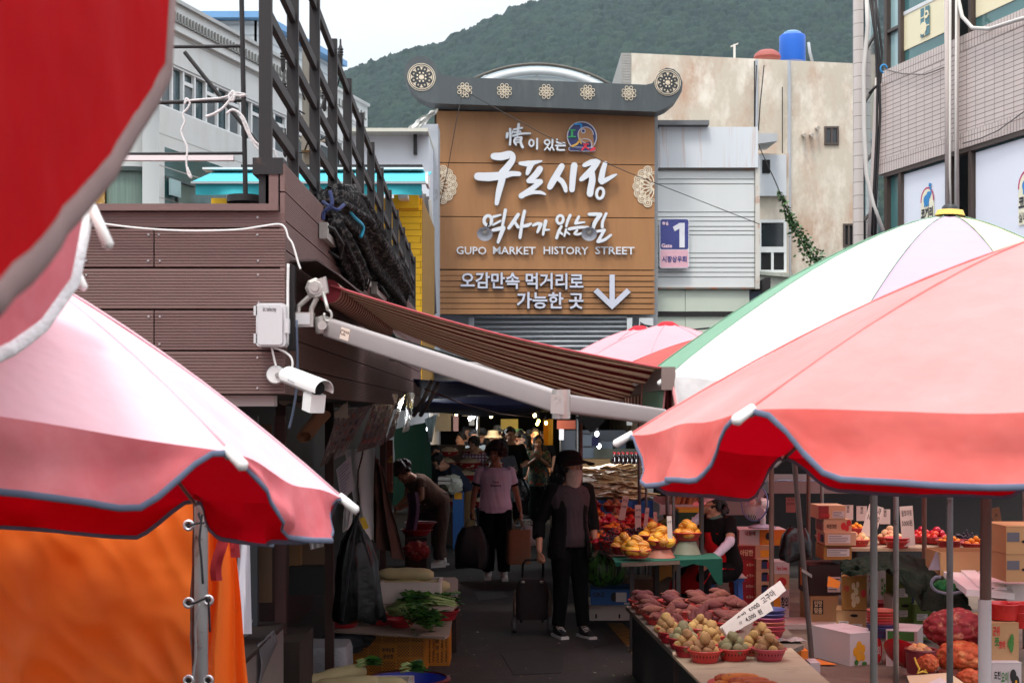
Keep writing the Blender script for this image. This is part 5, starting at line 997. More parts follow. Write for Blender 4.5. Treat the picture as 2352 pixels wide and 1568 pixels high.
def person(label,loc,h=1.6,face=0.0,lean=0.0,leanx=0.0,head=0.0,headdn=0.0,AL=None,AR=None,KL=None,KR=None,FL=None,FR=None,skin=SKIN,top=None,sleeve='short',bottom=None,shoes=None,hair='bob',hairm=None,vox=.014,wide=1.0,wr=.006,topz=None,seed=0,bot='trousers',pelvis=.86,curl=(.55,.55),group=None,openx=None,coat=None):
 loc=Vector(loc);k=h/1.6;rot=Matrix.Rotation(face,3,'Z');root=thing('person',loc,label,'person',group);hairm=hairm or HAIRB
 W=lambda p:loc+rot@(Vector(p)*k)
 pv=V(0,0,pelvis);lm=Matrix.Rotation(lean,3,'X')@Matrix.Rotation(leanx,3,'Y')
 U=lambda x,y,z:pv+lm@(V(x,y,z)-V(0,0,.86))
 w_=wide
 sh={1:U(.165*w_,0,1.30),-1:U(-.165*w_,0,1.30)}
 hip={1:pv+V(.085*w_,0,-.02),-1:pv+V(-.085*w_,0,-.02)}
 kn={1:V(*(KL or(.10,-.02,.46))),-1:V(*(KR or(-.10,-.02,.46)))};an={1:V(*(FL or(.10,.02,.09))),-1:V(*(FR or(-.10,.02,.09)))}
 arm={1:AL or(U(.23*w_,.03,1.06),U(.25*w_,-.05,.84)),-1:AR or(U(-.23*w_,.03,1.06),U(-.25*w_,-.05,.84))}
 arm={s:(Vector(a[0]),Vector(a[1]))for s,a in arm.items()}
 upx=rot@V(1,0,0)
 def torso(m,g=0.0,z0=.80,z1=1.42):
  rows=[(.80,.150,.100),(.88,.165,.115),(.98,.145,.105),(1.06,.142,.102),(1.16,.158,.115),(1.25,.168,.108),(1.31,.150,.085),(1.345,.085,.062),(1.42,.054,.054)]
  pts=[(U(0,0.0,z),(a*w_+g),(b*w_+g))for z,a,b in rows if z0-.001<=z<=z1+.001]
  m.tube([W(p)for p,a,b in pts],[a*k for p,a,b in pts],20,ell=[b/a for p,a,b in pts],up=upx)
 hc=U(0,-.02,1.485);hl=lm@V(0,0,1);hr=rot@Matrix.Rotation(head,3,'Z')@Matrix.Rotation(headdn+lean*.75,3,'X');HW=W(hc)
 Hh=lambda x,y,z:HW+hr@(V(x,y,z)*k)
 b=M();torso(b)
 b.tube([W(U(0,0,1.30)),W(U(0,-.005,1.38)),Hh(0,.01,-.06)],[.058*k,.052*k,.05*k],12)
 b.ball(Hh(0,.012,.03),(.075*k,.092*k,.095*k),3,rot=hr);b.ball(Hh(0,-.022,-.035),(.062*k,.068*k,.088*k),3,rot=hr)
 b.tube([Hh(0,-.082,.03),Hh(0,-.105,-.022),Hh(0,-.088,-.034)],[.008*k,.014*k,.012*k],8)
 b.ball(Hh(0,-.076,-.10),(.026*k,.02*k,.018*k),2,rot=hr)
 for s in(1,-1):
  b.ball(Hh(.076*s,.012,-.005),(.012*k,.02*k,.032*k),2,rot=hr)
  b.ball(Hh(.042*s,-.068,-.028),(.024*k,.016*k,.022*k),2,rot=hr)
  b.tube([Hh(.012*s,-.083,.036),Hh(.05*s,-.072,.036)],.010*k,6)
 for s in(1,-1):
  e,wv=arm[s];S_=sh[s]
  b.tube([W(S_),W(S_.lerp(e,.5)),W(e)],[.050*k,.044*k,.038*k],12);b.ball(W(S_),.052*k,2)
  b.tube([W(e),W(e.lerp(wv,.35)),W(wv)],[.037*k,.037*k,.025*k],12);b.ball(W(e),.038*k,2)
  # hand: palm, four fingers of unequal length, thumb from the side of the palm
  dv=(wv-e).normalized();sd_=dv.cross(V(0,1,0));sd_=sd_.normalized()if sd_.length>.1 else V(1,0,0);pn=sd_.cross(dv)*(-s)
  if abs(dv.z)>.6:sd_,pn=V(0,1,0)-dv*dv.y,V(-s,0,0);sd_.normalize()
  c0=wv+dv*.05;b.tube([W(wv-dv*.01),W(c0),W(wv+dv*.085)],[.026*k,.037*k,.036*k],10,ell=.5,up=rot@sd_)
  cu_=curl[0 if s>0 else 1]
  for i,(o,ln)in enumerate(((-.030,.060),(-.010,.072),(.010,.067),(.029,.052))):
   q0=wv+dv*.082+sd_*o;d1=(dv*math.cos(cu_*.6)+pn*math.sin(cu_*.6));d2=dv*math.cos(cu_*1.5)+pn*math.sin(cu_*1.5);d3=dv*math.cos(cu_*2.3)+pn*math.sin(cu_*2.3)
   q1=q0+d1*ln*.45;q2=q1+d2*ln*.32;q3=q2+d3*ln*.26;b.tube([W(q0-dv*.015),W(q1),W(q2),W(q3)],[.0100*k,.0095*k,.0088*k,.0075*k],8)
  t0=wv+dv*.03-sd_*.03;b.tube([W(t0),W(t0+dv*.03-sd_*.022+pn*.012),W(t0+dv*.058-sd_*.022+pn*.026)],[.013*k,.011*k,.009*k],8)
  b.tube([W(hip[s]),W(hip[s].lerp(kn[s],.5)),W(kn[s])],[.085*k,.072*k,.054*k],14);b.ball(W(kn[s]),.054*k,2);b.tube([W(kn[s]),W(kn[s].lerp(an[s],.35)),W(an[s])],[.053*k,.052*k,.035*k],12)
  f0=an[s]+V(0,.03,-.05);b.tube([W(f0),W(an[s]+V(0,-.04,-.045)),W(an[s]+V(.01*s,-.13,-.068))],[.03*k,.036*k,.022*k],10)
 fuse(b,vox*.8,2,name='body',mat=skin,parent=root)
 # features
 for s in(1,-1):
  ey=M();ey.ball(Hh(.031*s,-.0795,.014),(.013*k,.007*k,.0062*k),2,rot=hr);eo=ey.build('eye',EYEW,root,smooth=True);M().ball(Hh(.031*s,-.0845,.014),(.0058*k,.003*k,.0058*k),1,rot=hr).build('iris',EYED,eo,smooth=True)
  M().tube([Hh(.014*s,-.0895,.034),Hh(.032*s,-.086,.041),Hh(.052*s,-.074,.034)],.0042*k,6).build('eyebrow',hairm,root,smooth=True)
 M().tube([Hh(-.024,-.083,-.066),Hh(0,-.091,-.064),Hh(.024,-.083,-.066)],[.003*k,.0075*k,.003*k],8).build('mouth',LIP,root,smooth=True)
 # hair
 hm=M();rh=random.Random(seed)
 if hair=='curly':
  for i in range(90):
   a=rh.uniform(0,6.28);e=rh.uniform(-.25,1.45);x,y,z=math.cos(e)*math.cos(a)*.115,math.cos(e)*math.sin(a)*.12+.025,math.sin(e)*.125+.045
   if y<-.05 and z<.075:continue
   hm.ball(Hh(x,y,z),.036*k,1)
  hm.ball(Hh(0,.03,.06),(.10*k,.105*k,.10*k),2,rot=hr)
 elif hair in('bob','short','bun','man'):
  for i in range(60 if hair!='man' else 46):
   a=rh.uniform(0,6.28);lo={'bob':-.9,'short':-.35,'bun':-.2,'man':0.0}[hair];e=rh.uniform(lo,1.45);x,y,z=math.cos(e)*math.cos(a)*.085,math.cos(e)*math.sin(a)*.095+.02,math.sin(e)*.10+.04
   if y<-.045 and z<.085:continue
   if hair=='man' and y<0 and z<.05:continue
   hm.ball(Hh(x,y,z),(.026*k,.026*k,.032*k),1)
  hm.ball(Hh(0,.03,.055),(.085*k,.088*k,.088*k),2,rot=hr)
  if hair=='bob':
   for i in range(40):
    a=rh.uniform(-.35,math.pi+.35);z=rh.uniform(-.13,.04);hm.ball(Hh(.085*math.cos(a),.03+.085*math.sin(a),z),(.026*k,.026*k,.04*k),1)
  if hair=='bun':hm.ball(Hh(0,.13,.06),.05*k,2)
 if hm.v:fuse(hm,vox*.8,2,wr=.004 if hair=='curly' else .003,ws=60,seed=seed,name='hair',mat=hairm,parent=root,wz=1)
 # clothes
 if top:
  t=M();g=.024;torso(t,g,.80 if topz is None else .80,1.345)
  if topz:t.tube([W(pv+V(0,0,z-.86))for z in(.90,.80,topz)],[a*k*w_ for a in(.182,.19,.20)],20,ell=.74,up=upx)
  for s in(1,-1):
   e,wv=arm[s];S_=sh[s];fr={'short':.62,'long':1,'none':.12,'cap':.35,'elbow':.95}[sleeve];t.ball(W(S_),.064*k,2)
   t.tube([W(S_),W(S_.lerp(e,fr))],[.062*k,.060*k if fr<1 else .05*k],14)
   if sleeve=='long':t.ball(W(e),.05*k,2);t.tube([W(e),W(e.lerp(wv,.94))],[.049*k,.036*k],12)
  fuse(t,vox,3,wr=wr,seed=seed,name='top',mat=top,parent=root)
 if bottom:
  t=M();t.tube([W(pv+V(0,0,d))for d in(.12,.03,-.07)],[.146*k*w_,.166*k*w_,.164*k*w_],20,ell=.72,up=upx)
  if bot=='skirt':t.tube([W(pv),W(V(0,0,.5)),W(V(0,.0,.14))],[.17*k,.2*k,.21*k],20,ell=.7,up=upx)
  for s in(1,-1):
   if bot=='shorts':t.tube([W(hip[s]),W(hip[s].lerp(kn[s],.9))],[.10*k,.088*k],14);continue
   wl_=1.25 if bot=='wide' else 1.0
   t.tube([W(hip[s]),W(hip[s].lerp(kn[s],.5)),W(kn[s])],[.10*k*w_,.088*k*wl_,.070*k*wl_],16);t.ball(W(kn[s]),.070*k*wl_,2);t.tube([W(kn[s]),W(kn[s].lerp(an[s],.4)),W(an[s]+V(0,.0,.01))],[.070*k*wl_,.066*k*wl_,.058*k*wl_],16)
  fuse(t,vox,3,wr=wr,seed=seed+3,name='trousers' if bot!='skirt' else 'skirt',mat=bottom,parent=root)
 if shoes:
  for s in(1,-1):
   t=M();a=an[s];t.tube([W(a+V(0,.05,-.045)),W(a+V(0,-.0,-.035)),W(a+V(.004*s,-.08,-.05)),W(a+V(.012*s,-.15,-.062))],[.034*k,.046*k,.042*k,.026*k],14,ell=.9)
   t.ball(W(a+V(0,.01,-.01)),.046*k,2);so_=fuse(t,vox*.6,2,name='shoe',mat=shoes[0],parent=root)
   z=a.z-.09;M().slab([[W(V(a.x+sx*(.036+.006*math.sin(v*3))+.012*s*v,a.y+.085-.26*v,z+.001))for sx in(-1,1)]for v in(0,.1,.3,.6,.85,1)],rot@V(0,0,.024*k)).build('sole',shoes[1],so_,smooth='auto')
 root['k']=k
 return root,W,Hh,arm,U
def knit(name,c,**kw):return pm(name,c,rough=.9,var=.12,vs=6,spec=.15,**kw)
LAV=knit('lavender_tee',C(240,212,236));BLK=knit('black_cloth',C(20,18,19));BLK2=knit('near_black_trousers',C(15,14,16));CHAR=knit('charcoal_tee',C(72,60,64));BRN=knit('brown_vest',C(112,86,74));BRN2=pm('brown_pattern_trousers',C(84,64,56),rough=.9,var=.4,vs=30);NVY=knit('navy_top',C(48,54,72));KHAKI=pm('khaki_apron',C(128,100,64),rough=.9,var=.35,vs=9)
GREYT=pm('marl_grey_tee',C(96,98,106),rough=.9,var=.5,vs=70);LGREY=knit('pale_grey_jacket',C(150,156,158));DKG=knit('dark_green_trousers',C(34,44,42));BLUE=knit('blue_shirt',C(52,104,170));REDA=knit('red_apron',C(196,24,30));DGR=knit('dark_grey_cloth',C(52,50,54));JEAN=pm('dark_denim',C(40,46,60),rough=.9,var=.25,vs=30)
plaid=striped('plaid_shirt',C(190,176,184),C(112,62,92),18,'X',.3,rough=.9,grid2=('Z',18,.3))
flor=pm('floral_blouse',C(74,96,84),rough=.85,var=.4,vs=14,c2=C(196,84,62),cs=11,cpos=(.56,.60),c3=C(206,176,120))
WSH=(pm('white_shoe',C(214,212,208),rough=.6),SOLE);BSH=(pm('black_shoe',C(26,24,26),rough=.6),SOLE);GSH=(pm('grey_shoe',C(120,118,120),rough=.7),SOLE)
# woman in the pink tee
r1,W1,H1,a1_,U1=person('woman in a pale pink ringer tee with curly auburn hair carrying bags in both hands',GZ(1138,1330),1.63,face=R(2),head=R(-24),AL=(V(.25,.04,1.05),V(.30,-.06,.82)),AR=(V(-.25,.02,1.06),V(-.285,-.10,.83)),KL=(.09,-.03,.46),KR=(-.09,.0,.46),FL=(.10,-.04,.09),FR=(-.085,.08,.09),skin=SKIND,top=LAV,bottom=BLK2,shoes=WSH,hair='curly',hairm=HAIRR,vox=.011,wide=1.08,seed=1,curl=(1.0,1.0),bot='wide')
k=r1['k']
for s in(1,-1):
 e,wv=a1_[s];S_=U1(.178*s,0,1.30);q=S_.lerp(e,.60);dv=(e-S_).normalized();M().tube([W1(q),W1(q+dv*.022)],.066*k,16).build('sleeve_band',BLK,r1,smooth=True)
M().tube([W1(U1(.082*math.cos(a),-.066*math.sin(a)-.004,1.352-.035*max(0,math.sin(a))))for a in[i*2*math.pi/24 for i in range(25)]],.011*k,8).build('collar_band',BLK,r1,smooth=True)
m=M();o=W1(U1(.0,-.158,1.165));m.text('New',.042,o,(1,0,0),(0,0,1),bold=.02);m.text('Balance',.042,o-V(0,-.004,.042),(1,0,0),(0,0,1),bold=.02);m.build('shirt_print',pm('dark_violet_print',C(70,50,74)),r1)
def bag(name,top,w_,h_,d_,mt,label,cat,handle,hm=None,rz=0.0,crum=.0,n=14,taper=.9,seed=0,hl=.12):
 """a soft bag hung from a point: body sagging wider at the bottom, two handle loops"""
 top=Vector(top);root=thing(name,top-V(0,0,h_+hl),label,cat);m=M();rot=Matrix.Rotation(rz,3,'Z');prof=[(0.55 if crum else .98,0),(.8 if crum else .98,.2),(1,.5),(1.02,.8),(.97,.96),(.90,1.0)]
 rows=[]
 for f,t in prof:
  row=[]
  for i in range(n*2):
   a=2*math.pi*i/(n*2);c_,s_=math.cos(a),math.sin(a);ex=.35 if not crum else .75
   x=math.copysign(abs(c_)**ex,c_)*w_/2*f;y=math.copysign(abs(s_)**ex,s_)*d_/2*f
   q=V(x,y,-hl-h_*t);q+=V(1,1,.5)*(crum*mnoise.noise(V(x*9+seed,y*9,t*4)))
   row.append(top+rot@q)
  row.append(row[0]);rows.append(row)
 m.grid(rows);k_=len(m.v);m.add(rows[-1][:-1],[tuple(range(n*2))]);m.build('bag_body',mt,root,smooth='auto')
 if handle:
  for s in(1,-1):
   M().tube([top+rot@q for q in(V(-w_*.22,s*d_*.3,-hl-h_*.04),V(-w_*.14,s*d_*.12,-hl*.3),V(0,0,0),V(w_*.14,s*d_*.12,-hl*.3),V(w_*.22,s*d_*.3,-hl-h_*.04))],.006,6).build('handle',hm or mt,root,smooth=True)
 return root
hl_=W1(a1_[-1][1]+V(0,-.02,-.085));hr_=W1(a1_[1][1]+V(0,-.02,-.085))
bag('shopping_bag',hl_,.40,.50,.15,pm('black_bag',C(22,20,22),rough=.5,bump=.3,bs=12),'large floppy black bag held in the right hand of the woman in pink','bag',True,hl=.10,seed=2,crum=.05)
bag('paper_bag',hr_+V(-.03,-.02,0),.30,.42,.14,pm('kraft_paper',C(150,108,78),rough=.8,var=.08,bump=.2,bs=8),'brown kraft paper bag held by the woman in pink','bag',True,hl=.13,rz=R(20))
bag('plastic_bag',hr_+V(.10,.06,-.02),.26,.24,.14,pm('translucent_white_film',C(200,200,200),rough=.35,bump=.5,bs=14,trans=(C(210,210,210),.3)),'crumpled white plastic bag beside the paper bag','bag',True,hl=.07,crum=.04,seed=4)
# woman in black with sun visor and mask
r2,W2,H2,a2_,U2=person('woman in black cardigan, sun visor cap and pale face mask holding a trolley',GZ(1308,1462),1.64,face=R(22),head=R(28),AL=(V(.24,.04,1.05),V(.24,-.02,.84)),AR=(V(-.25,.10,1.01),V(-.30,-.02,.765)),KL=(.10,.0,.46),KR=(-.07,.02,.46),FL=(.11,-.06,.09),FR=(-.09,.04,.09),skin=SKIN,top=CHAR,sleeve='cap',bottom=BLK2,shoes=BSH,hair='bob',vox=.010,wide=1.0,seed=2,curl=(.5,1.2))
k=r2['k'];t=M()
for s in(1,-1):
 e,wv=a2_[s];S_=U2(.165*s,0,1.30);t.ball(W2(S_),.070*k,2);t.tube([W2(S_),W2(e)],[.068*k,.058*k],14);t.ball(W2(e),.058*k,2);t.tube([W2(e),W2(e.lerp(wv,.55))],[.058*k,.056*k],14)
 rows=[]
 for z,a in((1.335,.11),(1.28,.165),(1.15,.182),(1.0,.176),(.88,.20),(.76,.215),(.70,.22)):
  rows.append([W2(U2(s*a*math.sin(q),-a*.78*math.cos(q),z))for q in np.linspace(R(26 if z<1.3 else 40),math.pi+.1,14)])
 t.slab(rows,V(0,0,.0)+V(0,.016,0))
fuse(t,.012,3,wr=.006,seed=9,name='cardigan',mat=BLK,parent=r2)
cp_=M();cp_.lathe([(.125,0),(.122,.05),(.10,.095),(.05,.118),(0,.122)],H2(0,.018,.05),24,axis=(H2(0,0,1)-H2(0,0,0)));cp_.build('cap_crown',BLK,r2,smooth=True)
bm_=M();rows=[]
for rr in(.112,.14,.18,.21):rows.append([H2(rr*1.02*math.sin(q),.01-rr*1.08*math.cos(q),.075-.07*((rr-.112)/.12)*(.35+.65*abs(math.sin(q))**2))for q in np.linspace(-1.25,1.25,26)])
bm_.slab(rows,(0,0,.006));bm_.build('cap_brim',BLK,r2,smooth='auto')
mk=M();rows=[]
for z,a,f in((-.005,.074,.098),(-.03,.076,.120),(-.07,.076,.108),(-.105,.073,.098),(-.14,.066,.088),(-.175,.055,.075)):
 rows.append([H2(a*math.sin(q)*1.06,-f*math.cos(q)*1.02-.004,z)for q in np.linspace(-1.45,1.45,16)])
mk.slab(rows,V(0,.004,0));mk.build('face_mask',pm('patterned_mask',C(176,148,138),rough=.85,var=.45,vs=45),r2,smooth='auto')
LACE=pm('white_lace',C(226,220,212),rough=.8)
for s,an_ in((1,V(.11,-.06,.09)),(-1,V(-.09,.04,.09))):
 for j in range(4):M().tube([W2(an_+V(-.03,-.02-j*.024,-.004-.008*j)),W2(an_+V(0,-.026-j*.024,.012-.011*j)),W2(an_+V(.03,-.02-j*.024,-.004-.008*j))],.005,6).build('lace',LACE,r2,smooth=True)
 # her shopping trolley
hw_=W2(a2_[-1][1]+V(0,-.03,-.08));tc_=GZ(1222,1452);tr=thing('shopping_trolley',V(tc_.x,tc_.y,0),'dark two wheeled shopping trolley pulled by the woman in black','trolley');x,y=tc_.x,tc_.y
tm=M();prof=[(.14,.10,.13),(.155,.115,.22),(.155,.12,.37),(.14,.10,.46),(.11,.08,.50)]
rows=[]
for a,b_,z in prof:rows.append([V(x+math.copysign(abs(math.cos(q))**.4,math.cos(q))*a,y+math.copysign(abs(math.sin(q))**.4,math.sin(q))*b_,z)for q in np.linspace(0,2*math.pi,33)])
tm.grid(rows);tm.add(rows[0][:-1],[tuple(range(32))]);tm.add(rows[-1][:-1],[tuple(range(32))]);tm.build('bag_body',pm('dark_maroon_canvas',C(40,28,30),rough=.8,bump=.3,bs=9),tr,smooth='auto')
M().tube([V(x-.10,y+.1,.08),V(x-.09,y+.11,.45),V(x-.085,y+.06,.62),V(x-.06,y+.04,.665),V(x+.08,y+.04,.67),V(x+.105,y+.06,.62),V(x+.10,y+.11,.45),V(x+.10,y+.1,.08)],.011,8).build('handle_frame',BLACKM,tr,smooth=True)
for s in(1,-1):
 wh_=M();wh_.lathe([(.03,-.02),(.075,-.02),(.088,-.012),(.088,.012),(.075,.02),(.03,.02)],V(x+s*.165,y+.05,.088),24,axis=(1,0,0));wo=wh_.build('wheel',pm('grey_rubber',C(112,112,112),rough=.7),tr,smooth='auto');M().lathe([(0,-.024),(.035,-.022),(.035,.022),(0,.024)],V(x+s*.165,y+.05,.088),16,axis=(1,0,0)).build('hub',BLACKM,wo,smooth='auto')
 M().ball(V(x+s*.155,y-.02,.27),(.025,.07,.13),2,nz=.3).build('side_pocket',pm('mottled_pocket',C(120,104,92),rough=.8,var=.7,vs=20),tr,smooth=True)
 M().ball(V(x+s*.085,y-.085,.475),(.022,.02,.015),2).build('clip',ALU,tr,smooth=True)
 # stooping woman in brown
person('stooping woman in a brown vest and patterned wide trousers, back bent, dark curly hair',GZ(1008,1300),1.62,face=R(-62),lean=R(52),head=R(10),headdn=R(6),AL=(V(.20,-.34,.92),V(.10,-.52,.82)),AR=(V(-.22,-.36,.90),V(-.06,-.56,.80)),skin=SKIND,top=BRN,sleeve='cap',bottom=BRN2,shoes=WSH,hair='curly',hairm=HAIRR,vox=.012,wide=1.1,seed=3,bot='wide',FL=(.10,-.05,.09),FR=(-.10,.1,.09))
# stooping person in navy further back
person('person in a navy top and khaki apron bending over the next stall',V(P(1068,0,22.3).x,22.3,0),1.6,face=R(-58),lean=R(46),headdn=R(18),AL=(V(.2,-.34,.95),V(.08,-.52,.92)),AR=(V(-.2,-.36,.95),V(-.08,-.54,.9)),top=NVY,sleeve='long',bottom=KHAKI,shoes=BSH,hair='short',vox=.016,wide=1.1,seed=4,bot='skirt')
def at(px,d):return V(P(px,0,d).x,d,0)
person('person in a checked plaid shirt looking down at a phone',at(1090,24.2),1.62,face=R(-20),head=R(-10),headdn=R(28),AL=(V(.22,-.05,1.06),V(.06,-.26,1.1)),AR=(V(-.22,-.05,1.06),V(-.05,-.26,1.1)),top=plaid,sleeve='long',bottom=JEAN,shoes=BSH,hair='short',vox=.016,seed=5)
person('man in a pale grey open jacket among the crowd',at(1088,27.5),1.70,face=R(10),AL=(V(.27,.02,1.08),V(.2,-.14,.92)),AR=(V(-.27,.02,1.08),V(-.2,-.14,.92)),skin=SKIND,top=LGREY,sleeve='long',bottom=BLK2,shoes=BSH,hair='man',vox=.017,wide=1.15,seed=6)
rg=person('woman in a marled grey tee with a black carrier bag on her arm',at(1152,24.0),1.58,face=R(14),head=R(-20),AL=(V(.24,-.03,1.07),V(.14,-.26,1.12)),AR=(V(-.23,.0,1.06),V(-.2,-.12,.86)),top=GREYT,sleeve='elbow',bottom=DGR,shoes=GSH,hair='bob',vox=.016,wide=1.12,seed=7,bot='shorts')
bag('plastic_bag',V(P(1192,0,23.7).x,23.7,1.10),.38,.36,.16,pm('black_film',C(20,20,22),rough=.25,bump=.4,bs=12),'black and grey plastic bag on the arm of the woman in the marled tee','bag',True,hl=.16,crum=.05,seed=6)
person('man with short black hair and a black T-shirt behind the marled tee',at(1172,26.0),1.76,face=R(6),head=R(8),top=BLK,sleeve='elbow',AL=(V(.27,.0,1.06),V(.18,-.24,1.0)),bottom=BLK2,shoes=BSH,hair='man',vox=.016,wide=1.15,seed=8)
person('woman in a colourful floral blouse with her hands clasped at her chest',GZ(1236,1203),1.60,face=R(-6),AL=(V(.21,-.06,1.08),V(.02,-.20,1.24)),AR=(V(-.21,-.06,1.08),V(-.02,-.20,1.22)),top=flor,sleeve='elbow',topz=.70,bottom=DKG,shoes=BSH,hair='bob',vox=.014,seed=9,bot='wide')
bag('shoulder_bag',at(1265,26)+V(0,-.12,1.0),.24,.26,.1,pm('speckled_tapestry',C(70,56,60),rough=.8,var=.9,vs=40,c2=C(200,180,170),cs=16,cpos=(.58,.62)),'speckled tapestry shoulder bag beside the floral blouse','bag',True,hl=.25)
for px,d,h_,tp_m,hr2,lab,fc in((1060,30.0,1.62,BLUE,'short','vendor in a blue shirt turned sideways under the white lamp',-70),(1068,31.5,1.72,DGR,'short','person with dark hair and white collar behind the blue shirted vendor',60),(1132,28.8,1.66,DGR,'man','dark clad person in a pale bucket hat beneath a bulb',170),(1118,29.6,1.5,BLK,'short','short person in black seen from behind, deep in the crowd',190),(1196,28.2,1.68,BLK,'man','person in black with short hair behind the black T-shirt man',175),(1208,27.4,1.62,DKG,'bob','woman in profile with dark bob and green grey top in the crowd',-75),(1228,29.0,1.72,BLK,'man','tall person in black just behind the floral blouse woman',15),(1180,31.0,1.64,CHAR,'short','farthest person in charcoal between the two lamps',185),(1000,22.8,1.5,DGR,'short','vendor with dark hair sitting low beside the green curtain',30),(1108,30.5,1.7,NVY,'man','man in navy in the crowd, partly behind the pale jacket',160),(1145,32.5,1.74,DGR,'man','tall dark haired man deep in the crowd behind the bucket hat',200),(1160,30.0,1.58,BRN,'bob','woman with a dark bob and brown top behind the marled tee',150),(1216,31.0,1.66,REDA,'short','person in dull red seen from behind at the lamps',190),(1076,33.5,1.7,LGREY,'man','grey haired looking man in pale grey near the white lamps',170),(1250,32.0,1.64,BLK,'bob','dark haired person by the yellow banner',-40)):
 pr_=person(lab,at(px,d),h_,face=R(fc),top=tp_m,sleeve='elbow',bottom=BLK2,shoes=BSH,hair=hr2,vox=.02,seed=int(px),wide=1.1)
 if 'bucket' in lab:M().lathe([(.20,-.04),(.19,-.03),(.12,.02),(.105,.10),(0,.115)],pr_[2](0,.01,.06),18).build('bucket_hat',pm('pale_hat',C(150,146,134),rough=.9),pr_[0],smooth='auto')
 # seated vendor in the red apron
vs0=V(P(1664,0,13.2).x,13.2,0)
rv,Wv,Hv,av,Uv=person('seated vendor in red apron, pink cap and white arm sleeves, hand at her mouth',vs0+V(0,0,0),1.6,face=R(-52),lean=R(14),head=R(-14),headdn=R(14),pelvis=.60,AL=(V(.24,-.18,.86),V(.20,-.38,.70)),AR=(V(-.20,-.30,.92),V(-.04,-.26,1.10)),KL=(.14,-.42,.54),KR=(-.14,-.42,.54),FL=(.14,-.40,.09),FR=(-.14,-.40,.09),top=BLK,sleeve='short',bottom=BLK2,shoes=BSH,hair='bob',vox=.011,wide=1.08,seed=21)
k=rv['k'];t=M();rows=[]
for z,a in((1.24,.07),(1.16,.11),(1.05,.155),(.95,.165),(.86,.19)):rows.append([Wv(Uv(a*math.sin(q),-.135*math.cos(q)-.02,z))for q in np.linspace(-1.2,1.2,12)*min(1.45,1+3*max(0,1.16-z))])
for yy,zz in((-.22,.66),(-.40,.63),(-.50,.52),(-.52,.40)):rows.append([Wv(V(.25*math.sin(q)*.9,yy,zz-.05*abs(math.sin(q))))for q in np.linspace(-1.2,1.2,12)])
t.slab(rows,rot_ if False else V(0,.006,0));t.build('apron',REDA,rv,smooth='auto')
M().tube([Wv(Uv(.10,-.12,1.22)),Wv(Uv(.12,.02,1.335)),Wv(Uv(.06,.12,1.2)),Wv(Uv(-.02,.125,1.0))],.012,6).build('apron_strap',REDA,rv,smooth=True);M().tube([Wv(Uv(-.10,-.12,1.22)),Wv(Uv(-.12,.02,1.335)),Wv(Uv(-.06,.12,1.2)),Wv(Uv(.02,.125,1.0))],.012,6).build('apron_strap',REDA,rv,smooth=True)
for s in(1,-1):
 e,wv=av[s];t=M();S_=Uv(.178*s,0,1.30);q=S_.lerp(e,.80);t.tube([Wv(q),Wv(e)],[.047*k,.046*k],14);t.ball(Wv(e),.046*k,2);t.tube([Wv(e),Wv(e.lerp(wv,.97))],[.046*k,.034*k],14);fuse(t,.010,2,wr=.004,ws=30,name='arm_sleeve',mat=pm('pale_lilac_sleeve',C(216,206,222),rough=.8),parent=rv)
t=M();t.lathe([(.108,0),(.104,.05),(.08,.085),(0,.1)],Hv(0,.012,.05),20,axis=(Hv(0,0,1)-Hv(0,0,0)));t.slab([[Hv(r_*math.sin(q),.0-r_*1.25*math.cos(q),.055-.2*(r_-.1))for q in np.linspace(-.85,.85,12)]for r_ in(.1,.12,.14)],(0,0,.006));t.build('cap',pm('pink_cap',C(226,168,172),rough=.8),rv,smooth='auto')
M().tube([Hv(.062*math.cos(a),.0+.062*math.sin(a),-.135)for a in[i*.5236 for i in range(13)]],.022*k,8).build('neck_scarf',pm('teal_scarf',C(88,120,112),rough=.9,var=.4,vs=20),rv,smooth=True)
# ------------------------------------------------------------------ market stalls
def q2(x,y):return 1378+.2197*x,1263.2+.2197*y
def q3(x,y):return 1780+.24316*x,1062+.24316*y
def q4(x,y):return 1837.4+.21875*x,1234.5+.21875*y
def qf(x,y):return 1320.7+.25634*x,1004.9+.25634*y
def ql_(x,y):return 631.6+.3418*x,1148.4+.3418*y
def qn(x,y):return 631.6+.21976*x,861.3+.21976*y
rs=random.Random(42)
PLY=pm('weathered_plywood',C(172,146,120),rough=.85,var=.15,vs=2,c2=C(120,98,80),cs=3,cpos=(.55,.75),stretch=(1,3,1),bump=.2,bs=30)
PLYD=pm('dark_plywood',C(104,88,76),rough=.85,var=.2,vs=2,c2=C(70,58,50),cs=3,cpos=(.5,.75),bump=.2,bs=30)
BASK=[pm('red_basket',C(186,52,48),rough=.45,var=.06),pm('rose_basket',C(178,66,78),rough=.45,var=.06),pm('crimson_basket',C(160,30,40),rough=.4,var=.06),pm('rust_basket',C(176,84,66),rough=.5,var=.08),pm('indigo_basket',C(66,62,112),rough=.5),pm('magenta_basket',C(160,58,96),rough=.45)]
SLOT=pm('basket_slot',C(84,24,24),rough=.8)
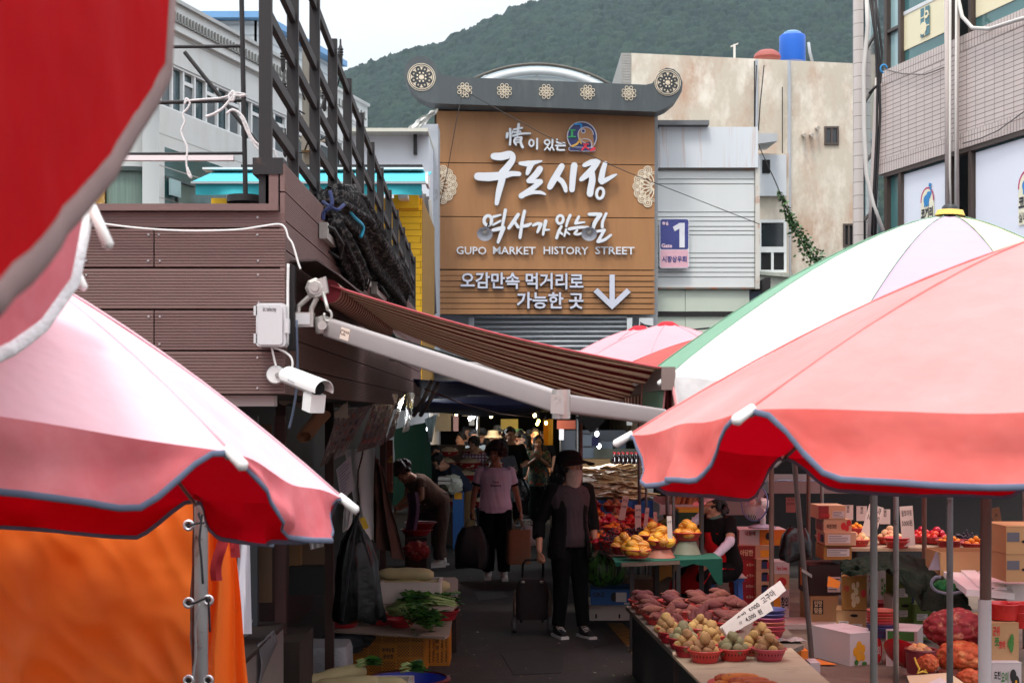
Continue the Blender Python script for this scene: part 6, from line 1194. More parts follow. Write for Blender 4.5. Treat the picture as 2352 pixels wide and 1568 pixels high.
def make_basket(name,r,h,mt,slots=True):
 root=thing(name,(0,0,-50),'x','basket');c=V(0,0,-50)
 M().lathe([(0,.002),(r*.70,.002),(r*.72,.006),(r*.93,h-.008),(r*1.0,h-.006),(r*1.02,h),(r*.985,h+.004),(r*.90,h-.002),(r*.69,.012),(0,.012)],c,32).build('bowl',mt,root,smooth='auto')
 if slots:
  m=M();n=28
  for i in range(n):
   a=2*math.pi*i/n;t0,t1=.42,.78
   def pt(t,da):rr=r*(.72+.21*t)+.0012;return c+V(rr*math.cos(a+da),rr*math.sin(a+da),h*t)
   m.add([pt(t0,0),pt((t0+t1)/2,.055),pt(t1,0),pt((t0+t1)/2,-.055)],[(0,1,2,3)])
  m.build('slots',SLOT,root)
 return root
protos={}
def basket(pos,r,h,ci,label,group=None,name='plastic_basket'):
 key=(round(r,3),round(h,3),ci)
 if key not in protos:o=make_basket(name,r,h,BASK[ci]);protos[key]=o;o.location=pos;WL[o.name]=Vector(pos);o['label']=label;o['group']=group or 'plastic produce baskets';return o
 return dup(protos[key],pos,rs.uniform(0,6.28),label,group or 'plastic produce baskets')
 # produce: one mesh per kind and variant, copied
def veg(name,build,mt,n=3):
 out=[]
 for i in range(n):
  m=M();build(m,i);me_o=m.build(name,mt,None,loc=(0,0,0),smooth=True);me=me_o.data;bpy.data.objects.remove(me_o);out.append(me)
 return out
def put(meshes,name,pos,label,cat,group,rot=None,s=1.0,sv=.14):
 o=bpy.data.objects.new(name,rs.choice(meshes));COL.objects.link(o);o.location=pos;o.rotation_euler=rot if rot else(rs.uniform(0,6),rs.uniform(0,6),rs.uniform(0,6));k=s*rs.uniform(1-sv,1+sv);o.scale=(k,k,k);WL[o.name]=Vector(pos);tag(o,label,cat,group);return o
POT=pm('potato_skin',C(166,124,76),ov=.28,rough=.8,var=.18,vs=30,c2=C(120,84,50),cs=40,cpos=(.58,.7),bump=.15,bs=80)
POTG=pm('greenish_potato_skin',C(128,116,82),ov=.28,rough=.8,var=.2,vs=30,c2=C(110,104,80),cs=40,cpos=(.58,.7),bump=.15,bs=80)
SWP=pm('sweet_potato_skin',C(116,60,54),ov=.28,rough=.8,var=.2,vs=20,c2=C(170,110,84),cs=24,cpos=(.6,.7),bump=.25,bs=60)
potato=veg('potato',lambda m,i:m.ball((0,0,0),(.038,.033,.030),3,nz=.16,ns=1.4,seed=i),POT);potg=veg('potato',lambda m,i:m.ball((0,0,0),(.040,.034,.031),3,nz=.16,ns=1.4,seed=i+7),POTG)
def swb(m,i):
 L_=(.085,.07,.095)[i];pts=[V(t*L_,.012*math.sin(t*2+i),.008*math.sin(t*3+i*2))for t in np.linspace(-1,1,13)]
 m.tube(pts,[max(.003,.036*(1-abs(t+.1*(i-1))**2.2))for t in np.linspace(-1,1,13)],14)
 for v in range(len(m.v)):m.v[v]+=(m.v[v]*1).normalized()*.005*mnoise.noise(m.v[v]*40+V(i,0,0))
sweetp=veg('sweet_potato',swb,SWP)
MEL=pm('melon_rind',C(226,146,14),ov=.28,rough=.5,var=.06)
n_=MEL.node_tree;b_=n_.nodes['Principled BSDF'];tcn=n_.nodes.new('ShaderNodeTexCoord');sx=n_.nodes.new('ShaderNodeSeparateXYZ');n_.links.new(tcn.outputs['Object'],sx.inputs['Vector']);at2=n_.nodes.new('ShaderNodeMath');at2.operation='ARCTAN2';n_.links.new(sx.outputs['Y'],at2.inputs[0]);n_.links.new(sx.outputs['Z'],at2.inputs[1])
ml=n_.nodes.new('ShaderNodeMath');ml.operation='MULTIPLY';ml.inputs[1].default_value=10;n_.links.new(at2.outputs[0],ml.inputs[0]);sn=n_.nodes.new('ShaderNodeMath');sn.operation='SINE';n_.links.new(ml.outputs[0],sn.inputs[0]);gt=n_.nodes.new('ShaderNodeMath');gt.operation='GREATER_THAN';gt.inputs[1].default_value=.86;n_.links.new(sn.outputs[0],gt.inputs[0])
mxm=n_.nodes.new('ShaderNodeMix');mxm.data_type='RGBA';mxm.inputs['B'].default_value=C(236,214,140);n_.links.new(b_.inputs['Base Color'].links[0].from_socket,mxm.inputs['A']);n_.links.new(gt.outputs[0],mxm.inputs['Factor']);n_.links.new(mxm.outputs['Result'],b_.inputs['Base Color'])
melon=veg('yellow_melon',lambda m,i:m.ball((0,0,0),(.062+.004*i,.045,.045),3),MEL)
peach=veg('peach',lambda m,i:m.ball((0,0,0),(.043,.041,.039),3),pm('peach_skin',C(222,180,132),ov=.28,rough=.8,var=.1,c2=C(196,84,70),cs=9,cpos=(.48,.62)))
tomato=veg('tomato',lambda m,i:m.ball((0,0,0),(.036,.036,.031),3),pm('tomato_skin',C(196,34,28),ov=.28,rough=.25,var=.12,vs=9),2)
apricot=veg('apricot',lambda m,i:m.ball((0,0,0),(.025,.024,.023),2),pm('apricot_skin',C(236,140,40),ov=.28,rough=.6,var=.1,vs=20),2)
nect=veg('nectarine',lambda m,i:m.ball((0,0,0),(.034,.033,.031),3),pm('nectarine_skin',C(168,40,34),ov=.28,rough=.4,var=.1,c2=C(220,150,70),cs=14,cpos=(.52,.66)))
grape=veg('grape_bunch',lambda m,i:[m.ball(V(rs.gauss(0,.04),rs.gauss(0,.03),rs.gauss(0,.018)),.012,1)for _ in range(60)],pm('dark_grape',C(48,28,44),rough=.35,var=.3,vs=30),2)
onion=veg('onion',lambda m,i:m.lathe([(0,-.036),(.02,-.034),(.042,-.01),(.04,.012),(.022,.030),(.008,.036),(.004,.042),(0,.043)],(0,0,0),18),pm('onion_skin',C(206,146,92),ov=.28,rough=.45,var=.25,vs=14,c2=C(232,200,160),cs=16,cpos=(.56,.7)),2)
def heap(c,r,meshes,name,cat,what,where,n=7,size=.034,top=True,flat=None):
 lab=what+' heaped in '+where;g=cat+' in '+where
 k1=max(4,int(n*.62))
 for i in range(k1):
  a=2*math.pi*i/k1+rs.uniform(-.2,.2);q=c+V(math.cos(a)*r*.60,math.sin(a)*r*.60,.058+rs.uniform(0,.01));put(meshes,name,q,lab,cat,g,rot=flat and(rs.uniform(-.3,.3),rs.uniform(-.3,.3),rs.uniform(0,6.28)))
 for i in range(n-k1):a=6.283*i/max(1,n-k1)+rs.uniform(-.3,.3);top_=i==n-k1-1 and n-k1>2;put(meshes,name,c+V(math.cos(a)*r*(0 if top_ else .32),math.sin(a)*r*(0 if top_ else .32),.056+size*(2.0 if top_ else 1.05)+rs.uniform(0,.008)),lab,cat,g,rot=flat and(rs.uniform(-.4,.4),rs.uniform(-.4,.4),rs.uniform(0,6.28)))
 # potato table: two boards on dark trestles
ptb=thing('produce_table',GZ(1640,1568,.0),'low board table set with baskets of potatoes and sweet potatoes','table')
zT_=.55
def board(name,px,z,th,mt,par):return M().prism([(p.x,p.y)for p in[GZ(x,y,z)for x,y in px]],(0,0,z-th),(1,0,0),(0,1,0),(0,0,th)).build(name,mt,par)
board('back_board',[(1437,1391),(1555,1508),(1560,1516),(1812,1494),(1846,1480),(1752,1391)],.545,.03,PLYD,ptb)
board('front_board',[(1545,1496),(1545,1504),(1610,1568),(1650,1620),(1980,1620),(1900,1562),(1818,1487)],.562,.014,PLY,ptb)
m=M()
for x,y in((1470,1410),(1560,1520),(1730,1400),(1800,1490)):p=GZ(x,y,.5);M().box(p.x-.02,p.x+.02,p.y+.1,p.y+.14,0,.515).build('trestle_leg',DARKW,ptb)
def tpos(x,y,w_):px,py=q2(x,y);r=w_*.2197/2*((CAMZ-.62)*F/(py-955))/F;p=GZ(px,py,.62);return V(p.x,p.y,.562 if y>1000 else .547),r
pots=[(1097,1062,365,0,'p','the front left basket'),(1393,1040,365,0,'g','the middle front basket'),(1770,1042,365,1,'p','the rose front right basket'),(912,1008,300,2,'p','the aisle edge basket behind the front row'),(1165,962,260,0,'p','the half hidden basket behind the front row'),(1610,988,340,3,'p','the tan rimmed basket under the foam price sign'),(1690,905,350,1,'p','the basket in front of the stacked empty baskets'),(868,902,350,2,'g','the aisle side basket of greenish potatoes'),(1168,880,320,0,'p','the basket left of the foam price sign tip'),(735,845,260,2,'p','the small basket beside the greenish potatoes'),(690,800,220,0,'p','the farthest aisle edge potato basket'),(1050,800,300,0,'p','the farthest potato basket beside tiny sweet potatoes')]
for x,y,w_,ci,kd,wh_ in pots:
 c,r=tpos(x,y,w_);basket(c,max(.07,min(.108,r)),.07,ci,'plastic basket: '+wh_);heap(c,min(.1,r),potato if kd=='p' else potg,'potato','potato','round brown potato' if kd=='p' else 'greenish grey potato',wh_,9 if w_>300 else 8,.036)
swps=[(740,722,340,0,'s','the basket of tiny sweet potatoes near the aisle'),(1075,712,330,0,'s','the second basket of tiny sweet potatoes'),(1345,735,300,0,'l','the basket touching the foam price sign'),(600,660,290,0,'l','the aisle edge basket behind the tiny sweet potatoes'),(560,610,300,3,'l','the third aisle edge sweet potato basket'),(485,555,300,3,'l','the second farthest aisle edge sweet potato basket'),(430,505,270,0,'l','the far corner basket beside the blue carton'),(880,612,300,0,'l','the centre basket of sweet potatoes'),(790,562,280,3,'l','the basket behind the centre sweet potatoes'),(745,510,290,0,'l','the middle basket of the farthest row'),(1190,602,300,0,'l','the basket right of the centre sweet potatoes'),(1085,555,280,0,'l','the basket two rows behind the tiny ones, right side'),(1020,510,280,3,'l','the third basket of the farthest row'),(1465,610,270,3,'l','the basket behind the foam price sign'),(1360,575,270,0,'l','the basket nearest the red cartons'),(1275,500,250,0,'l','the right end basket of the farthest row')]
for x,y,w_,ci,kd,wh_ in swps:
 c,r=tpos(x,y,w_);basket(c,max(.08,min(.108,r)),.065,ci,'plastic basket: '+wh_)
 if kd=='s':heap(c,.09,sweetp,'sweet_potato','sweet potato','tiny purple sweet potato',wh_,11,.03)
 else:
  lab='reddish purple sweet potato heaped in '+wh_
  for i in range(6):a=rs.uniform(-.5,.5);put(sweetp,'sweet_potato',c+V(rs.uniform(-.035,.035),-.05+.1*(i%3)/2,.055+.045*(i//3)+rs.uniform(0,.012)),lab,'sweet potato','sweet potatoes in '+wh_,(rs.uniform(-.2,.2),rs.uniform(-.2,.2),a),.86)
for me_ in sweetp:pass
M().prism([(p.x,p.y)for p in[GZ(x,y,.5)for x,y in((1452,1400),(1575,1530),(1640,1600),(1880,1560),(1800,1490),(1740,1400))]],(0,0,0),(1,0,0),(0,1,0),(0,0,.50)).build('under_table_shade',pm('under_table_dark',C(34,30,28),rough=.9,var=.3),ptb)  # dark block put in for the shade under the table, where crates stand
# carrots
c,r=tpos(1430,1365,500);c.z=.562;basket(c,.15,.05,0,'wide red basket of carrots at the bottom edge')
CAR=pm('carrot_skin',C(196,100,48),ov=.28,rough=.7,var=.2,vs=20,c2=C(120,74,48),cs=20,cpos=(.58,.7),bump=.3,bs=50)
carrot=veg('carrot',lambda m,i:m.tube([V(0,0,0),V(.03,0,0),V(.1,.004,0),V(.16,0,0),V(.185,0,0)],[.012,.024,.021,.014,.004],12),CAR,2)
for i,(x,y,z,a)in enumerate(((-.07,.03,.07,.35),(-.04,0,.075,.3),(-.01,-.02,.06,.35),(.02,-.04,.06,.42),(.05,-.055,.05,.25),(-.09,-.02,.045,.2),(-.02,-.07,.045,.3))):put(carrot,'carrot',c+V(x-.04,y-.02,z),'muddy orange carrot lying in the wide basket','carrot','carrots in the basket',(0,0,a))
# stack of empty baskets
px,py=q2(1765,700);bs_=GZ(px,py,.75);bs_=V(GZ(*q2(1765,850),.60).x,GZ(*q2(1765,850),.60).y,.547)
for i,ci in enumerate((2,1,3,5,4,4)):basket(bs_+V(0,0,.026*i),.105,.07,ci,'empty basket in the stack by the foam sign, %s'%['bottom one','second from the bottom','third, with a pale rim','magenta one near the top','indigo one just below the top','topmost indigo one'][i],'stack of empty baskets')
M().slab([[bs_+V(.02+.2*u,-.03-.12*v,.01+.03*abs(mnoise.noise(V(u*6,v*6,3))))for u in np.linspace(0,1,9)]for v in np.linspace(0,1,7)],(0,0,.002)).build('plastic_wrap',pm('crinkled_wrap',C(150,140,138),rough=.25,bump=.6,bs=40),None,smooth='auto',label='crinkled plastic wrap beside the stacked empty baskets',cat='plastic wrap')
# foam price sign
FOAM=pm('white_foam',C(214,202,194),rough=.85,var=.06,vs=30,bump=.3,bs=200);INK=pm('marker_ink',C(44,38,40),rough=.7)
fs=thing('foam_price_sign',GZ(*q2(1285,870),.57),'two overlapped white foam strips with handwritten prices, leaning up','price sign')
def strip(name,a,b,w_,th,par,mt,txt=None,tsz=.07,lift=.0):
 a,b=Vector(a),Vector(b);u=(b-a);L_=u.length;u=u/L_;n=V(0,-1,.25);n=(n-u*n.dot(u)).normalized();v=n.cross(u);m=M();seg=14
 out=[(0,-w_/2)]+[(L_*i/seg,-w_/2+rs.uniform(-.003,.003))for i in range(1,seg)]+[(L_,-w_/2),(L_+.01,w_/2)]+[(L_*i/seg,w_/2+rs.uniform(-.003,.003))for i in range(seg-1,0,-1)]+[(0,w_/2)]
 m.prism(out,a+n*lift,u,v,-n*th);o=m.build(name,mt,par)
 if txt:
  t=M();t.text(txt,tsz,a+u*L_*.55+n*(lift+.002)-v*tsz*.35,u,v,bold=.012);t.build('handwriting',INK,par)
 return o
dF=9.0;A1=P(*q2(1290,850),8.7);B1=P(*q2(1910,370),9.0);A2=P(*q2(1290,860),8.6);B2=P(*q2(1770,590),8.75)
strip('foam_strip',A1,B1,.072,.02,fs,FOAM,'호박  5000  고구마',.046);strip('foam_strip',A2,B2,.06,.018,fs,FOAM,'〃  4,000  원',.036,.022)
# ------------------------------------------------------------------ cartons
SEAM=pm('carton_seam',C(60,46,38),rough=.9);TAPE=pm('clear_tape',C(190,160,120),rough=.2)
PAPER=pm('white_label_paper',C(214,208,206),rough=.6,var=.04)
def carton(px0,px1,pyt,pyb,d,dep,mt,label,rz=0,marks=(),hole=None,group='cartons of the fruit stalls',lid=True,name='carton',side=()):
 a=P(px0,pyb,d);b=P(px1,pyt,d);w_=b.x-a.x;h=b.z-a.z;c=V((a.x+b.x)/2,d,a.z);rot=Matrix.Rotation(rz,3,'Z');root=thing(name,c+rot@V(0,dep/2,0),label,'box',group)
 T=lambda x,y,z:c+rot@V(x,y,z);X_,Y_=rot@V(1,0,0),rot@V(0,1,0);Zu=V(0,0,1)
 m=M();m.obox(T(-w_/2,0,0),X_*w_,Y_*dep,Zu*(h-.004))
 if lid:
  m.obox(T(-w_/2-.002,-.002,h-.004),X_*(w_+.004),Y_*(dep/2-.002),Zu*.005);m.obox(T(-w_/2-.002,dep/2+.002,h-.004),X_*(w_+.004),Y_*(dep/2),Zu*.005)
 m.build('carton_body',mt,root)
 for k,mk in enumerate(marks):
  u0,v0,u1,v1,mm=mk[:5];e=.002+.0012*k;q=M()
  if len(mk)==5:q.obox(T(-w_/2+u0*w_,-e-.0012,v0*h),X_*((u1-u0)*w_),Y_*.001,Zu*((v1-v0)*h));q.build('printed_panel',mm,root)
  elif mk[5]=='o':q.ring(0,0,.27,.27,.539,T(-w_/2+(u0+u1)/2*w_,-e-.0012,(v0+v1)/2*h),X_*(u1-u0)*w_,Zu*(v1-v0)*h,Y_*.001,18);q.build('printed_spot',mm,root)
  elif mk[5]=='lines':
   for r_ in range(4):q.obox(T(-w_/2+(u0+.02)*w_,-e-.0012,(v0+(v1-v0)*(.15+.22*r_))*h),X_*((u1-u0)*w_*rs.uniform(.5,.9)),Y_*.0008,Zu*((v1-v0)*h*.06))
   q.build('label_print',mm,root)
  else:q.text(mk[5],(v1-v0)*h*1.15,T(-w_/2+(u0+u1)/2*w_,-e-.0012,(v0+.1*(v1-v0))*h),X_,Zu,bold=.03,width=(u1-u0)*w_);q.build('carton_lettering',mm,root)
 for k,mk in enumerate(side):
  u0,v0,u1,v1,mm=mk[:5];e=.002+.0012*k;q=M();q.obox(T(-w_/2-e,dep*u0,v0*h),Y_*(dep*(u1-u0)),X_*-.001,Zu*((v1-v0)*h));q.build('printed_panel',mm,root)
 if hole:q=M();q.ring(0,0,.25,.25,.499,T(-w_/2+hole[0]*w_,-.003,hole[1]*h),X_*.07,Zu*.028,Y_*.001,16);q.build('hand_hole',VOID,root)
 return root
KR=pm('kraft_carton',C(178,140,98),ov=.12,rough=.8,var=.06,vs=3);KRD=pm('golden_carton',C(166,122,58),rough=.75,var=.06,vs=3);WHC=pm('white_carton',C(206,196,196),ov=.12,rough=.7,var=.05);BLC=pm('black_brown_carton',C(44,34,32),rough=.6,var=.1);REDC=pm('red_carton',C(170,30,38),ov=.12,rough=.6,var=.08);ORC=pm('orange_print',C(226,124,30),rough=.6,var=.2,vs=8);GRC=pm('green_carton',C(92,116,48),ov=.12,rough=.7,var=.1,vs=3);PEA=pm('peach_carton',C(206,168,132),ov=.12,rough=.75,var=.05);BRD=pm('dark_red_print',C(136,36,34),rough=.6);BKP=pm('black_print',C(36,32,34),rough=.6);RDP=pm('red_print',C(196,40,44),rough=.6);GNP=pm('green_print',C(60,120,50),rough=.6);YLP=pm('yellow_print',C(226,160,30),rough=.6,var=.2,vs=10);NVP=pm('navy_print',C(40,50,96),rough=.6);BLUC=pm('blue_carton',C(36,92,158),rough=.6,var=.06);LGP=pm('cream_print',C(220,200,160),rough=.6)
LB_=lambda u0,v0,u1,v1:[(u0,v0,u1,v1,PAPER),(u0,v0,u1,v1,BKP,'lines')]
d=13.5
carton(1880,1942,1161,1191.5,d,.36,PEA,'topmost peach coloured carton of the tall fruit carton stack',marks=[(0,0,.38,1,BRD)]+LB_(.52,.1,.96,.6)+[(.1,.12,.42,.4,RDP,'대복')])
carton(1892,1956,1192.5,1222,d,.36,PEA,'second carton of the tall stack, printed with red apples',marks=[(.62,.2,.8,.75,RDP,'o'),(.76,.1,.9,.55,RDP,'o'),(.82,.5,.98,.95,RDP,'o'),(.1,.3,.46,.62,BKP,'자연그린')],side=[(.1,.1,.9,.9,BRD)])
carton(1895,1966,1223,1252,d-.05,.38,PEA,'third pale carton of the tall stack with a big address label',marks=LB_(.10,.2,.82,.85),side=[(.15,.2,.5,.8,NVP),(.5,.2,.8,.8,RDP)])
carton(1892,1956,1253,1285,d,.36,KRD,'golden carton at the bottom of the tall stack',marks=LB_(.12,.25,.92,.92)+[(.12,.8,.92,.92,BRD)])
carton(1858,1932,1298,1366,d,.5,BLC,'black brown carton with a white label under the tall stack',marks=LB_(.58,.1,.98,.62),side=[(.1,.2,.8,.8,ORC)])
carton(1862,1926,1368,1432,d,.5,KR,'kraft carton printed 입맛춤 standing on a foam slab',marks=[(.08,.35,.45,.85,BKP),(.12,.62,.41,.82,LGP,'입맛'),(.12,.38,.41,.58,LGP,'맞춤')],side=[(.2,.2,.5,.8,BKP)])
M().obox(P(1800,1446,13.3),(.62,0,0),(0,.5,0),(0,0,.05)).build('foam_slab',FOAM,None,label='pinkish white foam slab under the kraft cartons',cat='foam slab')
for i in range(6):carton(1690+rs.uniform(-2,2),1738,1286+i*24.5,1310+i*24.5,13.9,.4,REDC,'red fruit carton in the left red stack, '+['top one','second from the top','third from the top','fourth from the top','fifth from the top','bottom one'][i],marks=[(.5,.4,.95,.7,LGP,'ㅎ가ㅇㅁ')])
carton(1692,1770,1253,1285,13.9,.42,PEA,'red and cream carton wrapped in film on top of the red stack',marks=[(0,0,.55,1,BRD),(.1,.3,.48,.7,LGP,'아담한'),(.7,.2,.95,.7,YLP)])
carton(1698,1806,1216,1252,14.0,.40,WHC,'white and orange carton that carries the electric fan',marks=[(.43,0,1,1,ORC),(.56,.35,.66,.8,BKP,'o'),(.12,.62,.34,.9,BRD,'내몸에'),(.5,.1,.9,.35,YLP,'나뚜르')])
for i in range(4):carton(1737,1777,1284+i*29,1312.5+i*29,13.8,.42,PEA,'small pale carton beside the red stack, '+['top one','second one down','third one down','lowest one'][i],marks=[(.3,.25,.62,.8,NVP),(.62,.25,.9,.8,RDP)],hole=(.5,.88))
carton(1779,1813,1290,1318,13.7,.3,WHC,'white punnet carton with red lettering between the stacks',marks=[(.15,.3,.85,.7,RDP,'Farm Green')]);carton(1779,1813,1319,1352,13.7,.3,PEA,'pale carton with a round red print between the stacks',marks=[(.2,.2,.8,.8,RDP,'o')]);carton(1776,1813,1353,1425,13.7,.3,WHC,'white carton with an orange fruit and bold lettering',marks=[(.05,.35,.45,.8,YLP,'o'),(.5,.4,.95,.75,BKP,'참외')])
carton(1934,1990,1324,1400,12.9,.34,KRD,'tall golden carton printed with pale garlic bulbs',marks=[(.40,.08,.56,.3,LGP,'o'),(.54,.2,.72,.42,LGP,'o'),(.38,.3,.54,.52,LGP,'o'),(.5,.45,.66,.68,LGP,'o'),(.40,.62,.54,.82,LGP,'o'),(.58,.68,.7,.86,LGP,'o'),(.78,.4,.96,.62,RDP,'o'),(.05,.55,.3,.72,RDP,'거창')],rz=R(-14))
carton(1922,1988,1402,1455,12.9,.34,KR,'plain kraft carton with a hand hole below the garlic carton',marks=LB_(.08,.25,.42,.55)+LB_(.52,.15,.88,.45),hole=(.6,.8),rz=R(-14))
carton(1991,2056,1308,1392,13.2,.4,WHC,'tall pinkish white carton with green and red print',marks=[(.1,.2,.35,.6,GNP,'o'),(.05,.66,.3,.84,RDP,'고추'),(.5,.1,.75,.75,GNP,'무농약')]);carton(2020,2062,1386,1410,12.9,.3,REDC,'small dark red carton tucked between the white and green cartons',hole=(.5,.4))
for i,(x0,x1,y0,y1)in enumerate(((2062,2100,1322,1379),(2062,2100,1380,1422),(2062,2100,1423,1466),(2101,2150,1388,1430),(2101,2150,1431,1468))):carton(x0,x1,y0,y1,12.6-.1*(i>2),.4,GRC,'green vegetable carton, '+['top of the left pile','middle of the left pile','bottom of the left pile','upper one of the right pile','lower one of the right pile'][i],marks=LB_(.1,.15,.6,.5)+[(.84,0,.97,1,NVP),(.84,.2,.97,.7,PAPER)]+([(.3,.55,.6,.95,LGP,'o')]if i==0 else[]),hole=(.45,.75)if i else None,group='green vegetable cartons')
carton(2050,2063,1370,1445,12.6,.3,WHC,'narrow white carton printed with red peppers',marks=[(.2,.6,.8,.9,RDP,'o'),(.2,.3,.8,.5,RDP,'o')])
carton(1944,2034,1452,1536,11.4,.50,WHC,'white carton with big orange flower print under the basket stack',marks=[(.10,.38,.24,.62,YLP,'o'),(.20,.52,.36,.78,YLP,'o'),(.32,.44,.46,.68,YLP,'o'),(.18,.24,.34,.5,YLP,'o'),(.33,.24,.45,.44,YLP,'o'),(.13,.14,.24,.28,GNP,'o'),(.36,.10,.5,.22,GNP,'o'),(.66,.15,.98,.85,RDP,'o'),(.70,.35,.94,.6,PAPER,'참외')],rz=R(24))
carton(2036,2106,1448,1534,11.3,.42,WHC,'white carton with green leaf print beside the flower carton',marks=[(.05,.74,.9,.98,GNP),(.3,.76,.42,.94,YLP,'o'),(.12,.5,.24,.76,GNP,'o'),(.30,.42,.40,.76,GNP,'o'),(.5,.55,.6,.76,GNP,'o'),(.75,.40,.92,.62,GNP,'o')],rz=R(-22))
cx_=P(2024,1462,11.5)
for i,ci in enumerate((4,4,1,0,3,0,3)):basket(V(cx_.x,cx_.y,cx_.z+.0+.022*i),.115,.085,ci,'basket in the stack on the white flower carton, '+['lowest indigo','second indigo','third rose','fourth red','fifth tan rimmed','sixth red','topmost tan rimmed'][i],'stack of baskets on the white carton')
carton(2278,2340,1430,1520,10.6,.55,KR,'big kraft carton of green pumpkins printed 풋호박',marks=[(.04,.68,.3,.9,RDP,'군위'),(.1,.42,.28,.62,GNP,'풋'),(.26,.34,.5,.54,RDP,'호박'),(.60,.34,.80,.62,GNP,'o'),(.66,.26,.78,.5,GNP,'o'),(.68,.5,.8,.72,GNP,'o')])
carton(2278,2346,1521,1600,10.5,.55,WHC,'white cucumber carton printed 오이 at the lower right',marks=[(.08,.52,.3,.74,BKP,'도천'),(.32,.42,.56,.72,GNP,'오이'),(.62,.45,.82,.8,BKP,'o'),(.72,.25,.92,.62,BKP,'o'),(.66,.15,.8,.5,BKP,'o'),(.78,.38,.84,.5,YLP,'o')])
for i,(y0,y1)in enumerate(((1208,1272),(1273,1336))):carton(2311,2420,y0,y1,11.0,.5,KR,['upper kraft carton at the right edge with a dark tape patch','lower kraft carton at the right edge with an oval hand hole'][i],marks=[(.02,.45,.28,.78,pm('grey_patch',C(96,96,106),rough=.5))],hole=(.42,.45))
M().obox(P(2312,1388,11.4),(.5,0,0),(0,.4,0),(0,0,.16)).build('carton',WHC,None,label='grey white carton under the kraft cartons at the right edge',cat='box')
# open empty carton
oc=thing('open_carton',P(2230,1318,12),'open empty kraft carton with its flaps up','box');a=P(2160,1322,12);w_=P(2308,0,12).x-a.x;m=M()
m.obox(a,(w_,0,0),(0,.012,0),(0,0,.2));m.obox(a+V(0,.42,0),(w_,0,0),(0,.012,0),(0,0,.2));m.obox(a+V(0,.012,0),(.012,0,0),(0,.408,0),(0,0,.2));m.obox(a+V(w_-.012,.012,0),(.012,0,0),(0,.408,0),(0,0,.2));m.obox(a+V(.012,.012,.0),(w_-.024,0,0),(0,.408,0),(0,0,.01));m.build('walls',KR,oc);M().obox(a+V(-.02,.06,.19),(-.08,-.06,-.14),(.12,.0,.0),(0,.01,0.004)).build('flap',pm('printed_flap',C(110,100,112),rough=.6),oc)
# orange cards / flaps and oddments on the floor
M().slab([[P(1826,1530,0)*0+GZ(1828,1514,.02),GZ(1880,1514,.02)],[GZ(1856,1526,.02),GZ(1922,1526,.02)]],(0,0,.004)).build('orange_card',pm('orange_card',C(240,130,40),rough=.6),None,label='flat orange cardboard sheet on the floor by the tilted pole',cat='cardboard')
carton(1840,1856,1494,1512,11.0,.3,ORC,'small orange carton half under the plywood board');M().slab([[P(1904,1322,12.8),P(1932,1336,12.8)],[P(1900,1346,12.8),P(1926,1350,12.8)]],(0,.01,0)).build('orange_tag',pm('orange_card',(0,0,0,1)),None,label='orange card flap sticking out by the black carton label',cat='card')
carton(1862,1884,1522,1560,10.9,.2,WHC,'small white carton at the foot of the tilted pole')
# fruit table in the middle and its cloth
ft=thing('fruit_table',V(1.3,13,0),'fruit stall table under a green cloth with melons and stone fruit','table')
tp4=[(P(1425,0,12.0).x,11.9),(P(1628,0,12.2).x,12.2),(P(1600,0,17.5).x,17.5),(P(1338,0,17.0).x,17.0),(P(1345,0,14).x,14)]
M().prism(tp4,(0,0,.74),(1,0,0),(0,1,0),(0,0,.03)).build('table_top',PLYD,ft)
for x,y in((tp4[0][0]+.1,12.05),(tp4[1][0]-.05,12.3),(tp4[0][0]+.5,12.1),(tp4[0][0]+.35,12.4)):M().box(x-.018,x+.018,y-.018,y+.018,0,.74).build('leg',BLACKM,ft)
GRCL=pm('green_cloth',C(40,112,92),rough=.9,var=.15,trans=(C(30,110,80),.15))
xa,xb=tp4[0][0]-.05,tp4[1][0]+.12
M().slab([[V(xa+(xb-xa)*u,11.92+.3*u+(.5 if v<.5 else 0)*(1-v*2),.774 if v<.5 else .774-(v-.5)*2*(.03+.05*abs(mnoise.noise(V(u*7,3,1)))+.20*smst((u-.8)*5)))for v in np.linspace(0,1,9)]for u in np.linspace(0,1,30)],(0,0,.003)).build('tablecloth',GRCL,None,smooth='auto',label='green cloth lapping over the front edge of the fruit table',cat='tablecloth')
def fb(x,y,d,z,r,ci,meshes,name,cat,what,where,n,size,st=None,flat=None):
 px,py=qf(x,y);p=P(px,py,d);c=V(p.x,p.y,z);basket(c,r,.07,ci,'plastic bowl: '+where,'bowls on the fruit table')
 heap(c,r,meshes,name,cat,what,where,n,size,flat=flat)
 if st is not None:M().lathe([(r*.95,.78-c.z),(r*.9,.79-c.z),(r*.62,-.004)],c,24).build('bowl_stand',pm('tan_stand_%d'%ci,[C(176,96,76),C(176,110,90),C(120,124,104)][st],rough=.6),None,smooth='auto',label='round stand carrying '+where,cat='bowl stand')
fl_=True
fb(555,1040,12.05,.80,.125,0,melon,'yellow_melon','melon','striped yellow melon','the front left bowl of melons',12,.045,None,fl_);fb(440,1000,12.35,.80,.12,2,melon,'yellow_melon','melon','striped yellow melon','the bowl of melons nearest the watermelons',7,.045,None,fl_)
fb(775,990,12.3,.855,.125,2,melon,'yellow_melon','melon','striped yellow melon','the middle bowl of melons',14,.045,1,fl_);fb(1005,935,12.6,.90,.13,0,melon,'yellow_melon','melon','striped yellow melon','the right bowl of melons on the grey stand',7,.045,2,fl_);fb(690,880,12.8,.86,.12,0,melon,'yellow_melon','melon','striped yellow melon','the rear bowl of melons',7,.045,None,fl_)
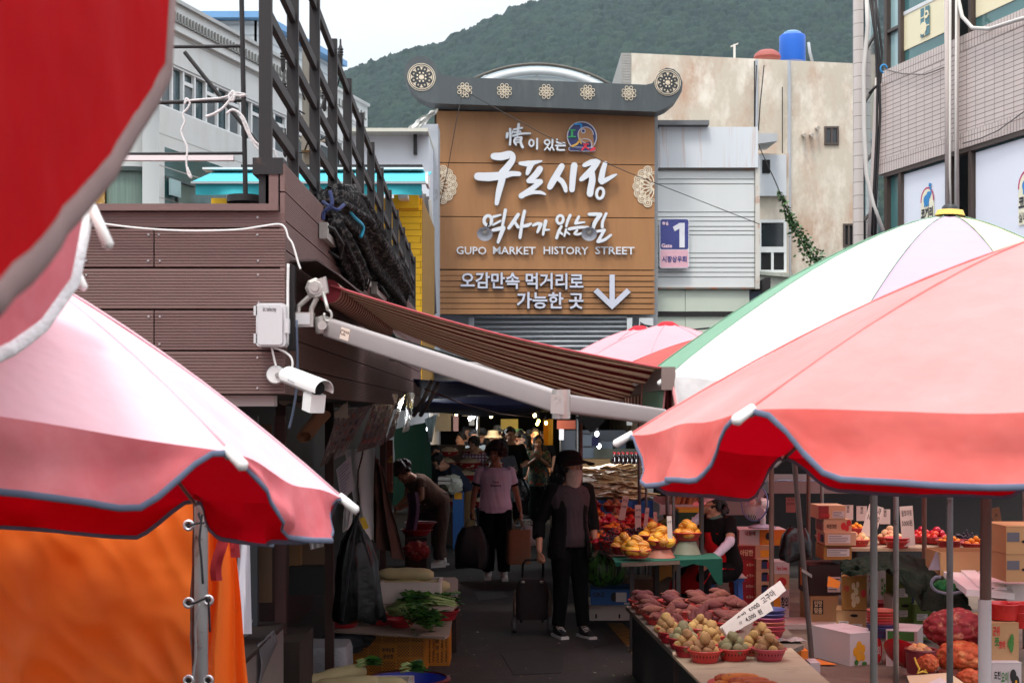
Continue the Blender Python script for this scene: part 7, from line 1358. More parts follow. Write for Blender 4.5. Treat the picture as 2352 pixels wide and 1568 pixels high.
rowsf=[(340,900,12.7,.82,grape,'grape_bunch','grapes','dark grape bunch','the grape tray left of the melons',3,.03),(570,860,13.2,.83,grape,'grape_bunch','grapes','dark grape bunch','the grape tray behind the melons',4,.03),(860,850,13.2,.82,grape,'grape_bunch','grapes','dark grape bunch','the grape tray by the orange price card',3,.03),(240,860,13.3,.80,apricot,'apricot','apricot','small orange apricot','the nearest apricot bowl by the aisle',11,.024),(260,900,12.9,.79,tomato,'tomato','tomato','red tomato','the low red bowl at the aisle corner',7,.03),(430,830,13.5,.83,nect,'nectarine','nectarine','mottled red nectarine','the nectarine bowl behind the grapes',9,.033),(350,790,14.0,.84,apricot,'apricot','apricot','small orange apricot','the middle apricot bowl',13,.024),(300,745,14.6,.85,tomato,'tomato','tomato','red tomato','the middle tomato bowl',10,.03),(160,740,14.6,.84,peach,'peach','peach','pale pink peach','the aisle side peach bowl',8,.04),(370,720,15.0,.86,peach,'peach','peach','pale pink peach','the peach bowl beside the first price card',7,.04),(500,760,14.4,.85,tomato,'tomato','tomato','red tomato','the tomato bowl under the white price cards',11,.03),(610,770,14.6,.85,tomato,'tomato','tomato','red tomato','the tomato bowl between the price cards',9,.03),(690,795,14.2,.84,apricot,'apricot','apricot','small orange apricot','the right apricot bowl',11,.024),(170,660,15.6,.87,tomato,'tomato','tomato','red tomato','the dark red bowl behind the aisle peaches',8,.032),(210,690,15.3,.86,apricot,'apricot','apricot','small orange apricot','the apricot bowl behind the aisle peaches',9,.024),(150,600,16.6,.90,nect,'nectarine','nectarine','mottled red nectarine','the netted pack at the far aisle corner',6,.04),(340,630,16.4,.90,peach,'peach','peach','pale pink peach','the netted pack behind the peaches',6,.04),(460,690,15.8,.88,apricot,'apricot','apricot','small orange apricot','the far apricot bowl',9,.024)]
for i,(x,y,d_,z,ms,nm,ct,wt_,wr_,n,sz)in enumerate(rowsf):fb(x,y,d_,z,.125,(0,2)[i%2],ms,nm,ct,wt_,wr_,n,sz)
CARD=pm('price_card',C(214,200,190),rough=.7,var=.05)
def card(cx,cy,w_,h,tilt,d,txt,label,group='handwritten price cards',mt=CARD):
 c=P(cx,cy,d);k=d/F;root=thing('price_card',c-V(0,0,h*k/2),label,'price card',group);u=V(math.cos(tilt),0,math.sin(tilt));v=V(-math.sin(tilt),0,math.cos(tilt));o=c
 M().obox(o-u*(w_*k/2)-v*(h*k/2),u*(w_*k),V(0,.006,0),v*(h*k)).build('card_board',mt,root)
 for i,t in enumerate(txt):q=M();q.text(t,min(h*k/4.2,w_*k*.5),o+v*(h*k*(.27-.25*i))+V(0,-.002,0),u,v,bold=.01,width=w_*k*(.8 if len(t)>1 else .3));q.build('handwriting',INK,root)
for x,y,w_,h,tl,d_,tx,lb_ in((437,630,14,56,-.2,14.6,('천도','5,000'),'tilted narrow price card beside the peaches'),(565,722,14,62,0,13.6,('24개','5,000'),'upright price card in the tomatoes, widest'),(637,735,9,56,-.12,13.8,('3000',),'thin price card right of the widest one'),(722,745,8,42,.05,14.2,('〃',),'grey thin price card before the green crate'),(850,830,11,66,.05,12.2,('오천',),'tall price card with an orange stripe between the melon bowls')):px,py=qf(x,y);card(px,py,w_,h,tl,d_,tx,lb_)
# watermelons and their boxes
WM=pm('watermelon_rind',C(70,124,48),rough=.4,var=.12,c2=C(20,44,22),cs=9,cpos=(.49,.54),stretch=(3,3,.35))
for x,y,r,d_,lb_ in((225,1170,.155,13.3,'big striped watermelon at the front by the blue carton'),(150,1080,.15,13.7,'striped watermelon behind the front one near the aisle'),(330,1190,.14,13.6,'striped watermelon in shade beneath the melon table'),(110,1160,.13,13.6,'watermelon with an orange sticker next to the woman in black')):
 px,py=qf(x,y);c=P(px,py,d_);o=M().ball((c.x,c.y,c.z),(r,r,r*1.12),4).build('watermelon',WM,None,loc=c,smooth=True,label=lb_,cat='watermelon',group='watermelons');M().tube([c+V(0,0,r*1.1),c+V(.02,0,r*1.2),c+V(.06,-.02,r*1.25)],.006,6).build('stem',pm('vine_stem',C(120,130,70)),o if False else None,smooth=True,label='curled stem on the '+lb_,cat='stem')if False else None
carton(1357,1450,1353,1389,13.2,.45,BLUC,'blue carton printed GRZ under the watermelons',marks=[(.04,.5,.34,.85,BKP,'GRZ'),(.50,.25,.64,.8,BKP,'o'),(.62,.22,.88,.82,PAPER),(.82,.05,.98,.18,PAPER)],rz=R(-3))
fx=thing('foam_box',P(1400,1424,13.4),'white foam box on the ground under the blue carton','foam box');a=P(1338,1424,13.4);m=M();m.obox(a,(.50,0,0),(0,.5,0),(0,0,.13));m.build('box_body',FOAM,fx);M().obox(a+V(-.008,-.008,.13),(.516,0,0),(0,.516,0),(0,0,.025)).build('box_lid',FOAM,fx)
for i,x in enumerate((.12,.34)):M().box(a.x+x,a.x+x+.015,a.y-.004,a.y,a.z+.02,a.z+.06).build('drain_slot',VOID,fx)
# vendor's blue stool, baskets below
stl=thing('blue_stool',V(P(1660,0,13.3).x,13.3,0),'blue plastic stool on which the vendor sits','stool');c=V(P(1662,0,13.3).x,13.3,0);BLP=pm('blue_stool_plastic',C(40,92,170),rough=.5)
M().box(c.x-.17,c.x+.17,c.y-.15,c.y+.15,.47,.50).build('seat',BLP,stl)
for sx in(-1,1):
 for sy in(-1,1):M().obox(c+V(sx*.15-.02,sy*.13-.02,0),(.045,0,0),(0,.045,0),(-sx*.02,-sy*.02,.47)).build('leg',BLP,stl)
M().box(c.x-.15,c.x+.15,c.y-.14,c.y-.12,.18,.24).build('stretcher',BLP,stl)
M().slab([[c+V(-.17+.36*u,-.18+.3*v,.505+.012*mnoise.noise(V(u*5,v*5,2)))for u in np.linspace(0,1,6)]for v in np.linspace(0,1,5)],(0,0,.01)).build('newspaper',pm('newsprint',C(190,184,180),rough=.8,var=.2,vs=30),None,label='folded newspaper on the blue stool',cat='newspaper')
# fan
fn=thing('electric_fan',P(1752,1212,13.9),'white desk fan with a blue rimmed guard on a carton','fan');hc_=P(1738,1155,13.85);ax_=V(-.8,-.6,.08).normalized()
M().lathe([(.0,0),(.13,0),(.135,.015),(.06,.035),(0,.035)],P(1750,1212,13.9),24).build('base',pm('fan_blue_white',C(190,200,220),rough=.4),fn,smooth='auto');M().tube([P(1752,1208,13.9),P(1753,1165,13.9)],[.03,.024],12).build('stand',WHITEP,fn,smooth=True)
M().lathe([(0,-.12),(.05,-.11),(.06,-.04),(.05,0)],hc_+ax_*-.02,18,axis=ax_).build('motor',WHITEP,fn,smooth='auto')
gd=M();uu=ax_.cross(V(0,0,1)).normalized();vv=uu.cross(ax_)
for i in range(36):a=2*math.pi*i/36;dr_=uu*math.cos(a)+vv*math.sin(a);gd.tube([hc_+ax_*.05+dr_*.03,hc_+ax_*.06+dr_*.10,hc_+ax_*.03+dr_*.17],.0022,4)
gd.build('guard',WHITEP,fn);M().tube([hc_+ax_*.03+(uu*math.cos(a)+vv*math.sin(a))*.172 for a in np.linspace(0,2*math.pi,33)],.007,8).build('guard_rim',pm('fan_blue',C(110,140,200),rough=.4),fn,smooth=True);M().lathe([(0,.065),(.035,.06),(.038,.05)],hc_,18,axis=ax_).build('hub_cap',WHITEP,fn,smooth='auto')
for i in range(3):a=2.09*i;dr_=uu*math.cos(a)+vv*math.sin(a);tg=uu*-math.sin(a)+vv*math.cos(a);M().slab([[hc_+dr_*(.03+.12*t)+tg*(s*(.02+.04*t))+ax_*(.015*s)for s in(-1,0,1)]for t in(0,.4,.8,1)],ax_*.003).build('blade',pm('fan_blade',C(196,200,214),rough=.3,trans=(C(200,210,230),.3)),fn,smooth='auto')
# second fruit table at the right
ft2=thing('rear_fruit_table',V(P(2080,0,14.5).x,14.8,0),'rear fruit table with price cards right of the tall carton stack','table');zt2=.70
M().box(P(1950,0,14).x,P(2240,0,14).x,14.0,15.6,zt2-.03,zt2).build('table_top',PLY,ft2)
for x in(1960,2150):M().box(P(x,0,14.1).x,P(x,0,14.1).x+.04,14.1,14.14,0,zt2-.03).build('leg',DARKW,ft2)
def fb3(x,y,d,z,r,ci,meshes,name,cat,what,where,n,size):px,py=q3(x,y);p=P(px,py,d);c=V(p.x,p.y,z);basket(c,r,.07,ci,'plastic bowl: '+where,'bowls on the rear fruit table');heap(c,r,meshes,name,cat,what,where,n,size)
for a_ in((785,640,14.2,.70,.12,0,peach,'peach','peach','greenish pink peach','the left bowl of the rear table',6,.04),(770,560,14.9,.76,.11,0,apricot,'apricot','apricot','small orange apricot','the apricot bowl at the left of the rear table',10,.024),(1090,650,14.4,.71,.15,0,peach,'peach','peach','greenish pink peach','the big peach pile between the rear price cards',14,.042),(1385,680,14.5,.71,.14,2,tomato,'tomato','tomato','shiny red tomato','the tomato bowl right of the rear price cards',12,.036),(1530,690,14.4,.71,.14,2,tomato,'tomato','tomato','shiny red tomato','the second tomato bowl of the rear table',11,.036),(1650,725,14.1,.70,.14,2,apricot,'apricot','apricot','small orange apricot','the raised apricot bowl near the grey pole',12,.026),(1900,745,13.8,.70,.15,0,apricot,'apricot','apricot','netted orange fruit','the netted fruit bowl behind the rusty pole',12,.026),(1800,740,14.3,.70,.12,2,grape,'grape_bunch','grapes','dark grape bunch','the grape tray of the rear table',3,.03)):fb3(*a_)
for i in range(2):px,py=q3(1160,740);p=P(px,py,14.05);basket(V(p.x,p.y,.70+.03*i),.135,.07,0,'empty red bowl in front of the rear price cards, '+['under another','on top'][i])
px,py=q3(920,550);card(px,py,34,72,-.28,14.2,('햇사과','10,000'),'large tilted rear price card reading 10,000');px,py=q3(1252,600);card(px,py,30,92,.07,13.95,('꿀토마토','5000원'),'large upright rear price card reading 5000원');px,py=q3(2110,600);card(px,py,20,86,.18,13.6,('#',),'brown price card leaning at the right of the rear table',mt=pm('brown_card',C(120,92,66),rough=.8));px,py=q3(150,400);card(px,py,22,34,0,15.5,('수박','8,000'),'reddish paper card hung behind the fan',mt=pm('pinkish_card',C(150,90,84),rough=.8))
for i,(x,y)in enumerate(((690,470),(820,480),(1040,510))):px,py=q3(x,y);card(px,py,24,34,0,15.4,('쌀','값'),'pale printed notice behind the rear table, '+['left','middle','right'][i]+' of three')
# ------------------------------------------------------------------ net cover, foam lid, onions and bits at the lower right
GNET=pm('dark_green_net',C(34,44,36),rough=.95,var=.4,vs=40,bump=.8,bs=60,c2=C(52,84,56),cs=30,cpos=(.62,.72),spec=.1)
def drape(name,key,th,mt,label,cat,n1=30,n2=22,amp=.04,seed=0):
 K=np.array([[list(p)for p in row]for row in key]);a,b=K.shape[:2];rows=[]
 for i in range(n1):
  u=i/(n1-1)*(a-1);i0=min(int(u),a-2);fu=u-i0;row=[]
  for j in range(n2):
   v=j/(n2-1)*(b-1);j0=min(int(v),b-2);fv=v-j0;su,sv=fu*fu*(3-2*fu),fv
   p=(K[i0,j0]*(1-su)+K[i0+1,j0]*su)*(1-sv)+(K[i0,j0+1]*(1-su)+K[i0+1,j0+1]*su)*sv
   row.append(V(*p)+V(0,-1,.5)*(amp*mnoise.noise(V(i*.35,j*.22,seed))+amp*.6*mnoise.noise(V(i*.8,j*.3,seed+4))))
  rows.append(row)
 return M().slab(rows,th).build(name,mt,None,smooth='auto',label=label,cat=cat)
Q3=lambda x,y,d:P(*q3(x,y),d);Q4=lambda x,y,d:P(*q4(x,y),d)
drape('net_cover',[[Q3(615,930,12.9),Q3(620,1000,12.7),Q3(640,1050,12.6)],[Q3(760,900,13.1),Q3(800,980,12.6),Q3(840,1060,12.4)],[Q3(960,870,13.2),Q3(980,960,12.6),Q3(1060,1010,12.2)],[Q3(1120,835,13.2),Q3(1180,1000,12.2),Q3(1240,1180,11.9)],[Q3(1280,880,13.0),Q3(1400,1080,12.0),Q3(1380,1380,11.6)],[Q3(1430,910,12.8),Q3(1580,1120,11.8),Q3(1620,1420,11.4)],[Q3(1600,980,12.5),Q3(1780,1180,11.6),Q3(1860,1400,11.3)]],(0,.012,0),GNET,'dark green shade net thrown over the cartons','net cover',40,26,.075,3)
fdl=thing('net_fold',Q4(1560,560,11.5),'bright green net fold with a pale hem at the edge of the dark net','net');c=Q4(1520,520,11.5);M().ball(c,(.085,.05,.06),3,nz=.4,ns=3).build('green_mesh',pm('bright_green_net',C(40,120,64),rough=.9,var=.5,vs=60,bump=.8,bs=80),fdl,smooth=True);M().tube([Q4(x,y,11.4)for x,y in((1480,410),(1425,412),(1392,440),(1378,475),(1385,510),(1410,542),(1450,565),(1505,580),(1560,586),(1630,580),(1700,565),(1760,540))],.013,8).build('hem',pm('pale_hem',C(130,140,156),rough=.9,bump=.5,bs=80),fdl,smooth=True)
fl2=thing('foam_cover',Q4(1850,480,11.4),'white foam box lid lying tilted on the net cover','foam lid');pts=[Q4(1480,330,12.1),Q4(1750,500,11.2),Q4(2255,540,11.2),Q4(2150,370,12.1)];pts[1].z=pts[0].z-.06;pts[2].z=pts[3].z-.06
FOAMW=pm('bright_foam',C(236,236,238),rough=.85,var=.04,bump=.3,bs=150)
m=M();m.slab([[pts[0].lerp(pts[3],t)for t in np.linspace(0,1,9)],[pts[1].lerp(pts[2],t)for t in np.linspace(0,1,9)]],(0,0,-.05));m.build('lid_slab',FOAMW,fl2);m=M()
for t in(.28,.55):q=pts[0].lerp(pts[3],t);q2_=pts[1].lerp(pts[2],t);m.slab([[q.lerp(q2_,.06),q.lerp(q2_,.94)],[q.lerp(q2_,.06)+V(.12,0,0),q.lerp(q2_,.94)+V(.12,0,0)]],(0,0,.02))
m.build('lid_ridge',FOAMW,fl2)
def sack(c,rx,ry,rz_,mt,n,seed,label):
 c=Vector(c);root=thing('onion_sack',c-V(0,0,rz_),label,'onion sack','net sacks of onions');m=M();m.ball(c,(rx,ry,rz_),5);k=len(m.v);rr=random.Random(seed);cs_=[]
 for i in range(n*6):v=V(rr.gauss(0,1),rr.gauss(0,1),rr.gauss(0,1)).normalized();cs_.append(v)
 sel=[]
 for v in cs_:
  if all((v-s_).length>.30 for s_ in sel):sel.append(v)
 for i in range(k):
  q=V((m.v[i].x-c.x)/rx,(m.v[i].y-c.y)/ry,(m.v[i].z-c.z)/rz_).normalized();dm=min((q-s_).length for s_ in sel);b_=max(0,1-(dm/.2)**2);m.v[i]=c+V(q.x*rx,q.y*ry,q.z*rz_)*(.90+.10*b_**.5+.06*mnoise.noise(q*2+V(seed,0,0)))
 m.build('sack_body',mt,root,smooth=True);return root
REDN=pm('red_onion_net',C(150,40,48),rough=.6,var=.4,vs=26,c2=C(206,140,110),cs=14,cpos=(.54,.66),bump=.5,bs=120);ORN=pm('orange_onion_net',C(196,84,40),rough=.6,var=.35,vs=26,c2=C(226,150,90),cs=13,cpos=(.52,.66),bump=.5,bs=120)
sack(Q4(1625,945,10.9),.245,.18,.155,REDN,60,1,'big dark red net sack of onions on top of the pile');sack(Q4(1690,1250,10.7),.20,.18,.125,ORN,50,2,'orange net sack of onions beneath the dark red one');sack(Q4(1340,1310,10.5),.085,.08,.075,ORN,20,3,'small orange net bag of onions tied with yellow string');sack(Q4(1790,1470,10.4),.10,.09,.07,ORN,22,4,'orange net of onions at the bottom edge beside the pale pole');sack(Q4(1580,1440,10.6),.12,.09,.055,pm('brown_onion_net',C(120,60,44),rough=.7,var=.4,vs=26,bump=.5,bs=120),22,5,'flattened brown net of onions in the shade of the sacks')
M().tube([Q4(1205,1260,10.3),Q4(1225,1320,10.25),Q4(1255,1375,10.2),Q4(1230,1420,10.2),Q4(1290,1400,10.2),Q4(1340,1415,10.2),Q4(1310,1385,10.2)],.008,8).build('yellow_string',pm('yellow_string',C(206,170,60),rough=.8),None,smooth=True,label='yellow string tie in front of the small onion bag',cat='string')
M().lathe([(0,0),(.10,.02),(.16,.06),(.175,.075),(.17,.08),(.10,.04),(0,.03)],Q4(1060,1300,10.8),28,axis=V(.55,.5,.65)).build('red_bowl',pm('glossy_red_plastic',C(176,20,32),rough=.15,var=.05),None,smooth='auto',label='glossy red bowl lying tipped against the carton',cat='bowl');M().lathe([(0,.05),(.06,.045),(.075,0),(.08,0),(.065,.05),(0,.056)],GZ(*q4(425,1195),.0),20).build('red_dish',pm('glossy_red_plastic',(0,0,0,1)),None,smooth='auto',label='upturned red dish on the floor left of the flower carton',cat='dish')
rbk=Q4(1270,1420,10.6);M().lathe([(0,0),(.10,0),(.115,.17),(.122,.175),(.118,.185),(.105,.18),(.095,.03),(0,.03)],rbk,28).build('tub',pm('dark_rose_tub',C(120,42,50),rough=.4),None,smooth='auto',label='dark rose tub of loose onions in front of the sacks',cat='tub')
for i in range(6):a=i*1.05;put(onion,'onion',rbk+V(.06*math.cos(a)*(i>0),.06*math.sin(a)*(i>0),.17+.02*(i==0)),'pale brown onion in the dark rose tub','onion','onions in the tub',(rs.uniform(-.5,.5),rs.uniform(-.5,.5),0))
M().slab([[P(2083,1552,10.2),P(2180,1545,10.2)],[P(2100,1600,9.6),P(2260,1600,9.6)]],(0,0,.004)).build('cardboard_sheet',pm('pale_board',C(214,196,160),rough=.7),None,label='pale cardboard sheet at the bottom edge by the onions',cat='cardboard');M().slab([[P(2130,1568,9.9),P(2160,1554,10)],[P(2150,1600,9.5),P(2220,1600,9.5)]],(0,0,-.003)).build('paper_sheet',PAPER,None,label='bluish paper lying on the pale cardboard',cat='paper')
for i,(x,y,r,lb_)in enumerate(((2140,760,.12,'bright red basin on the pumpkin carton'),(2330,760,.10,'red basin stack at the right edge, upper'),(2340,850,.10,'red basin stack at the right edge, lower'))):p=Q4(x,y,10.75);M().lathe([(0,0),(r*.82,0),(r,.11),(r*1.04,.115),(r*1.02,.122),(r*.95,.115),(r*.78,.01),(0,.01)],p-V(0,0,.065),28).build('red_basin',pm('red_basin_plastic',C(196,44,44),rough=.35,var=.05),None,smooth='auto',label=lb_,cat='basin')
M().obox(P(1800,1600,10.9)+V(1.2,0,0),(1.8,0,0),(0,1.2,0),(0,0,.02)).build('floor_board',PLYD,None,loc=P(2150,1590,10.9),label='brown floor board under the onion sacks',cat='board')if False else None
# black plastic bag on cartons, poles
bag('plastic_bag',P(*q3(205,590),13.2),.30,.30,.2,pm('black_film',(0,0,0,1)),'black plastic bag slumped on the cartons by the tilted pole','bag',False,hl=.02,crum=.06,seed=12)
def pole(p0,p1,r,mt,label,cat='pole',name='steel_pole'):return M().cyl(p0,p1,r,n=14).build(name,mt,None,smooth='auto',label=label,cat=cat,group='umbrella and tarpaulin poles')
RUST=pm('rusty_steel',C(110,84,74),rough=.6,metal=.3,var=.3,vs=12,c2=C(150,130,124),cs=6,cpos=(.55,.7),stretch=(1,1,.3));GPOLE=pm('grey_pole',C(112,110,108),rough=.45,metal=.4,var=.2,vs=10,c2=C(100,84,76),cs=7,cpos=(.6,.72),stretch=(1,1,.4));WPOLE=pm('white_pvc_pole',C(214,206,204),rough=.5,var=.06,c2=C(130,110,100),cs=8,cpos=(.66,.74))
tb_=GZ(1866,1526);tp__=P(1818,985,11.2);pole(tb_,tp__+(tp__-tb_)*.15,.021,GPOLE,'tilted grey pole standing on the floor between the potato table and cartons');M().obox(P(1842,1312,11.3),(.08,0,-.05),(0,.03,0),(0,0,.025)).build('pole_clip',ALU,None,label='short metal clamp bolt on the tilted pole',cat='clamp')
def vpole(px,d,z1,r,mt,lb_,z0=0):x=P(px,0,d).x;return pole((x,d,z0),(x,d,z1),r,mt,lb_)
vpole(2007,9.4,2.15,.024,GPOLE,'grey pole in front of the flower carton');x=P(2262,0,6.2).x
po=thing('two_tone_pole',(x,6.2,0),'thick pole, rusty above and white below, right of the onions','pole','umbrella and tarpaulin poles');M().cyl((x,6.2,0),(x,6.2,P(0,1376,6.2).z),.028,n=16).build('white_sleeve',WPOLE,po,smooth='auto');M().cyl((x+.003,6.2,P(0,1376,6.2).z),(x+.01,6.2,2.3),.024,n=16).build('upper_tube',RUST,po,smooth='auto')
vpole(2123,13.2,2.3,.022,RUST,'dark rusty pole behind the green net');vpole(1772,12.6,2.35,.022,RUST,'rusty pole before the red cartons');vpole(1611,12.6,2.3,.022,pm('dark_pole',C(70,64,62),rough=.4,metal=.5),'dark pole in front of the vendor');vpole(1547,12.9,2.3,.014,GPOLE,'slim pole rising from the melon table');vpole(1484,15,2.4,.014,GPOLE,'slim pole among the stone fruit');vpole(1857,15.5,2.4,.022,RUST,'rusty pole behind the tall carton stack');vpole(1334,15.0,2.4,.02,RUST,'dark pole rising behind the woman in black');vpole(1326,21,2.6,.025,GPOLE,'bright steel pole of the far tarpaulin');vpole(1098,26.5,2.6,.025,GPOLE,'slim grey pole in the middle of the crowd')
# umbrellas added farther back over the stalls (hidden behind the near ones from here, but they shade the goods)
REDU=cloth2('unseen_red_cloth',C(222,120,114),C(225,60,50),.5)
for q_,lb_ in(((2.7,10.0,2.72,0,0,1.35,.55,.2),'unseen red umbrella added over the cartons behind the coral one'),((1.9,13.2,2.74,0,.02,1.3,.5,.1),'unseen red umbrella added over the fruit table'),((4.4,12.2,2.78,0,0,1.4,.5,.3),'unseen red umbrella added over the rear table'),((3.4,15.6,2.8,0,0,1.4,.5,.5),'unseen red umbrella added over the fish trays')):umbrella(lb_,q_,8,REDU,REDU,BINDD,.16,GRP,seed=int(q_[1]*10))
# fish and dried goods stalls behind
GTRAY=pm('grey_fish_tray',C(150,148,146),rough=.6,var=.12,vs=5);MESHW=pm('white_wire_basket',C(200,200,200),rough=.6,var=.2,vs=30)
def tray(px0,px1,py,d,dep,h,mt,label):a=P(px0,py,d);w_=P(px1,0,d).x-a.x;root=thing('display_tray',a+V(w_/2,dep/2,-h),label,'tray','trays of the fish stalls');m=M();z=a.z-h;m.obox(V(a.x,d,z),(w_,0,0),(0,.02,0),(0,0,h));m.obox(V(a.x,d+dep,z),(w_,0,0),(0,.02,0),(0,0,h+.05));m.obox(V(a.x,d+.02,z),(.02,0,0),(0,dep-.02,0),(0,0,h));m.obox(V(a.x+w_-.02,d+.02,z),(.02,0,0),(0,dep-.02,0),(0,0,h));m.obox(V(a.x+.02,d+.02,z),(w_-.04,0,0),(0,dep-.02,0),(0,0,.02));m.build('tray_body',mt,root);return a,w_,z
t1=tray(1515,1612,1158,15.5,.7,.11,MESHW,'white slotted tray of dried fish beside the vendor');t2_=tray(1660,1760,1150,16.2,.8,.16,GTRAY,'deep grey tray behind the vendor');t3=tray(1765,1955,1105,16.5,.8,.14,GTRAY,'long grey tray at the back of the fish stall');t4=tray(1560,1660,1122,17.2,.7,.12,GTRAY,'far grey tray of silver fish')
fish=veg('dried_fish',lambda m,i:m.tube([V(t*.17,.01*math.sin(t*3+i),0)for t in np.linspace(-1,1,9)],[.004,.014,.02,.022,.021,.018,.012,.006,.016],8,ell=.5),pm('dried_fish_skin',C(176,138,92),ov=.28,rough=.4,var=.3,vs=14,c2=C(96,84,76),cs=10,cpos=(.55,.68)),3)
sfish=veg('silver_fish',lambda m,i:m.tube([V(t*.14,.008*math.sin(t*3+i),0)for t in np.linspace(-1,1,9)],[.004,.014,.022,.025,.023,.018,.01,.005,.018],8,ell=.45),pm('silver_fish_skin',C(130,140,156),rough=.25,metal=.3,var=.3,vs=14),2)
for i in range(46):put(fish,'dried_fish',V(t1[0].x+.1+.42*rs.random()+.05*(i//12),15.6+.5*rs.random(),t1[2]+.06+.018*(i//4)+.0),'golden dried fish piled up beside the vendor','dried fish','dried fish pile',(rs.uniform(-.3,.1),R(-50)+rs.uniform(-.2,.2),R(60)+rs.uniform(-.3,.3)),1.25)
for tt,n,nm in((t2_,18,'deep grey tray'),(t4,18,'far grey tray'),(t3,30,'long grey tray')):
 for i in range(n):put(sfish,'silver_fish',V(tt[0].x+.08+(tt[1]-.16)*rs.random(),tt[0].y+.1+.5*rs.random(),tt[2]+.1+.03*rs.random()),'silver fish laid out in the '+nm,'fish','fish in the '+nm,(0,0,rs.uniform(-.6,.6)),1.2)
DSH=thing('dried_squid_stall',V(P(1400,0,18).x,18,0),'table under a blue cover heaped with flat dried squid','table');x0_,x1_=P(1338,0,18).x,P(1500,0,18).x;zz=P(0,1150,17.6).z
M().box(x0_,x1_,17.6,20.2,zz-.05,zz).build('table_top',PLYD,DSH);M().slab([[V(x0_+(x1_-x0_)*u,17.58-.02*abs(math.sin(u*14)),zz+.01-.34*v)for v in np.linspace(0,1,5)]for u in np.linspace(0,1,26)],(0,.006,0)).build('blue_skirt',pm('blue_cover',C(36,104,184),rough=.4,var=.15,bump=.3,bs=8),DSH,smooth='auto')
for x in(x0_+.08,x1_-.08):M().box(x-.02,x+.02,17.8,17.84,0,zz-.05).build('leg',DARKW,DSH)
squid=veg('dried_squid',lambda m,i:m.slab([[V(.22*u-.11+.02*math.sin(v*4+i),.13*v-.065,.012*mnoise.noise(V(u*4,v*4,i)))for v in np.linspace(0,1,6)]for u in np.linspace(0,1,8)],(0,0,.006)),pm('dried_squid_flesh',C(222,186,142),ov=.28,rough=.6,var=.2,vs=14,c2=C(190,130,80),cs=9,cpos=(.56,.7)),3)
for i in range(110):put(squid,'dried_squid',V(x0_+.12+(x1_-x0_-.24)*rs.random(),17.8+1.6*(i/110),zz+.03+.32*(i/110)+.02*rs.random()),'flat dried squid in the pale heap behind the fruit','dried squid','dried squid heap',(rs.uniform(-.25,.25),rs.uniform(-.25,.25),rs.uniform(-.8,.8)),1.5)
bott=thing('sauce_bottle',(0,0,-60),'x','bottle','dark bottles with red caps');M().lathe([(0,0),(.035,0),(.036,.13),(.014,.18),(.014,.21),(0,.21)],(0,0,-60),12).build('bottle_body',pm('dark_bottle',C(40,24,22),rough=.12),bott,smooth='auto');M().lathe([(.016,.20),(.016,.23),(0,.23)],(0,0,-60),10).build('cap',pm('red_cap',C(196,40,40),rough=.4),bott,smooth='auto')
zb_=zz+.30;M().box(P(1408,0,20.4).x,P(1500,0,20.4).x,20.3,21.0,zb_-.03,zb_).build('back_shelf',PLYD,DSH)
for i in range(16):
 pos=V(P(1412+(i%8)*10,0,20.5).x,20.45+.2*(i//8),zb_+.0);lb_='dark sauce bottle with a red cap on the shelf above the squid'
 if i==0:bott.location=pos;bott['label']=lb_
 else:dup(bott,pos,0,lb_)
carton(1330,1402,1054,1084,21.2,.4,KR,'plain kraft carton on the shelf left of the bottles');M().box(P(1365,0,21.6).x,P(1560,0,21.6).x,21.6,21.65,.9,P(0,1030,21.6).z).build('counter_screen',pm('olive_grey_panel',C(130,134,118),rough=.7,var=.1),None,label='olive grey counter panel behind the bottles',cat='panel')
M().box(P(1290,0,22.2).x,P(1440,0,22.2).x,22.4,23.2,.8,P(0,985,22.2).z-.02).build('display_fridge',pm('grey_blue_cabinet',C(120,130,140),rough=.4,var=.15,vs=3),None,label='grey blue display cabinet at the back of the dried goods stall',cat='cabinet')
for i,(x,y)in enumerate(((1345,1010),(1392,1025),(1352,1040))):M().box(P(x-16,0,21.9).x,P(x+16,0,21.9).x,21.95,22.2,P(0,y+14,21.9).z,P(0,y-12,21.9).z).build('stacked_crate',pm('blue_grey_crate',C(150,164,178),rough=.5,var=.1),None,label='blue grey plastic crate at the cabinet, '+['upper left','right','lower left'][i]+' of three',cat='crate')
# green crate, tub and bananas under the fish tray
carton(1713,1748,1370,1371,14,.01,GRC,'x')if False else None
gc=thing('green_crate',P(1590,1218,14.6),'dark green and yellow crate behind the melons','crate');a=P(1560,1212,14.6);M().obox(a,(.24,0,0),(0,.4,0),(0,0,.16)).build('crate_body',pm('dark_green_plastic',C(24,76,50),rough=.5),gc);M().obox(a+V(-.004,-.004,.16),(.248,0,0),(0,.408,0),(0,0,.03)).build('yellow_rim',pm('crate_yellow',C(206,186,40),rough=.5),gc);M().obox(a+V(.13,-.003,.08),(.03,0,0),(0,.003,0),(0,0,.035)).build('crate_sticker',PAPER,gc)
M().ball(P(1525,1200,14.3),(.05,.04,.035),3,nz=.3).build('green_gourd',pm('green_gourd',C(70,100,50),rough=.6,var=.2),None,smooth=True,label='small green gourd beside the dark green crate',cat='gourd')
# boxes and a paper bag in the gloom under the fruit table
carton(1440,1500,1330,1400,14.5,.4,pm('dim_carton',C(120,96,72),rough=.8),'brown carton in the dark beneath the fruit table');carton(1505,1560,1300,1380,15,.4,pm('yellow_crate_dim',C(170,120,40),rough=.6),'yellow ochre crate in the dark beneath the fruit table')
M().ball(P(1540,1362,13.2),(.13,.1,.15),3,nz=.25,ns=1.5).build('paper_sack',pm('crumpled_kraft',C(150,132,116),rough=.9,bump=.6,bs=20),None,smooth='auto',label='crumpled grey brown paper sack under the fruit table',cat='sack')
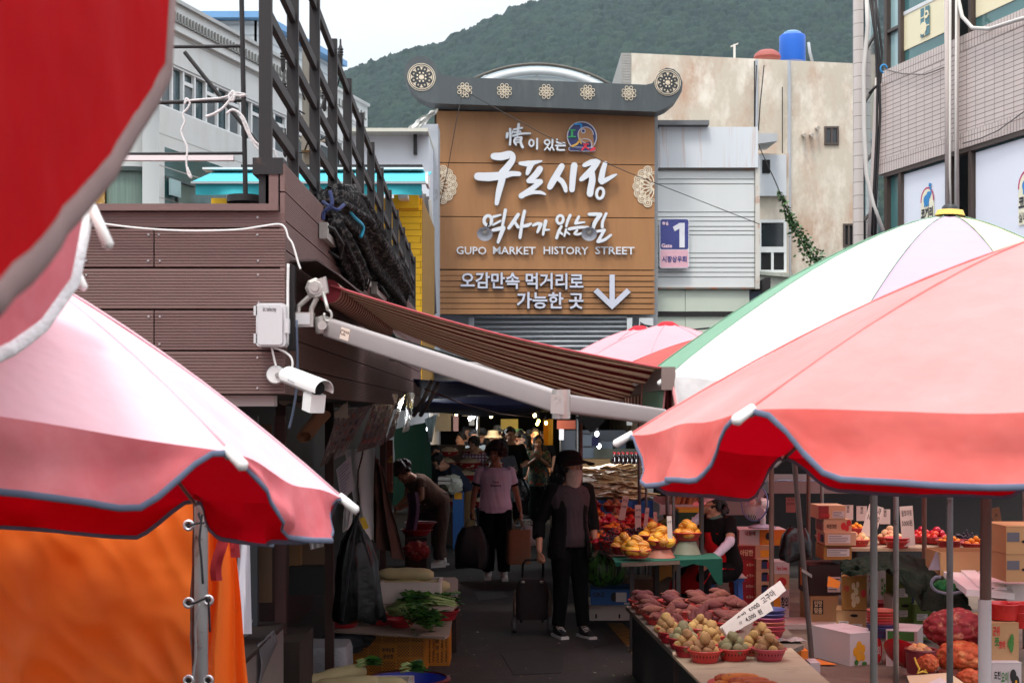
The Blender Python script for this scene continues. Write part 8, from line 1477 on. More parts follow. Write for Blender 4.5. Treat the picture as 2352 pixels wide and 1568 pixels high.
# dark back wall of the right hand stalls, left hand stall interior, far end of the arcade
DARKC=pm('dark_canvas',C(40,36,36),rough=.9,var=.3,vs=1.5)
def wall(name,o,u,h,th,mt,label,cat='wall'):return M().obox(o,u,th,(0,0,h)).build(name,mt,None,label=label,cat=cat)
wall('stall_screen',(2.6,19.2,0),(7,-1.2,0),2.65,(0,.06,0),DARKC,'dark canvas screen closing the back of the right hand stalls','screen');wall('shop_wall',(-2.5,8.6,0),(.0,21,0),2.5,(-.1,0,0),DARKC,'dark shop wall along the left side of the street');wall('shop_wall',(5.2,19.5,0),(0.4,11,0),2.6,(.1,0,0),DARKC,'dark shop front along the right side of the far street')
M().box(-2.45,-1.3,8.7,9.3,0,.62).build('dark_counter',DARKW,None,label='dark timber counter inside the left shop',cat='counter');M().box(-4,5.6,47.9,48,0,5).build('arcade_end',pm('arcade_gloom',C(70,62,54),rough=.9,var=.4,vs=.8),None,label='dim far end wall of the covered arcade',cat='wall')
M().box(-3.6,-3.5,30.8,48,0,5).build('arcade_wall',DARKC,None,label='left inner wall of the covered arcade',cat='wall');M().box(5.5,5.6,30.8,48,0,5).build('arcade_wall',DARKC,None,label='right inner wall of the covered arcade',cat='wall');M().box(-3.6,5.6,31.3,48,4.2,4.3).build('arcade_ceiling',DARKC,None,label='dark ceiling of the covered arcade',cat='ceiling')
# ------------------------------------------------------------------ lamps of the far market
WARM=emit('warm_bulb',(1,.68,.3,1),22);COOL=emit('cool_tube',(.88,.95,1,1),24);YELW=emit('yellow_bulb',(1,.72,.12,1),24)
lamps=[(1048,946,26,WARM,'t','warm tube lamp at the left, under the navy tarpaulin'),(1086,948,27,COOL,'l','large cool white lamp left of the grey pole'),(1094,948,27.6,COOL,'s','small cool white lamp touching the grey pole'),(1079,961,26.5,COOL,'sh','white lamp with a flat square shade'),(1112,941,24,WARM,'s','warm bulb seen edge on beneath the beam'),(1128,955,26,WARM,'sh','warm bulb with a cone shade above the crowd'),(1228,954,24.5,WARM,'s','bright warm bulb by the sagging wire'),(1237,967,27,YELW,'s','upper bulb of the yellow pair'),(1234,973,27.5,YELW,'s','lower bulb of the yellow pair'),(1254,971,26,YELW,'s','strong yellow bulb before the yellow banner'),(984,984,19,COOL,'s','cool white lamp behind the plastic curtain on the left'),(1371,996,20,COOL,'s','cool white lamp over the dried squid'),(1376,1024,20.5,COOL,'s','lower cool white lamp beside the squid cabinet')]
for px,py,d_,mt,kd,lb_ in lamps:
 p=P(px,py,d_);root=thing('hanging_lamp',p-V(0,0,.06),lb_,'lamp','lamps of the far market');k={'t':1,'l':1.6,'s':1,'sh':1.1}[kd]
 if kd in 'tl' and kd!='s':M().cyl(p-V(0,0,.12*k/1.8),p+V(0,0,.12*k/1.8),0.022*k,n=12).build('bulb',mt,root,smooth='auto')
 else:M().ball(p,(.028*k,.028*k,.036*k),2).build('bulb',mt,root,smooth=True)
 M().cyl(p+V(0,0,.055),p+V(0,0,.12),.02,n=8).build('socket',BLACKM,root,smooth='auto');M().cyl(p+V(0,0,.12),V(p.x,p.y,max(2.45,p.z+.2)),.004,n=6).build('flex',BLACKM,root)
 if kd=='sh':M().lathe([(.03,.12),(.16,.05),(.165,.045),(.03,.11)],p,20).build('lamp_shade',WHITEP,root,smooth='auto')
for px,py,d_,colr,e in((1086,975,26.6,(.88,.95,1),22),(1128,975,28.4,(1,.7,.4),12),(1240,985,28.6,(1,.72,.35),16),(985,995,19,(.9,.95,1),10),(1372,1010,19.6,(.9,.95,1),24),(1180,985,33,(1,.8,.5),18)):
 ld=bpy.data.lights.new('lamp_glow','POINT');ld.energy=e*1.25;ld.color=colr;ld.shadow_soft_size=.08;lo=bpy.data.objects.new('lamp_glow',ld);COL.objects.link(lo);lo.location=P(px,py,d_)
M().tube([P(975,893,11),P(1060,926,14),P(1150,950,18),P(1230,959,24)],.006,6).build('lamp_wire',pm('tan_flex',C(120,84,66),rough=.8),None,smooth=True,label='tan lamp wire sagging under the awning arm',cat='wire')
M().slab([[P(1248+22*u,962+60*v,28+.1*math.sin(u*5))for v in(0,.5,1)]for u in(0,.5,1)],(0,.01,0)).build('yellow_banner',pm('yellow_banner',C(206,150,20),rough=.7,trans=(C(220,160,20),.3)),None,label='yellow cloth banner glowing by the yellow bulb',cat='banner')
M().slab([[P(1322+68*u,956+(4+36*(1-abs(u-.55)*1.9))*v,9.2)for v in(0,.5,1)]for u in np.linspace(0,1,9)],(0,.004,0)).build('black_pennant',BLK,None,label='black cloth triangle hanging under the awning bar',cat='cloth')
M().box(P(1284,0,20).x,P(1295,0,20).x,20,20.02,P(0,1010,20).z,P(0,985,20).z).build('hanging_tag',PAPER,None,label='white tag hanging near the steel pole',cat='tag');M().box(P(1359,0,19.5).x,P(1376,0,19.5).x,19.5,19.51,P(0,1024,19.5).z,P(0,1003,19.5).z).build('payment_board',pm('blue_board',C(60,76,140),rough=.5),None,label='blue framed payment board left without its code',cat='notice')
for i,(x0,x1,y0,y1,c)in enumerate(((1150,1190,962,985,C(120,110,50)),(1160,1200,985,992,C(60,110,80)),(1280,1330,965,985,C(190,110,110)),(1000,1040,930,990,C(130,120,100)),(1035,1052,955,990,C(170,140,150)))):a=P(x0,y1,29);b=P(x1,y0,29);M().box(a.x,b.x,29.2,29.24,a.z,b.z).build('shop_board',pm('shop_board_%s'%'abcde'[i],c,rough=.7,var=.3,vs=4),None,label=['olive shop board under the warm bulb','green shop board under the olive one','dusty pink shop board at the right of the crowd','beige sheet hanging beneath the navy tarpaulin','pinkish apron hung near the warm tube'][i],cat='board')
# heap stalls at the far left: red basins of pale dried goods
hs=thing('dried_goods_rack',V(P(1030,0,22.5).x,23,0),'sloping rack of red basins with pale dried goods on the left','rack');xl_,xr_=P(1003,0,22).x,P(1068,0,24.5).x
M().obox((xl_-.3,22.2,.55),(xr_-xl_+.3,0,0),(0,2.6,.95),(0,.03,-.06)).build('rack_top',PLYD,hs);M().box(xl_-.3,xr_,22.25,22.3,0,.55).build('rack_front',DARKW,hs)
PALE=pm('pale_dried_goods',C(206,184,150),rough=.8,var=.35,vs=30,c2=C(150,110,70),cs=20,cpos=(.56,.66))
dg_=thing('goods_basin',(0,0,-70),'x','basin','red basins of dried goods');M().lathe([(0,0),(.16,0),(.2,.09),(.205,.095),(.19,.09),(.0,.03)],(0,0,-70),20).build('basin_bowl',BASK[2],dg_,smooth='auto');M().ball((0,0,-69.93),(.18,.18,.10),3,nz=.25,ns=4).build('dried_goods',PALE,dg_,smooth=True)
kk=0
for r_ in range(5):
 for c_ in range(3):
  pos=V(xl_-.12+.42*c_+.05*r_,22.45+.5*r_,.57+.183*r_);lb_='red basin heaped with pale dried goods, %s row of the rack, %s'%(['front','second','middle','fourth','topmost'][r_],['by the curtain','centre','aisle side'][c_])
  if kk==0:dg_.location=pos;dg_['label']=lb_
  else:dup(dg_,pos,rs.uniform(0,6),lb_,None,rs.uniform(.85,1.1))
  kk+=1
exec_left=True
# ------------------------------------------------------------------ left hand stall
QN=lambda x,y,d:P(*qn(x,y),d);QL=lambda x,y,d:P(*ql_(x,y),d)
BFILM=pm('black_refuse_film',C(8,8,10),rough=.22,var=.3,vs=6,bump=.7,bs=4.5,spec=.35)
hb=thing('hanging_bag',P(822,1425,9.6),'tall black plastic bag hung on a stick beside the white drape','bag');rows=[]
for t,w_,cx in((0,6,820),(.05,12,818),(.12,30,818),(.25,66,818),(.42,92,820),(.6,104,822),(.8,112,824),(.96,116,826),(1,110,826)):
 row=[]
 for i in range(49):
  a=2*math.pi*i/48;rr=1+.16*mnoise.noise(V(math.cos(a)*2,math.sin(a)*2,t*2.2))+.09*math.sin(a*9+t*4)*t+.05*mnoise.noise(V(a*4,t*9,2))
  c=P(cx,1182+243*t+(6*math.sin(a*5)if t>.9 else 0),9.6);k=w_/2*9.6/F;row.append(c+V(math.cos(a)*k*rr,math.sin(a)*k*.45*rr,0))
 rows.append(row)
m=M();m.grid(rows);m.add(rows[-1][:-1],[tuple(range(48))]);m.build('bag_body',BFILM,hb,smooth=True);M().obox(P(825,1190,9.5),(.03,0,-.075),(0,.006,0),(.035,0,.012)).build('yellow_clip',pm('yellow_clip',C(222,180,30),rough=.5),hb);M().tube([P(822,1150,9.6),P(822,1184,9.58),P(815,1215,9.45),P(803,1300,9.42),P(786,1425,9.4)],.009,8).build('cord',BLKROPE,hb,smooth=True)
WDR=pm('grey_white_drape',C(222,220,220),rough=.7,var=.1,vs=2,bump=.15,bs=6);BDR=pm('brown_drape',C(78,50,40),rough=.85,var=.25,vs=2,bump=.2,bs=8)
def drape4(name,tl,tr,bl,br_,d,mt,label,cat='cloth',amp=.05,fr=5,n=22,d2=None,sd=0):
 rows=[]
 for i in range(n):
  u=i/(n-1);row=[]
  for j in range(n):
   v=j/(n-1);x=(tl[0]*(1-u)+tr[0]*u)*(1-v)+(bl[0]*(1-u)+br_[0]*u)*v;y=(tl[1]*(1-u)+tr[1]*u)*(1-v)+(bl[1]*(1-u)+br_[1]*u)*v
   p=P(x,y,d+((d2 or d)-d)*u);p+=V(.3,1,0)*(amp*math.sin(u*fr*3.14+.8*math.sin(v*3+sd))*(.3+.7*v)+amp*.5*mnoise.noise(V(u*4,v*4,sd)));row.append(p)
  rows.append(row)
 return M().slab(rows,(0,.004,0)).build(name,mt,None,smooth='auto',label=label,cat=cat)
drape4('white_drape',(790,1032),(862,1028),(822,1215),(856,1245),11.4,WDR,'greyish white drape hanging between the notice sheets and brown cloth',sd=1,amp=.035,fr=3);drape4('white_cloth',(790,1160),(812,1165),(788,1222),(806,1210),10.6,WDR,'small white cloth scrap above the black hanging bag',sd=3,amp=.02);drape4('brown_drape',(858,1036),(880,1080),(845,1240),(926,1290),12.2,BDR,'dark brown cloth spreading out beside the white drape',amp=.07,sd=2)
drape4('green_curtain',(905,985),(985,968),(900,1160),(992,1140),20.2,pm('deep_green_curtain',C(14,62,42),rough=.8,var=.2,trans=(C(10,60,40),.1)),'deep green curtain beyond the hanging menus','curtain',amp=.09,fr=6,d2=21.5)
drape4('clear_sheet',(975,962),(1006,950),(984,1012),(990,1016),18.5,pm('clear_plastic',C(150,160,160),rough=.15,var=.3,bump=.6,bs=14,trans=(C(190,200,200),.4)),'crumpled clear plastic sheet catching the white lamp','plastic sheet',amp=.04)
FILM=pm('film_covered_menu',C(128,110,104),rough=.14,var=.15,vs=3,bump=.35,bs=9,spec=.8)
def menu(c4,d,d2,label,seed,rows_=5,cols=4):
 root=thing('menu_board',P(*qn(*c4[3]),d),label,'menu board','film wrapped menu boards');tl,tr,br_,bl=[P(*qn(*c),d if i in(0,3)else d2)for i,c in enumerate(c4)]
 n=10;M().slab([[tl.lerp(tr,i/n).lerp(bl.lerp(br_,i/n),j/n)+V(0,.03*mnoise.noise(V(i*.5,j*.5,seed)),0)for j in range(n+1)]for i in range(n+1)],(0,.012,0)).build('board_sheet',FILM,root,smooth='auto');m=M();r_=random.Random(seed)
 for i in range(cols):
  for j in range(rows_):
   u,v=.14+.78*i/cols,.12+.8*j/rows_;p=lambda a,b:tl.lerp(tr,a).lerp(bl.lerp(br_,a),b)+V(0,-.016+.03*mnoise.noise(V(a*5,b*5,seed))-.012,0)
   w_=r_.uniform(.05,.12);h_=r_.uniform(.04,.09);m.add([p(u,v),p(u+w_,v),p(u+w_,v+h_),p(u,v+h_)],[(0,1,2,3)],r_.randint(0,2))
 m.build('menu_lettering',[pm('menu_beige',C(150,136,120),rough=.4),pm('menu_red',C(150,60,50),rough=.4),pm('menu_navy',C(60,56,76),rough=.4)],root);return root
menu(((660,380),(1010,310),(720,830),(470,960)),9.6,10.6,'film wrapped menu sheet nearest the kiosk corner, hanging askew',1);menu(((1060,190),(1290,200),(1130,725),(850,810)),10.8,11.6,'larger film wrapped menu sheet with red and beige print',2,7,4);menu(((1300,250),(1360,200),(1240,640),(1150,700)),11.8,12.4,'narrow plastic covered sheet beyond the larger menu',3,5,2);menu(((1390,180),(1460,190),(1400,580),(1330,600)),12.6,13,'shiny plastic strip farthest along the hanging menus',4,4,1)
np_=thing('notice_sheet',QN(720,1300,10.4),'white printed notice sheet pinned to the drape','notice');a,b,c_,d_=QN(640,985,10.3),QN(790,840,10.6),QN(820,1190,10.6),QN(690,1330,10.3);M().slab([[a.lerp(b,t)for t in(0,.5,1)],[d_.lerp(c_,t)for t in(0,.5,1)]],(0,.004,0)).build('sheet',pm('notice_paper',C(176,178,188),rough=.6),np_);m=M()
for i in range(9):p0_=a.lerp(d_,.1+.09*i).lerp(b.lerp(c_,.1+.09*i),.12);p1_=a.lerp(d_,.1+.09*i).lerp(b.lerp(c_,.1+.09*i),rs.uniform(.5,.9));m.obox(p0_+V(0,-.012,0),p1_-p0_,(0,.002,0),(0,0,.008))
m.build('notice_print',pm('grey_blue_print',C(110,116,140),rough=.6),np_)
M().tube([QN(930,690,11),QN(910,850,11),QN(870,1000,11),QN(865,1150,11),QN(880,1300,11),QN(880,1450,10.8)],.007,6).build('cable',pm('brown_flex',C(70,46,38),rough=.7),None,smooth=True,label='brown cable hanging in front of the white drape',cat='cable')
bb=thing('paper_bag',QN(300,660,8.6),'open brown paper bag hanging upside under the kiosk eave','bag');m=M();rows=[]
for t in np.linspace(0,1,7):rows.append([QN(430-130*t+(95-20*t)*math.cos(a)+60*(1-t),420+230*t+(60+10*t)*math.sin(a)*.8+20*mnoise.noise(V(math.cos(a),math.sin(a),t*2)),8.8+.12*math.sin(a))for a in np.linspace(0,2*math.pi,21)])
m.slab(rows,(0,0,.004));m.build('bag_body',pm('kraft_paper',(0,0,0,1)),bb,smooth='auto');M().tube([QN(480,400,8.7),QN(440,350,8.7),QN(360,330,8.75),QN(420,375,8.75),QN(500,420,8.8)],.006,6).build('handle',pm('paper_cord',C(140,96,80),rough=.8),bb,smooth=True)
M().slab([[QN(620+140*u,450-120*u*v-60*v+30*mnoise.noise(V(u*5,v*5,1)),9.3)for u in np.linspace(0,1,8)]for v in np.linspace(0,1,6)],(0,.006,0)).build('paper_tangle',pm('torn_paper',C(190,176,160),rough=.8,var=.2,vs=10),None,smooth='auto',label='torn pale paper tangle at the top of the first menu sheet',cat='paper')
M().slab([[QN(40+260*u,250+40*u+40*v*(1+.5*math.sin(u*9)),8.4+.3*u)for v in(0,.5,1)]for u in np.linspace(0,1,10)],(0,.01,0)).build('ragged_strip',pm('ragged_plaster',C(130,116,104),rough=.9,var=.3,vs=8),None,smooth='auto',label='ragged grey strip hanging under the kiosk boards',cat='strip');M().tube([QN(320,290,9),QN(460,280,10),QN(600,290,11),QN(760,292,12)],.03,8).build('timber_rail',pm('grey_timber',C(112,100,92),rough=.9,var=.3,vs=6),None,smooth=True,label='old grey timber rail beneath the kiosk floor',cat='rail')
for i,x in enumerate((1640,1712)):M().tube([QN(x,50+20*i,13),QN(x-80,240,13),QN(x-190,420,13.2)],.02,8).build('metal_strut',STEEL,None,smooth=True,label=['bent metal strut above the green curtain, nearer','bent metal strut above the green curtain, farther'][i],cat='strut')
# counter, cabinet frame, posts
sct=M().box(-1.95,-1.366,7.0,8.5,0,.74).build('street_counter',pm('grey_laminate',C(146,134,130),rough=.35,var=.15,vs=4,c2=C(90,80,76),cs=5,cpos=(.6,.75)),None,label='grey counter beside the orange tarpaulin facing the street',cat='counter');M().box(-1.96,-1.35,6.98,8.52,.744,.77).build('top_board',DARKW,sct)
cf=thing('cabinet_frame',V(-1.5,8.3,.77),'dark metal framed cabinet standing on the grey counter','cabinet')
for x,d in((-1.64,7.9),(-1.52,8.35),(-1.38,8.48)):M().box(x-.03,x+.03,d-.03,d+.03,.772,2.0).build('frame_post',pm('slate_metal',C(70,72,76),rough=.5,metal=.3)if x<-1.4 else pm('maroon_metal',C(74,40,38),rough=.6),cf)
M().box(-1.60,-1.42,8.40,8.42,.9,1.95).build('back_panel',pm('brown_panel',C(96,70,48),rough=.6),cf)
CLR=pm('clear_bag',C(170,166,168),rough=.12,var=.3,bump=.9,bs=16,trans=(C(200,200,205),.45))
M().ball(V(-1.56,7.75,.86),(.12,.12,.10),4,nz=.45,ns=2.5).build('plastic_bag',CLR,None,smooth='auto',label='clear crumpled plastic bag on the dark counter top',cat='bag');M().slab([[V(-1.36+.02*math.sin(v*4),7.6+.5*u,.78-.28*v*(1-.5*u)+.02*mnoise.noise(V(u*6,v*6,2)))for v in np.linspace(0,1,7)]for u in np.linspace(0,1,9)],(.004,0,0)).build('plastic_film',CLR,None,smooth='auto',label='clear film trailing over the street side of the grey counter',cat='plastic film')
for i,(px,d)in enumerate(((757,10.0),(646,9.0),(880,14.5))):x=P(px,0,d).x;M().box(x-.03,x+.03,d-.03,d+.03,0,2.35).build('stall_post',pm('maroon_timber',C(62,38,32),rough=.8,var=.2),None,label=['dark maroon post behind the black hanging bag','dark maroon post right of the cabinet','dark post between brown cloth and green curtain'][i],cat='post')
M().box(P(885,0,15).x,P(902,0,15).x,15,15.05,P(0,1130,15).z,P(0,1010,15).z).build('price_strip',pm('red_yellow_strip',C(110,50,34),rough=.6,var=.5,vs=14,c2=C(180,140,60),cs=9,cpos=(.55,.6)),None,label='vertical red and yellow price strip beside the green curtain',cat='strip')
# shelves and crates in the dark behind
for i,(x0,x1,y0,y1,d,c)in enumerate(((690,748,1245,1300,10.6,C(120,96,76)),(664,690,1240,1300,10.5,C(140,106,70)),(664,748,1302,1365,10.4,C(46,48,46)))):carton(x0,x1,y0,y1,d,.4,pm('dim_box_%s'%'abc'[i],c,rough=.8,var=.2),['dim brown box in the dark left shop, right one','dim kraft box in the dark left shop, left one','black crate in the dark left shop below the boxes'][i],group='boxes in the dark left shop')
drape4('grey_rag',(695,1195),(745,1215),(712,1262),(742,1255),9.9,WDR,'grey rag hanging behind the corner of the pink umbrella',amp=.03)
# boards, crates, foam box, daikon
def fpoly(name,pts,z,th,mt,label):return M().prism([(GZ(x,y,z).x,GZ(x,y,z).y)for x,y in pts],(0,0,z-th),(1,0,0),(0,1,0),(0,0,th)).build(name,mt,None,label=label,cat='board')
fpoly('display_board',[(757,1446),(1022,1462),(1032,1456),(1041,1408),(880,1402),(770,1418)],.385,.018,pm('greyish_board',C(150,130,116),rough=.8,var=.12,vs=3,c2=C(104,88,78),cs=4,cpos=(.58,.75)),'grey brown board of leafy greens laid on yellow crates');fpoly('display_board',[(868,1400),(1040,1394),(1050,1384),(1052,1330),(1046,1325),(872,1327)],.51,.03,pm('pale_lid_board',C(170,152,140),rough=.8,var=.08,vs=2),'pale beige board under the foam box of daikon')
M().box(GZ(880,1395,0.48).x,GZ(1040,1395,0.48).x,GZ(900,1395,.48).y+.75,GZ(900,1335,.48).y-.1,0,.478).build('stand_box',DARKW,None,label='dark box stand below the pale beige board',cat='stand')
CRY=pm('yellow_crate_plastic',C(200,130,22),rough=.5,var=.08,vs=5);n_=CRY.node_tree;b_=n_.nodes['Principled BSDF'];tcn=n_.nodes.new('ShaderNodeTexCoord');sx=n_.nodes.new('ShaderNodeSeparateXYZ');n_.links.new(tcn.outputs['Object'],sx.inputs['Vector']);prev=None
for ax_n in('X','Z'):
 q1=n_.nodes.new('ShaderNodeMath');q1.operation='MULTIPLY';q1.inputs[1].default_value=260;n_.links.new(sx.outputs[ax_n],q1.inputs[0]);s1=n_.nodes.new('ShaderNodeMath');s1.operation='SINE';n_.links.new(q1.outputs[0],s1.inputs[0]);prev=(prev,s1)
ml=n_.nodes.new('ShaderNodeMath');ml.operation='MULTIPLY';n_.links.new(prev[0][1].outputs[0],ml.inputs[0]);n_.links.new(prev[1].outputs[0],ml.inputs[1]);g_=n_.nodes.new('ShaderNodeMath');g_.operation='GREATER_THAN';g_.inputs[1].default_value=.22;n_.links.new(ml.outputs[0],g_.inputs[0]);mxc=n_.nodes.new('ShaderNodeMix');mxc.data_type='RGBA';mxc.inputs['B'].default_value=(.06,.035,.01,1);n_.links.new(b_.inputs['Base Color'].links[0].from_socket,mxc.inputs['A']);n_.links.new(g_.outputs[0],mxc.inputs['Factor']);n_.links.new(mxc.outputs['Result'],b_.inputs['Base Color'])
CRS=pm('yellow_crate_rib',C(196,126,24),rough=.5,var=.08)
def crate(x0,x1,d,dep,h,label,rz=0):
 a=P(x0,0,d).x;w_=P(x1,0,d).x-a;c=V(a,d,0);root=thing('yellow_crate',V(a+w_/2,d+dep/2,0),label,'crate','yellow plastic crates under the greens');m=M();m.obox(c+V(.008,.006,.015),(w_-.016,0,0),(0,.006,0),(0,0,h-.02));m.obox(c+V(.008,dep-.012,.015),(w_-.016,0,0),(0,.006,0),(0,0,h-.02));m.obox(c+V(.006,.012,.015),(.006,0,0),(0,dep-.024,0),(0,0,h-.02));m.obox(c+V(w_-.012,.012,.015),(.006,0,0),(0,dep-.024,0),(0,0,h-.02));m.obox(c+V(.012,.012,.015),(w_-.024,0,0),(0,dep-.024,0),(0,0,.006));m.build('crate_wall',CRY,root);m=M();nx_=5
 for i in range(nx_+1):x=c.x+(w_-.014)*i/nx_;m.box(x,x+.014,d-.006,d+.0055,.0,h)
 for z in(0,h*.33,h*.66,h-.022):m.box(c.x,c.x+w_,d-.0035,d+.005,z+.0005,z+.0215)
 for yy in np.linspace(d+.02,d+dep-.02,5):m.box(c.x+w_-.0055,c.x+w_+.006,yy,yy+.014,0,h);m.box(c.x-.006,c.x+.0055,yy,yy+.014,0,h)
 for z in(.001,h-.022):m.box(c.x+w_-.005,c.x+w_+.0035,d+.006,d+dep,z,z+.021)
 m.build('crate_rib',CRS,root);q=M();q.obox(c+V(w_*.38,-.0085,h*.30),(w_*.22,0,0),(0,.002,0),(0,0,h*.38));q.build('label_plate',CRS,root);t=M();t.text('원예농협',.036,c+V(w_*.49,-.0098,h*.52),(1,0,0),(0,0,1),bold=.03,width=w_*.17);t.text('공판장',.036,c+V(w_*.49,-.0098,h*.38),(1,0,0),(0,0,1),bold=.03,width=w_*.15);t.build('stencil',BKP,root);return root
crate(811,976,10.98,.40,.355,'yellow perforated crate at the left under the greens board');crate(979,1031,11.4,.35,.355,'second yellow crate, half hidden to the right of the first')
fx2=thing('foam_box',P(944,1345,11.4),'open white foam box of daikon on the pale board','foam box');x0,x1=P(872,0,11.3).x,P(1012,0,11.3).x;z0_=.512;m=M();y_=11.3;h_=.165
m.obox((x0,y_,z0_),(x1-x0,0,0),(0,.025,0),(0,0,h_));m.obox((x0,y_+.37,z0_),(x1-x0,0,0),(0,.025,0),(0,0,h_));m.obox((x0,y_+.025,z0_),(.025,0,0),(0,.345,0),(0,0,h_));m.obox((x1-.025,y_+.025,z0_),(.025,0,0),(0,.345,0),(0,0,h_));m.obox((x0+.025,y_+.025,z0_),(x1-x0-.05,0,0),(0,.345,0),(0,0,.06));m.obox((x0-.004,y_-.004,z0_+.105),(x1-x0+.008,0,0),(0,.004,0),(0,0,.008));m.build('box_body',FOAM,fx2)
DAI=pm('daikon_skin',C(184,170,126),rough=.6,var=.15,vs=12,c2=C(140,128,74),cs=2,cpos=(.55,.8),bump=.08,bs=20);daikon=veg('daikon',lambda m,i:m.tube([V(t,.006*math.sin(t*14+i),.004*math.sin(t*9))for t in np.linspace(-.21,.21,13)],[.006,.03,.042,.045,.042,.046,.05,.05,.048,.05,.048,.042,.022],18),DAI,3)
for pos,r_,lb_ in((V((x0+x1)/2-.05,y_+.16,z0_+.215),(0,.06,.05),'longest daikon radish lying on top of the foam box'),(V((x0+x1)/2-.10,y_+.26,z0_+.165),(0,-.1,.15),'daikon radish behind the top one in the foam box'),(V((x0+x1)/2-.10,y_+.12,z0_+.125),(0,.03,-.05),'daikon radish low at the front of the foam box'),(V((x0+x1)/2+.08,y_+.24,z0_+.10),(0,0,.3),'daikon radish deep in the foam box')):put(daikon,'daikon',pos,lb_,'radish','daikon radishes',r_,1.05,.05)
GLEAF=[pm('leafy_green',C(80,130,52),rough=.5,var=.35,vs=14,trans=(C(90,150,40),.25)),pm('leaf_dark',C(44,84,40),rough=.5,var=.35,vs=14,trans=(C(50,110,30),.2)),pm('pale_stem',C(170,190,120),rough=.5,var=.15)]
def greens(c,L_,w_,n,label,ang,seed,droop=.0,stemf=.4):
 c=Vector(c);root=thing('leafy_greens',c,label,'greens','bunches of leafy greens');r_=random.Random(seed);lf=M();st_=M()
 for i in range(n):
  a=ang+r_.gauss(0,.22);u=V(math.cos(a),math.sin(a),r_.uniform(-.05,.18)).normalized();s0=c+V(r_.gauss(0,w_*.4),r_.gauss(0,w_*.35),.02+r_.random()*.06);s1=s0+u*L_*stemf+V(0,0,.01);s2=s0+u*L_*r_.uniform(.8,1.1)-V(0,0,droop*r_.uniform(.5,1.2));st_.tube([s0,s1,s1.lerp(s2,.6)],[.006,.005,.002],5)
  for k in range(4):
   t=.15+.22*k;p=s1.lerp(s2,t);v=u.cross(V(0,0,1)).normalized();ll=r_.uniform(.045,.085);sg=r_.choice((-1,1));up_=V(0,0,r_.uniform(.0,.03));q=v*sg
   lf.add([p,p+u*ll*.5+q*ll*.5+up_,p+u*ll*1.2+q*ll*.7,p+u*ll*.9+up_*.5-q*ll*.1,],[(0,1,2,3)],r_.randint(0,1))
 lf.build('leaves',GLEAF[:2],root);st_.build('stems',GLEAF[2],root,smooth=True);return root
z_=.388;gp=lambda x,y,z=z_:GZ(*ql_(x,y),z)
basket(gp(465,850),.125,.06,2,'red plastic bowl of greens at the left end of the display board');basket(gp(710,830),.12,.10,2,'red footed bowl in the middle of the display board');basket(gp(1130,800,.39),.13,.075,2,'dark red bowl of greens at the right end of the board');basket(gp(850,850),.11,.06,2,'dark red bowl under the drooping greens')
greens(gp(440,815)+V(0,0,.05),.22,.08,26,'short greens in the bowl under the hanging bag',.1,1);greens(gp(720,760)+V(-.02,0,.1),.26,.07,30,'green stems standing in the footed bowl',.5,2);greens(gp(850,800)+V(.0,.0,.07),.40,.09,70,'large bunch of greens along the back of the board',.05,3);greens(gp(1150,810)+V(.05,0,.09),.36,.07,46,'pale stemmed bunch lying in the right hand bowl',3.0,4);greens(gp(840,850)+V(-.06,-.04,.08),.38,.08,70,'dark green bunch drooping over the front edge',-.55,5,.12)
# bottom left: bubble wrap, clear bag, foam tray with daikon, blue tub
BUB=pm('bubble_wrap',C(206,210,214),rough=.2,var=.25,vs=20,bump=1.0,bs=70,trans=(C(200,205,210),.3));a=P(668,1484,10.1);b=P(798,1484,10.1);m=M();rows=[]
for z,f in((.02,1),(.2,1.02),(.31,1),(.355,.93)):rows.append([V((a.x+b.x)/2+(b.x-a.x)/2*f*math.copysign(abs(math.cos(q))**.3,math.cos(q)),10.3+.22*f*math.copysign(abs(math.sin(q))**.3,math.sin(q)),z+.012*mnoise.noise(V(q*3,z*9,1)))for q in np.linspace(0,2*math.pi,41)])
m.grid(rows);m.add(rows[-1][:-1],[tuple(range(40))]);m.build('bubble_wrap_pack',BUB,None,smooth='auto',label='pack wrapped in silvery bubble wrap at the lower left',cat='package');M().ball(P(800,1470,10.9),(.19,.15,.09),4,nz=.3,ns=2).build('plastic_bag',pm('grey_clear_bag',C(84,90,96),rough=.15,var=.3,bump=.8,bs=14,trans=(C(120,130,140),.3)),None,smooth='auto',label='greyish clear plastic bag lying behind the bubble wrap',cat='bag')
fx3=thing('foam_tray',P(810,1568,9.5),'white foam tray of daikon at the bottom edge','foam box');x0,x1=P(684,0,9.4).x,P(948,0,9.4).x;m=M()
m.obox((x0,9.1,.10),(x1-x0,0,0),(0,.03,0),(0,0,.16));m.obox((x0,9.52,.10),(x1-x0,0,0),(0,.03,0),(0,0,.16));m.obox((x0,9.13,.10),(.03,0,0),(0,.39,0),(0,0,.16));m.obox((x1-.03,9.13,.10),(.03,0,0),(0,.39,0),(0,0,.16));m.obox((x0+.03,9.13,.10),(x1-x0-.06,0,0),(0,.39,0),(0,0,.05));m.build('tray_body',FOAM,fx3);M().box(x0+.03,x1-.05,9.15,9.5,0,.098).build('tray_stand',DARKW,None,label='dark block under the bottom foam tray',cat='stand')
for i,(fx_,fy,fz,a)in enumerate(((.30,9.34,.285,.35),(.44,9.28,.25,.1),(.66,9.30,.24,-.1),(.24,9.24,.22,.1))):put(daikon,'daikon',V(x0+(x1-x0)*fx_,fy,fz),['muddy daikon raised above the others in the bottom tray','middle daikon in the bottom tray','right hand daikon in the bottom tray','left hand daikon low in the bottom tray'][i],'radish','daikon radishes',(0,-.12 if i==0 else 0,a),1.1,.03)
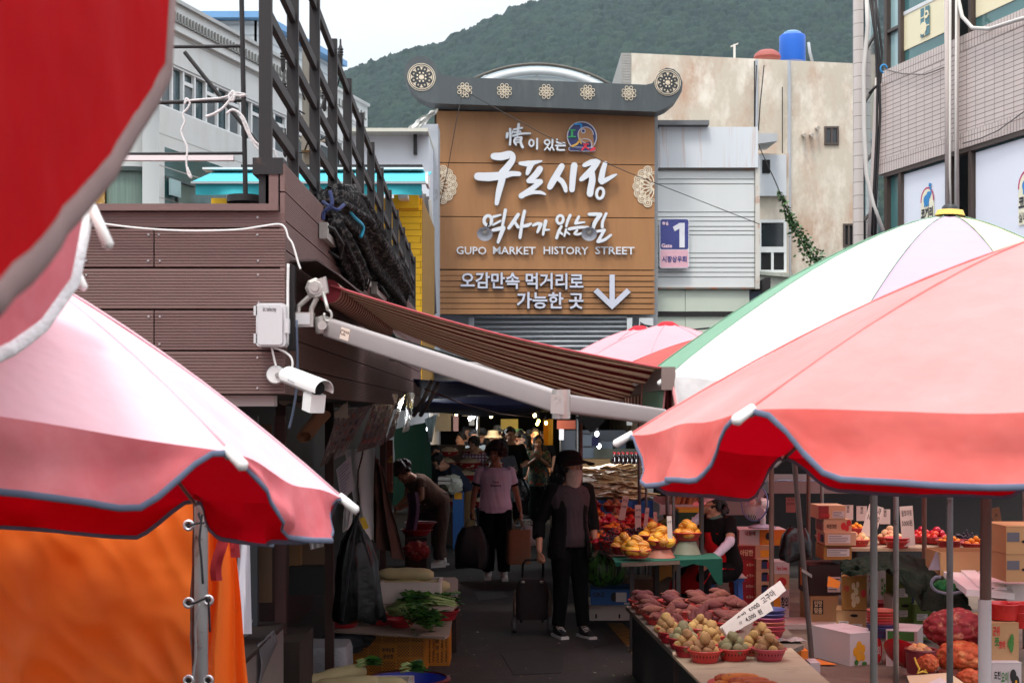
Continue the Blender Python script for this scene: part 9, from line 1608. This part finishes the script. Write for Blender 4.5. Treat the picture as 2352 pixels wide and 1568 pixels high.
greens(V(x0+(x1-x0)*.52,9.36,.31),.10,.02,12,'small leafy tuft at the head of the raised daikon',.4,7);greens(V(x0+(x1-x0)*.90,9.40,.28),.10,.02,10,'small leafy tuft at the right corner of the bottom tray',.2,8)
tbl=thing('blue_tub',V(P(930,0,9.9).x,9.9,0),'blue tub with a dark red rim at the bottom edge','tub');c=V(P(935,0,9.9).x,9.9,-.03);M().lathe([(0,.01),(.24,.01),(.29,.20),(.28,.20),(.23,.03),(0,.03)],c,32).build('tub_body',pm('royal_blue_plastic',C(30,50,170),rough=.4),tbl,smooth='auto');M().lathe([(.275,.195),(.30,.19),(.305,.205),(.28,.215)],c,32).build('rim',pm('dark_red_rim',C(110,34,38),rough=.4),tbl,smooth='auto')
# small goods by the stooping woman
M().slab([[P(934+26*u+4*math.sin(v*5),1130+110*v,17.2+.06*math.sin(u*7))for v in np.linspace(0,1,8)]for u in np.linspace(0,1,8)],(0,.004,0)).build('purple_cloth',pm('plum_cloth',C(84,40,78),rough=.85,var=.2),None,smooth='auto',label='plum coloured cloth hanging before the stooping woman',cat='cloth')
M().box(P(930,0,17).x,P(980,0,17).x,17,17.9,0,.55).build('low_stand',DARKW,None,label='low dark stand beneath the red bowls near the stooping woman',cat='stand')
for i,(px,z)in enumerate(((955,.552),(962,.62))):basket(V(P(px,0,17.2).x,17.3+.25*i,z),.2,.07,2,['red bowl on the low stand, nearer','red bowl on the low stand, farther'][i])
m=M();m.ball(V(P(958,0,16.8).x,16.7,.42),(.15,.1,.11),4,nz=.3);m.build('red_net_bag',REDN,None,smooth=True,label='red net bag hanging off the low stand',cat='net bag')
crt=thing('picnic_box',V(P(1052,0,21.5).x,21.5,0),'blue box with yellow and red print near the bending apron','box');a=P(1040,1205,21.4);M().box(a.x,a.x+.16,21.4,21.7,0,P(0,1130,21.4).z).build('box_body',BLUC,crt);M().box(a.x+.02,a.x+.14,21.39,21.398,.75,.85).build('printed_patch',YLP,crt)
M().ball(V(P(1038,0,21.3).x,21.3,.98),(.16,.14,.14),3,nz=.35).build('bean_sprout_bag',pm('pale_sprouts',C(190,194,180),rough=.3,var=.4,vs=20,bump=.8,bs=30),None,smooth='auto',label='clear bag of pale sprouts on the blue printed box',cat='bag')
for i,z in enumerate((1.0,1.06)):M().box(P(1006,0,20.8).x,P(1034,0,20.8).x,20.8,21.3,z,z+.045).build('metal_tray',ALU,None,label=['shallow steel tray on the left stall, lower','shallow steel tray on the left stall, upper'][i],cat='tray')
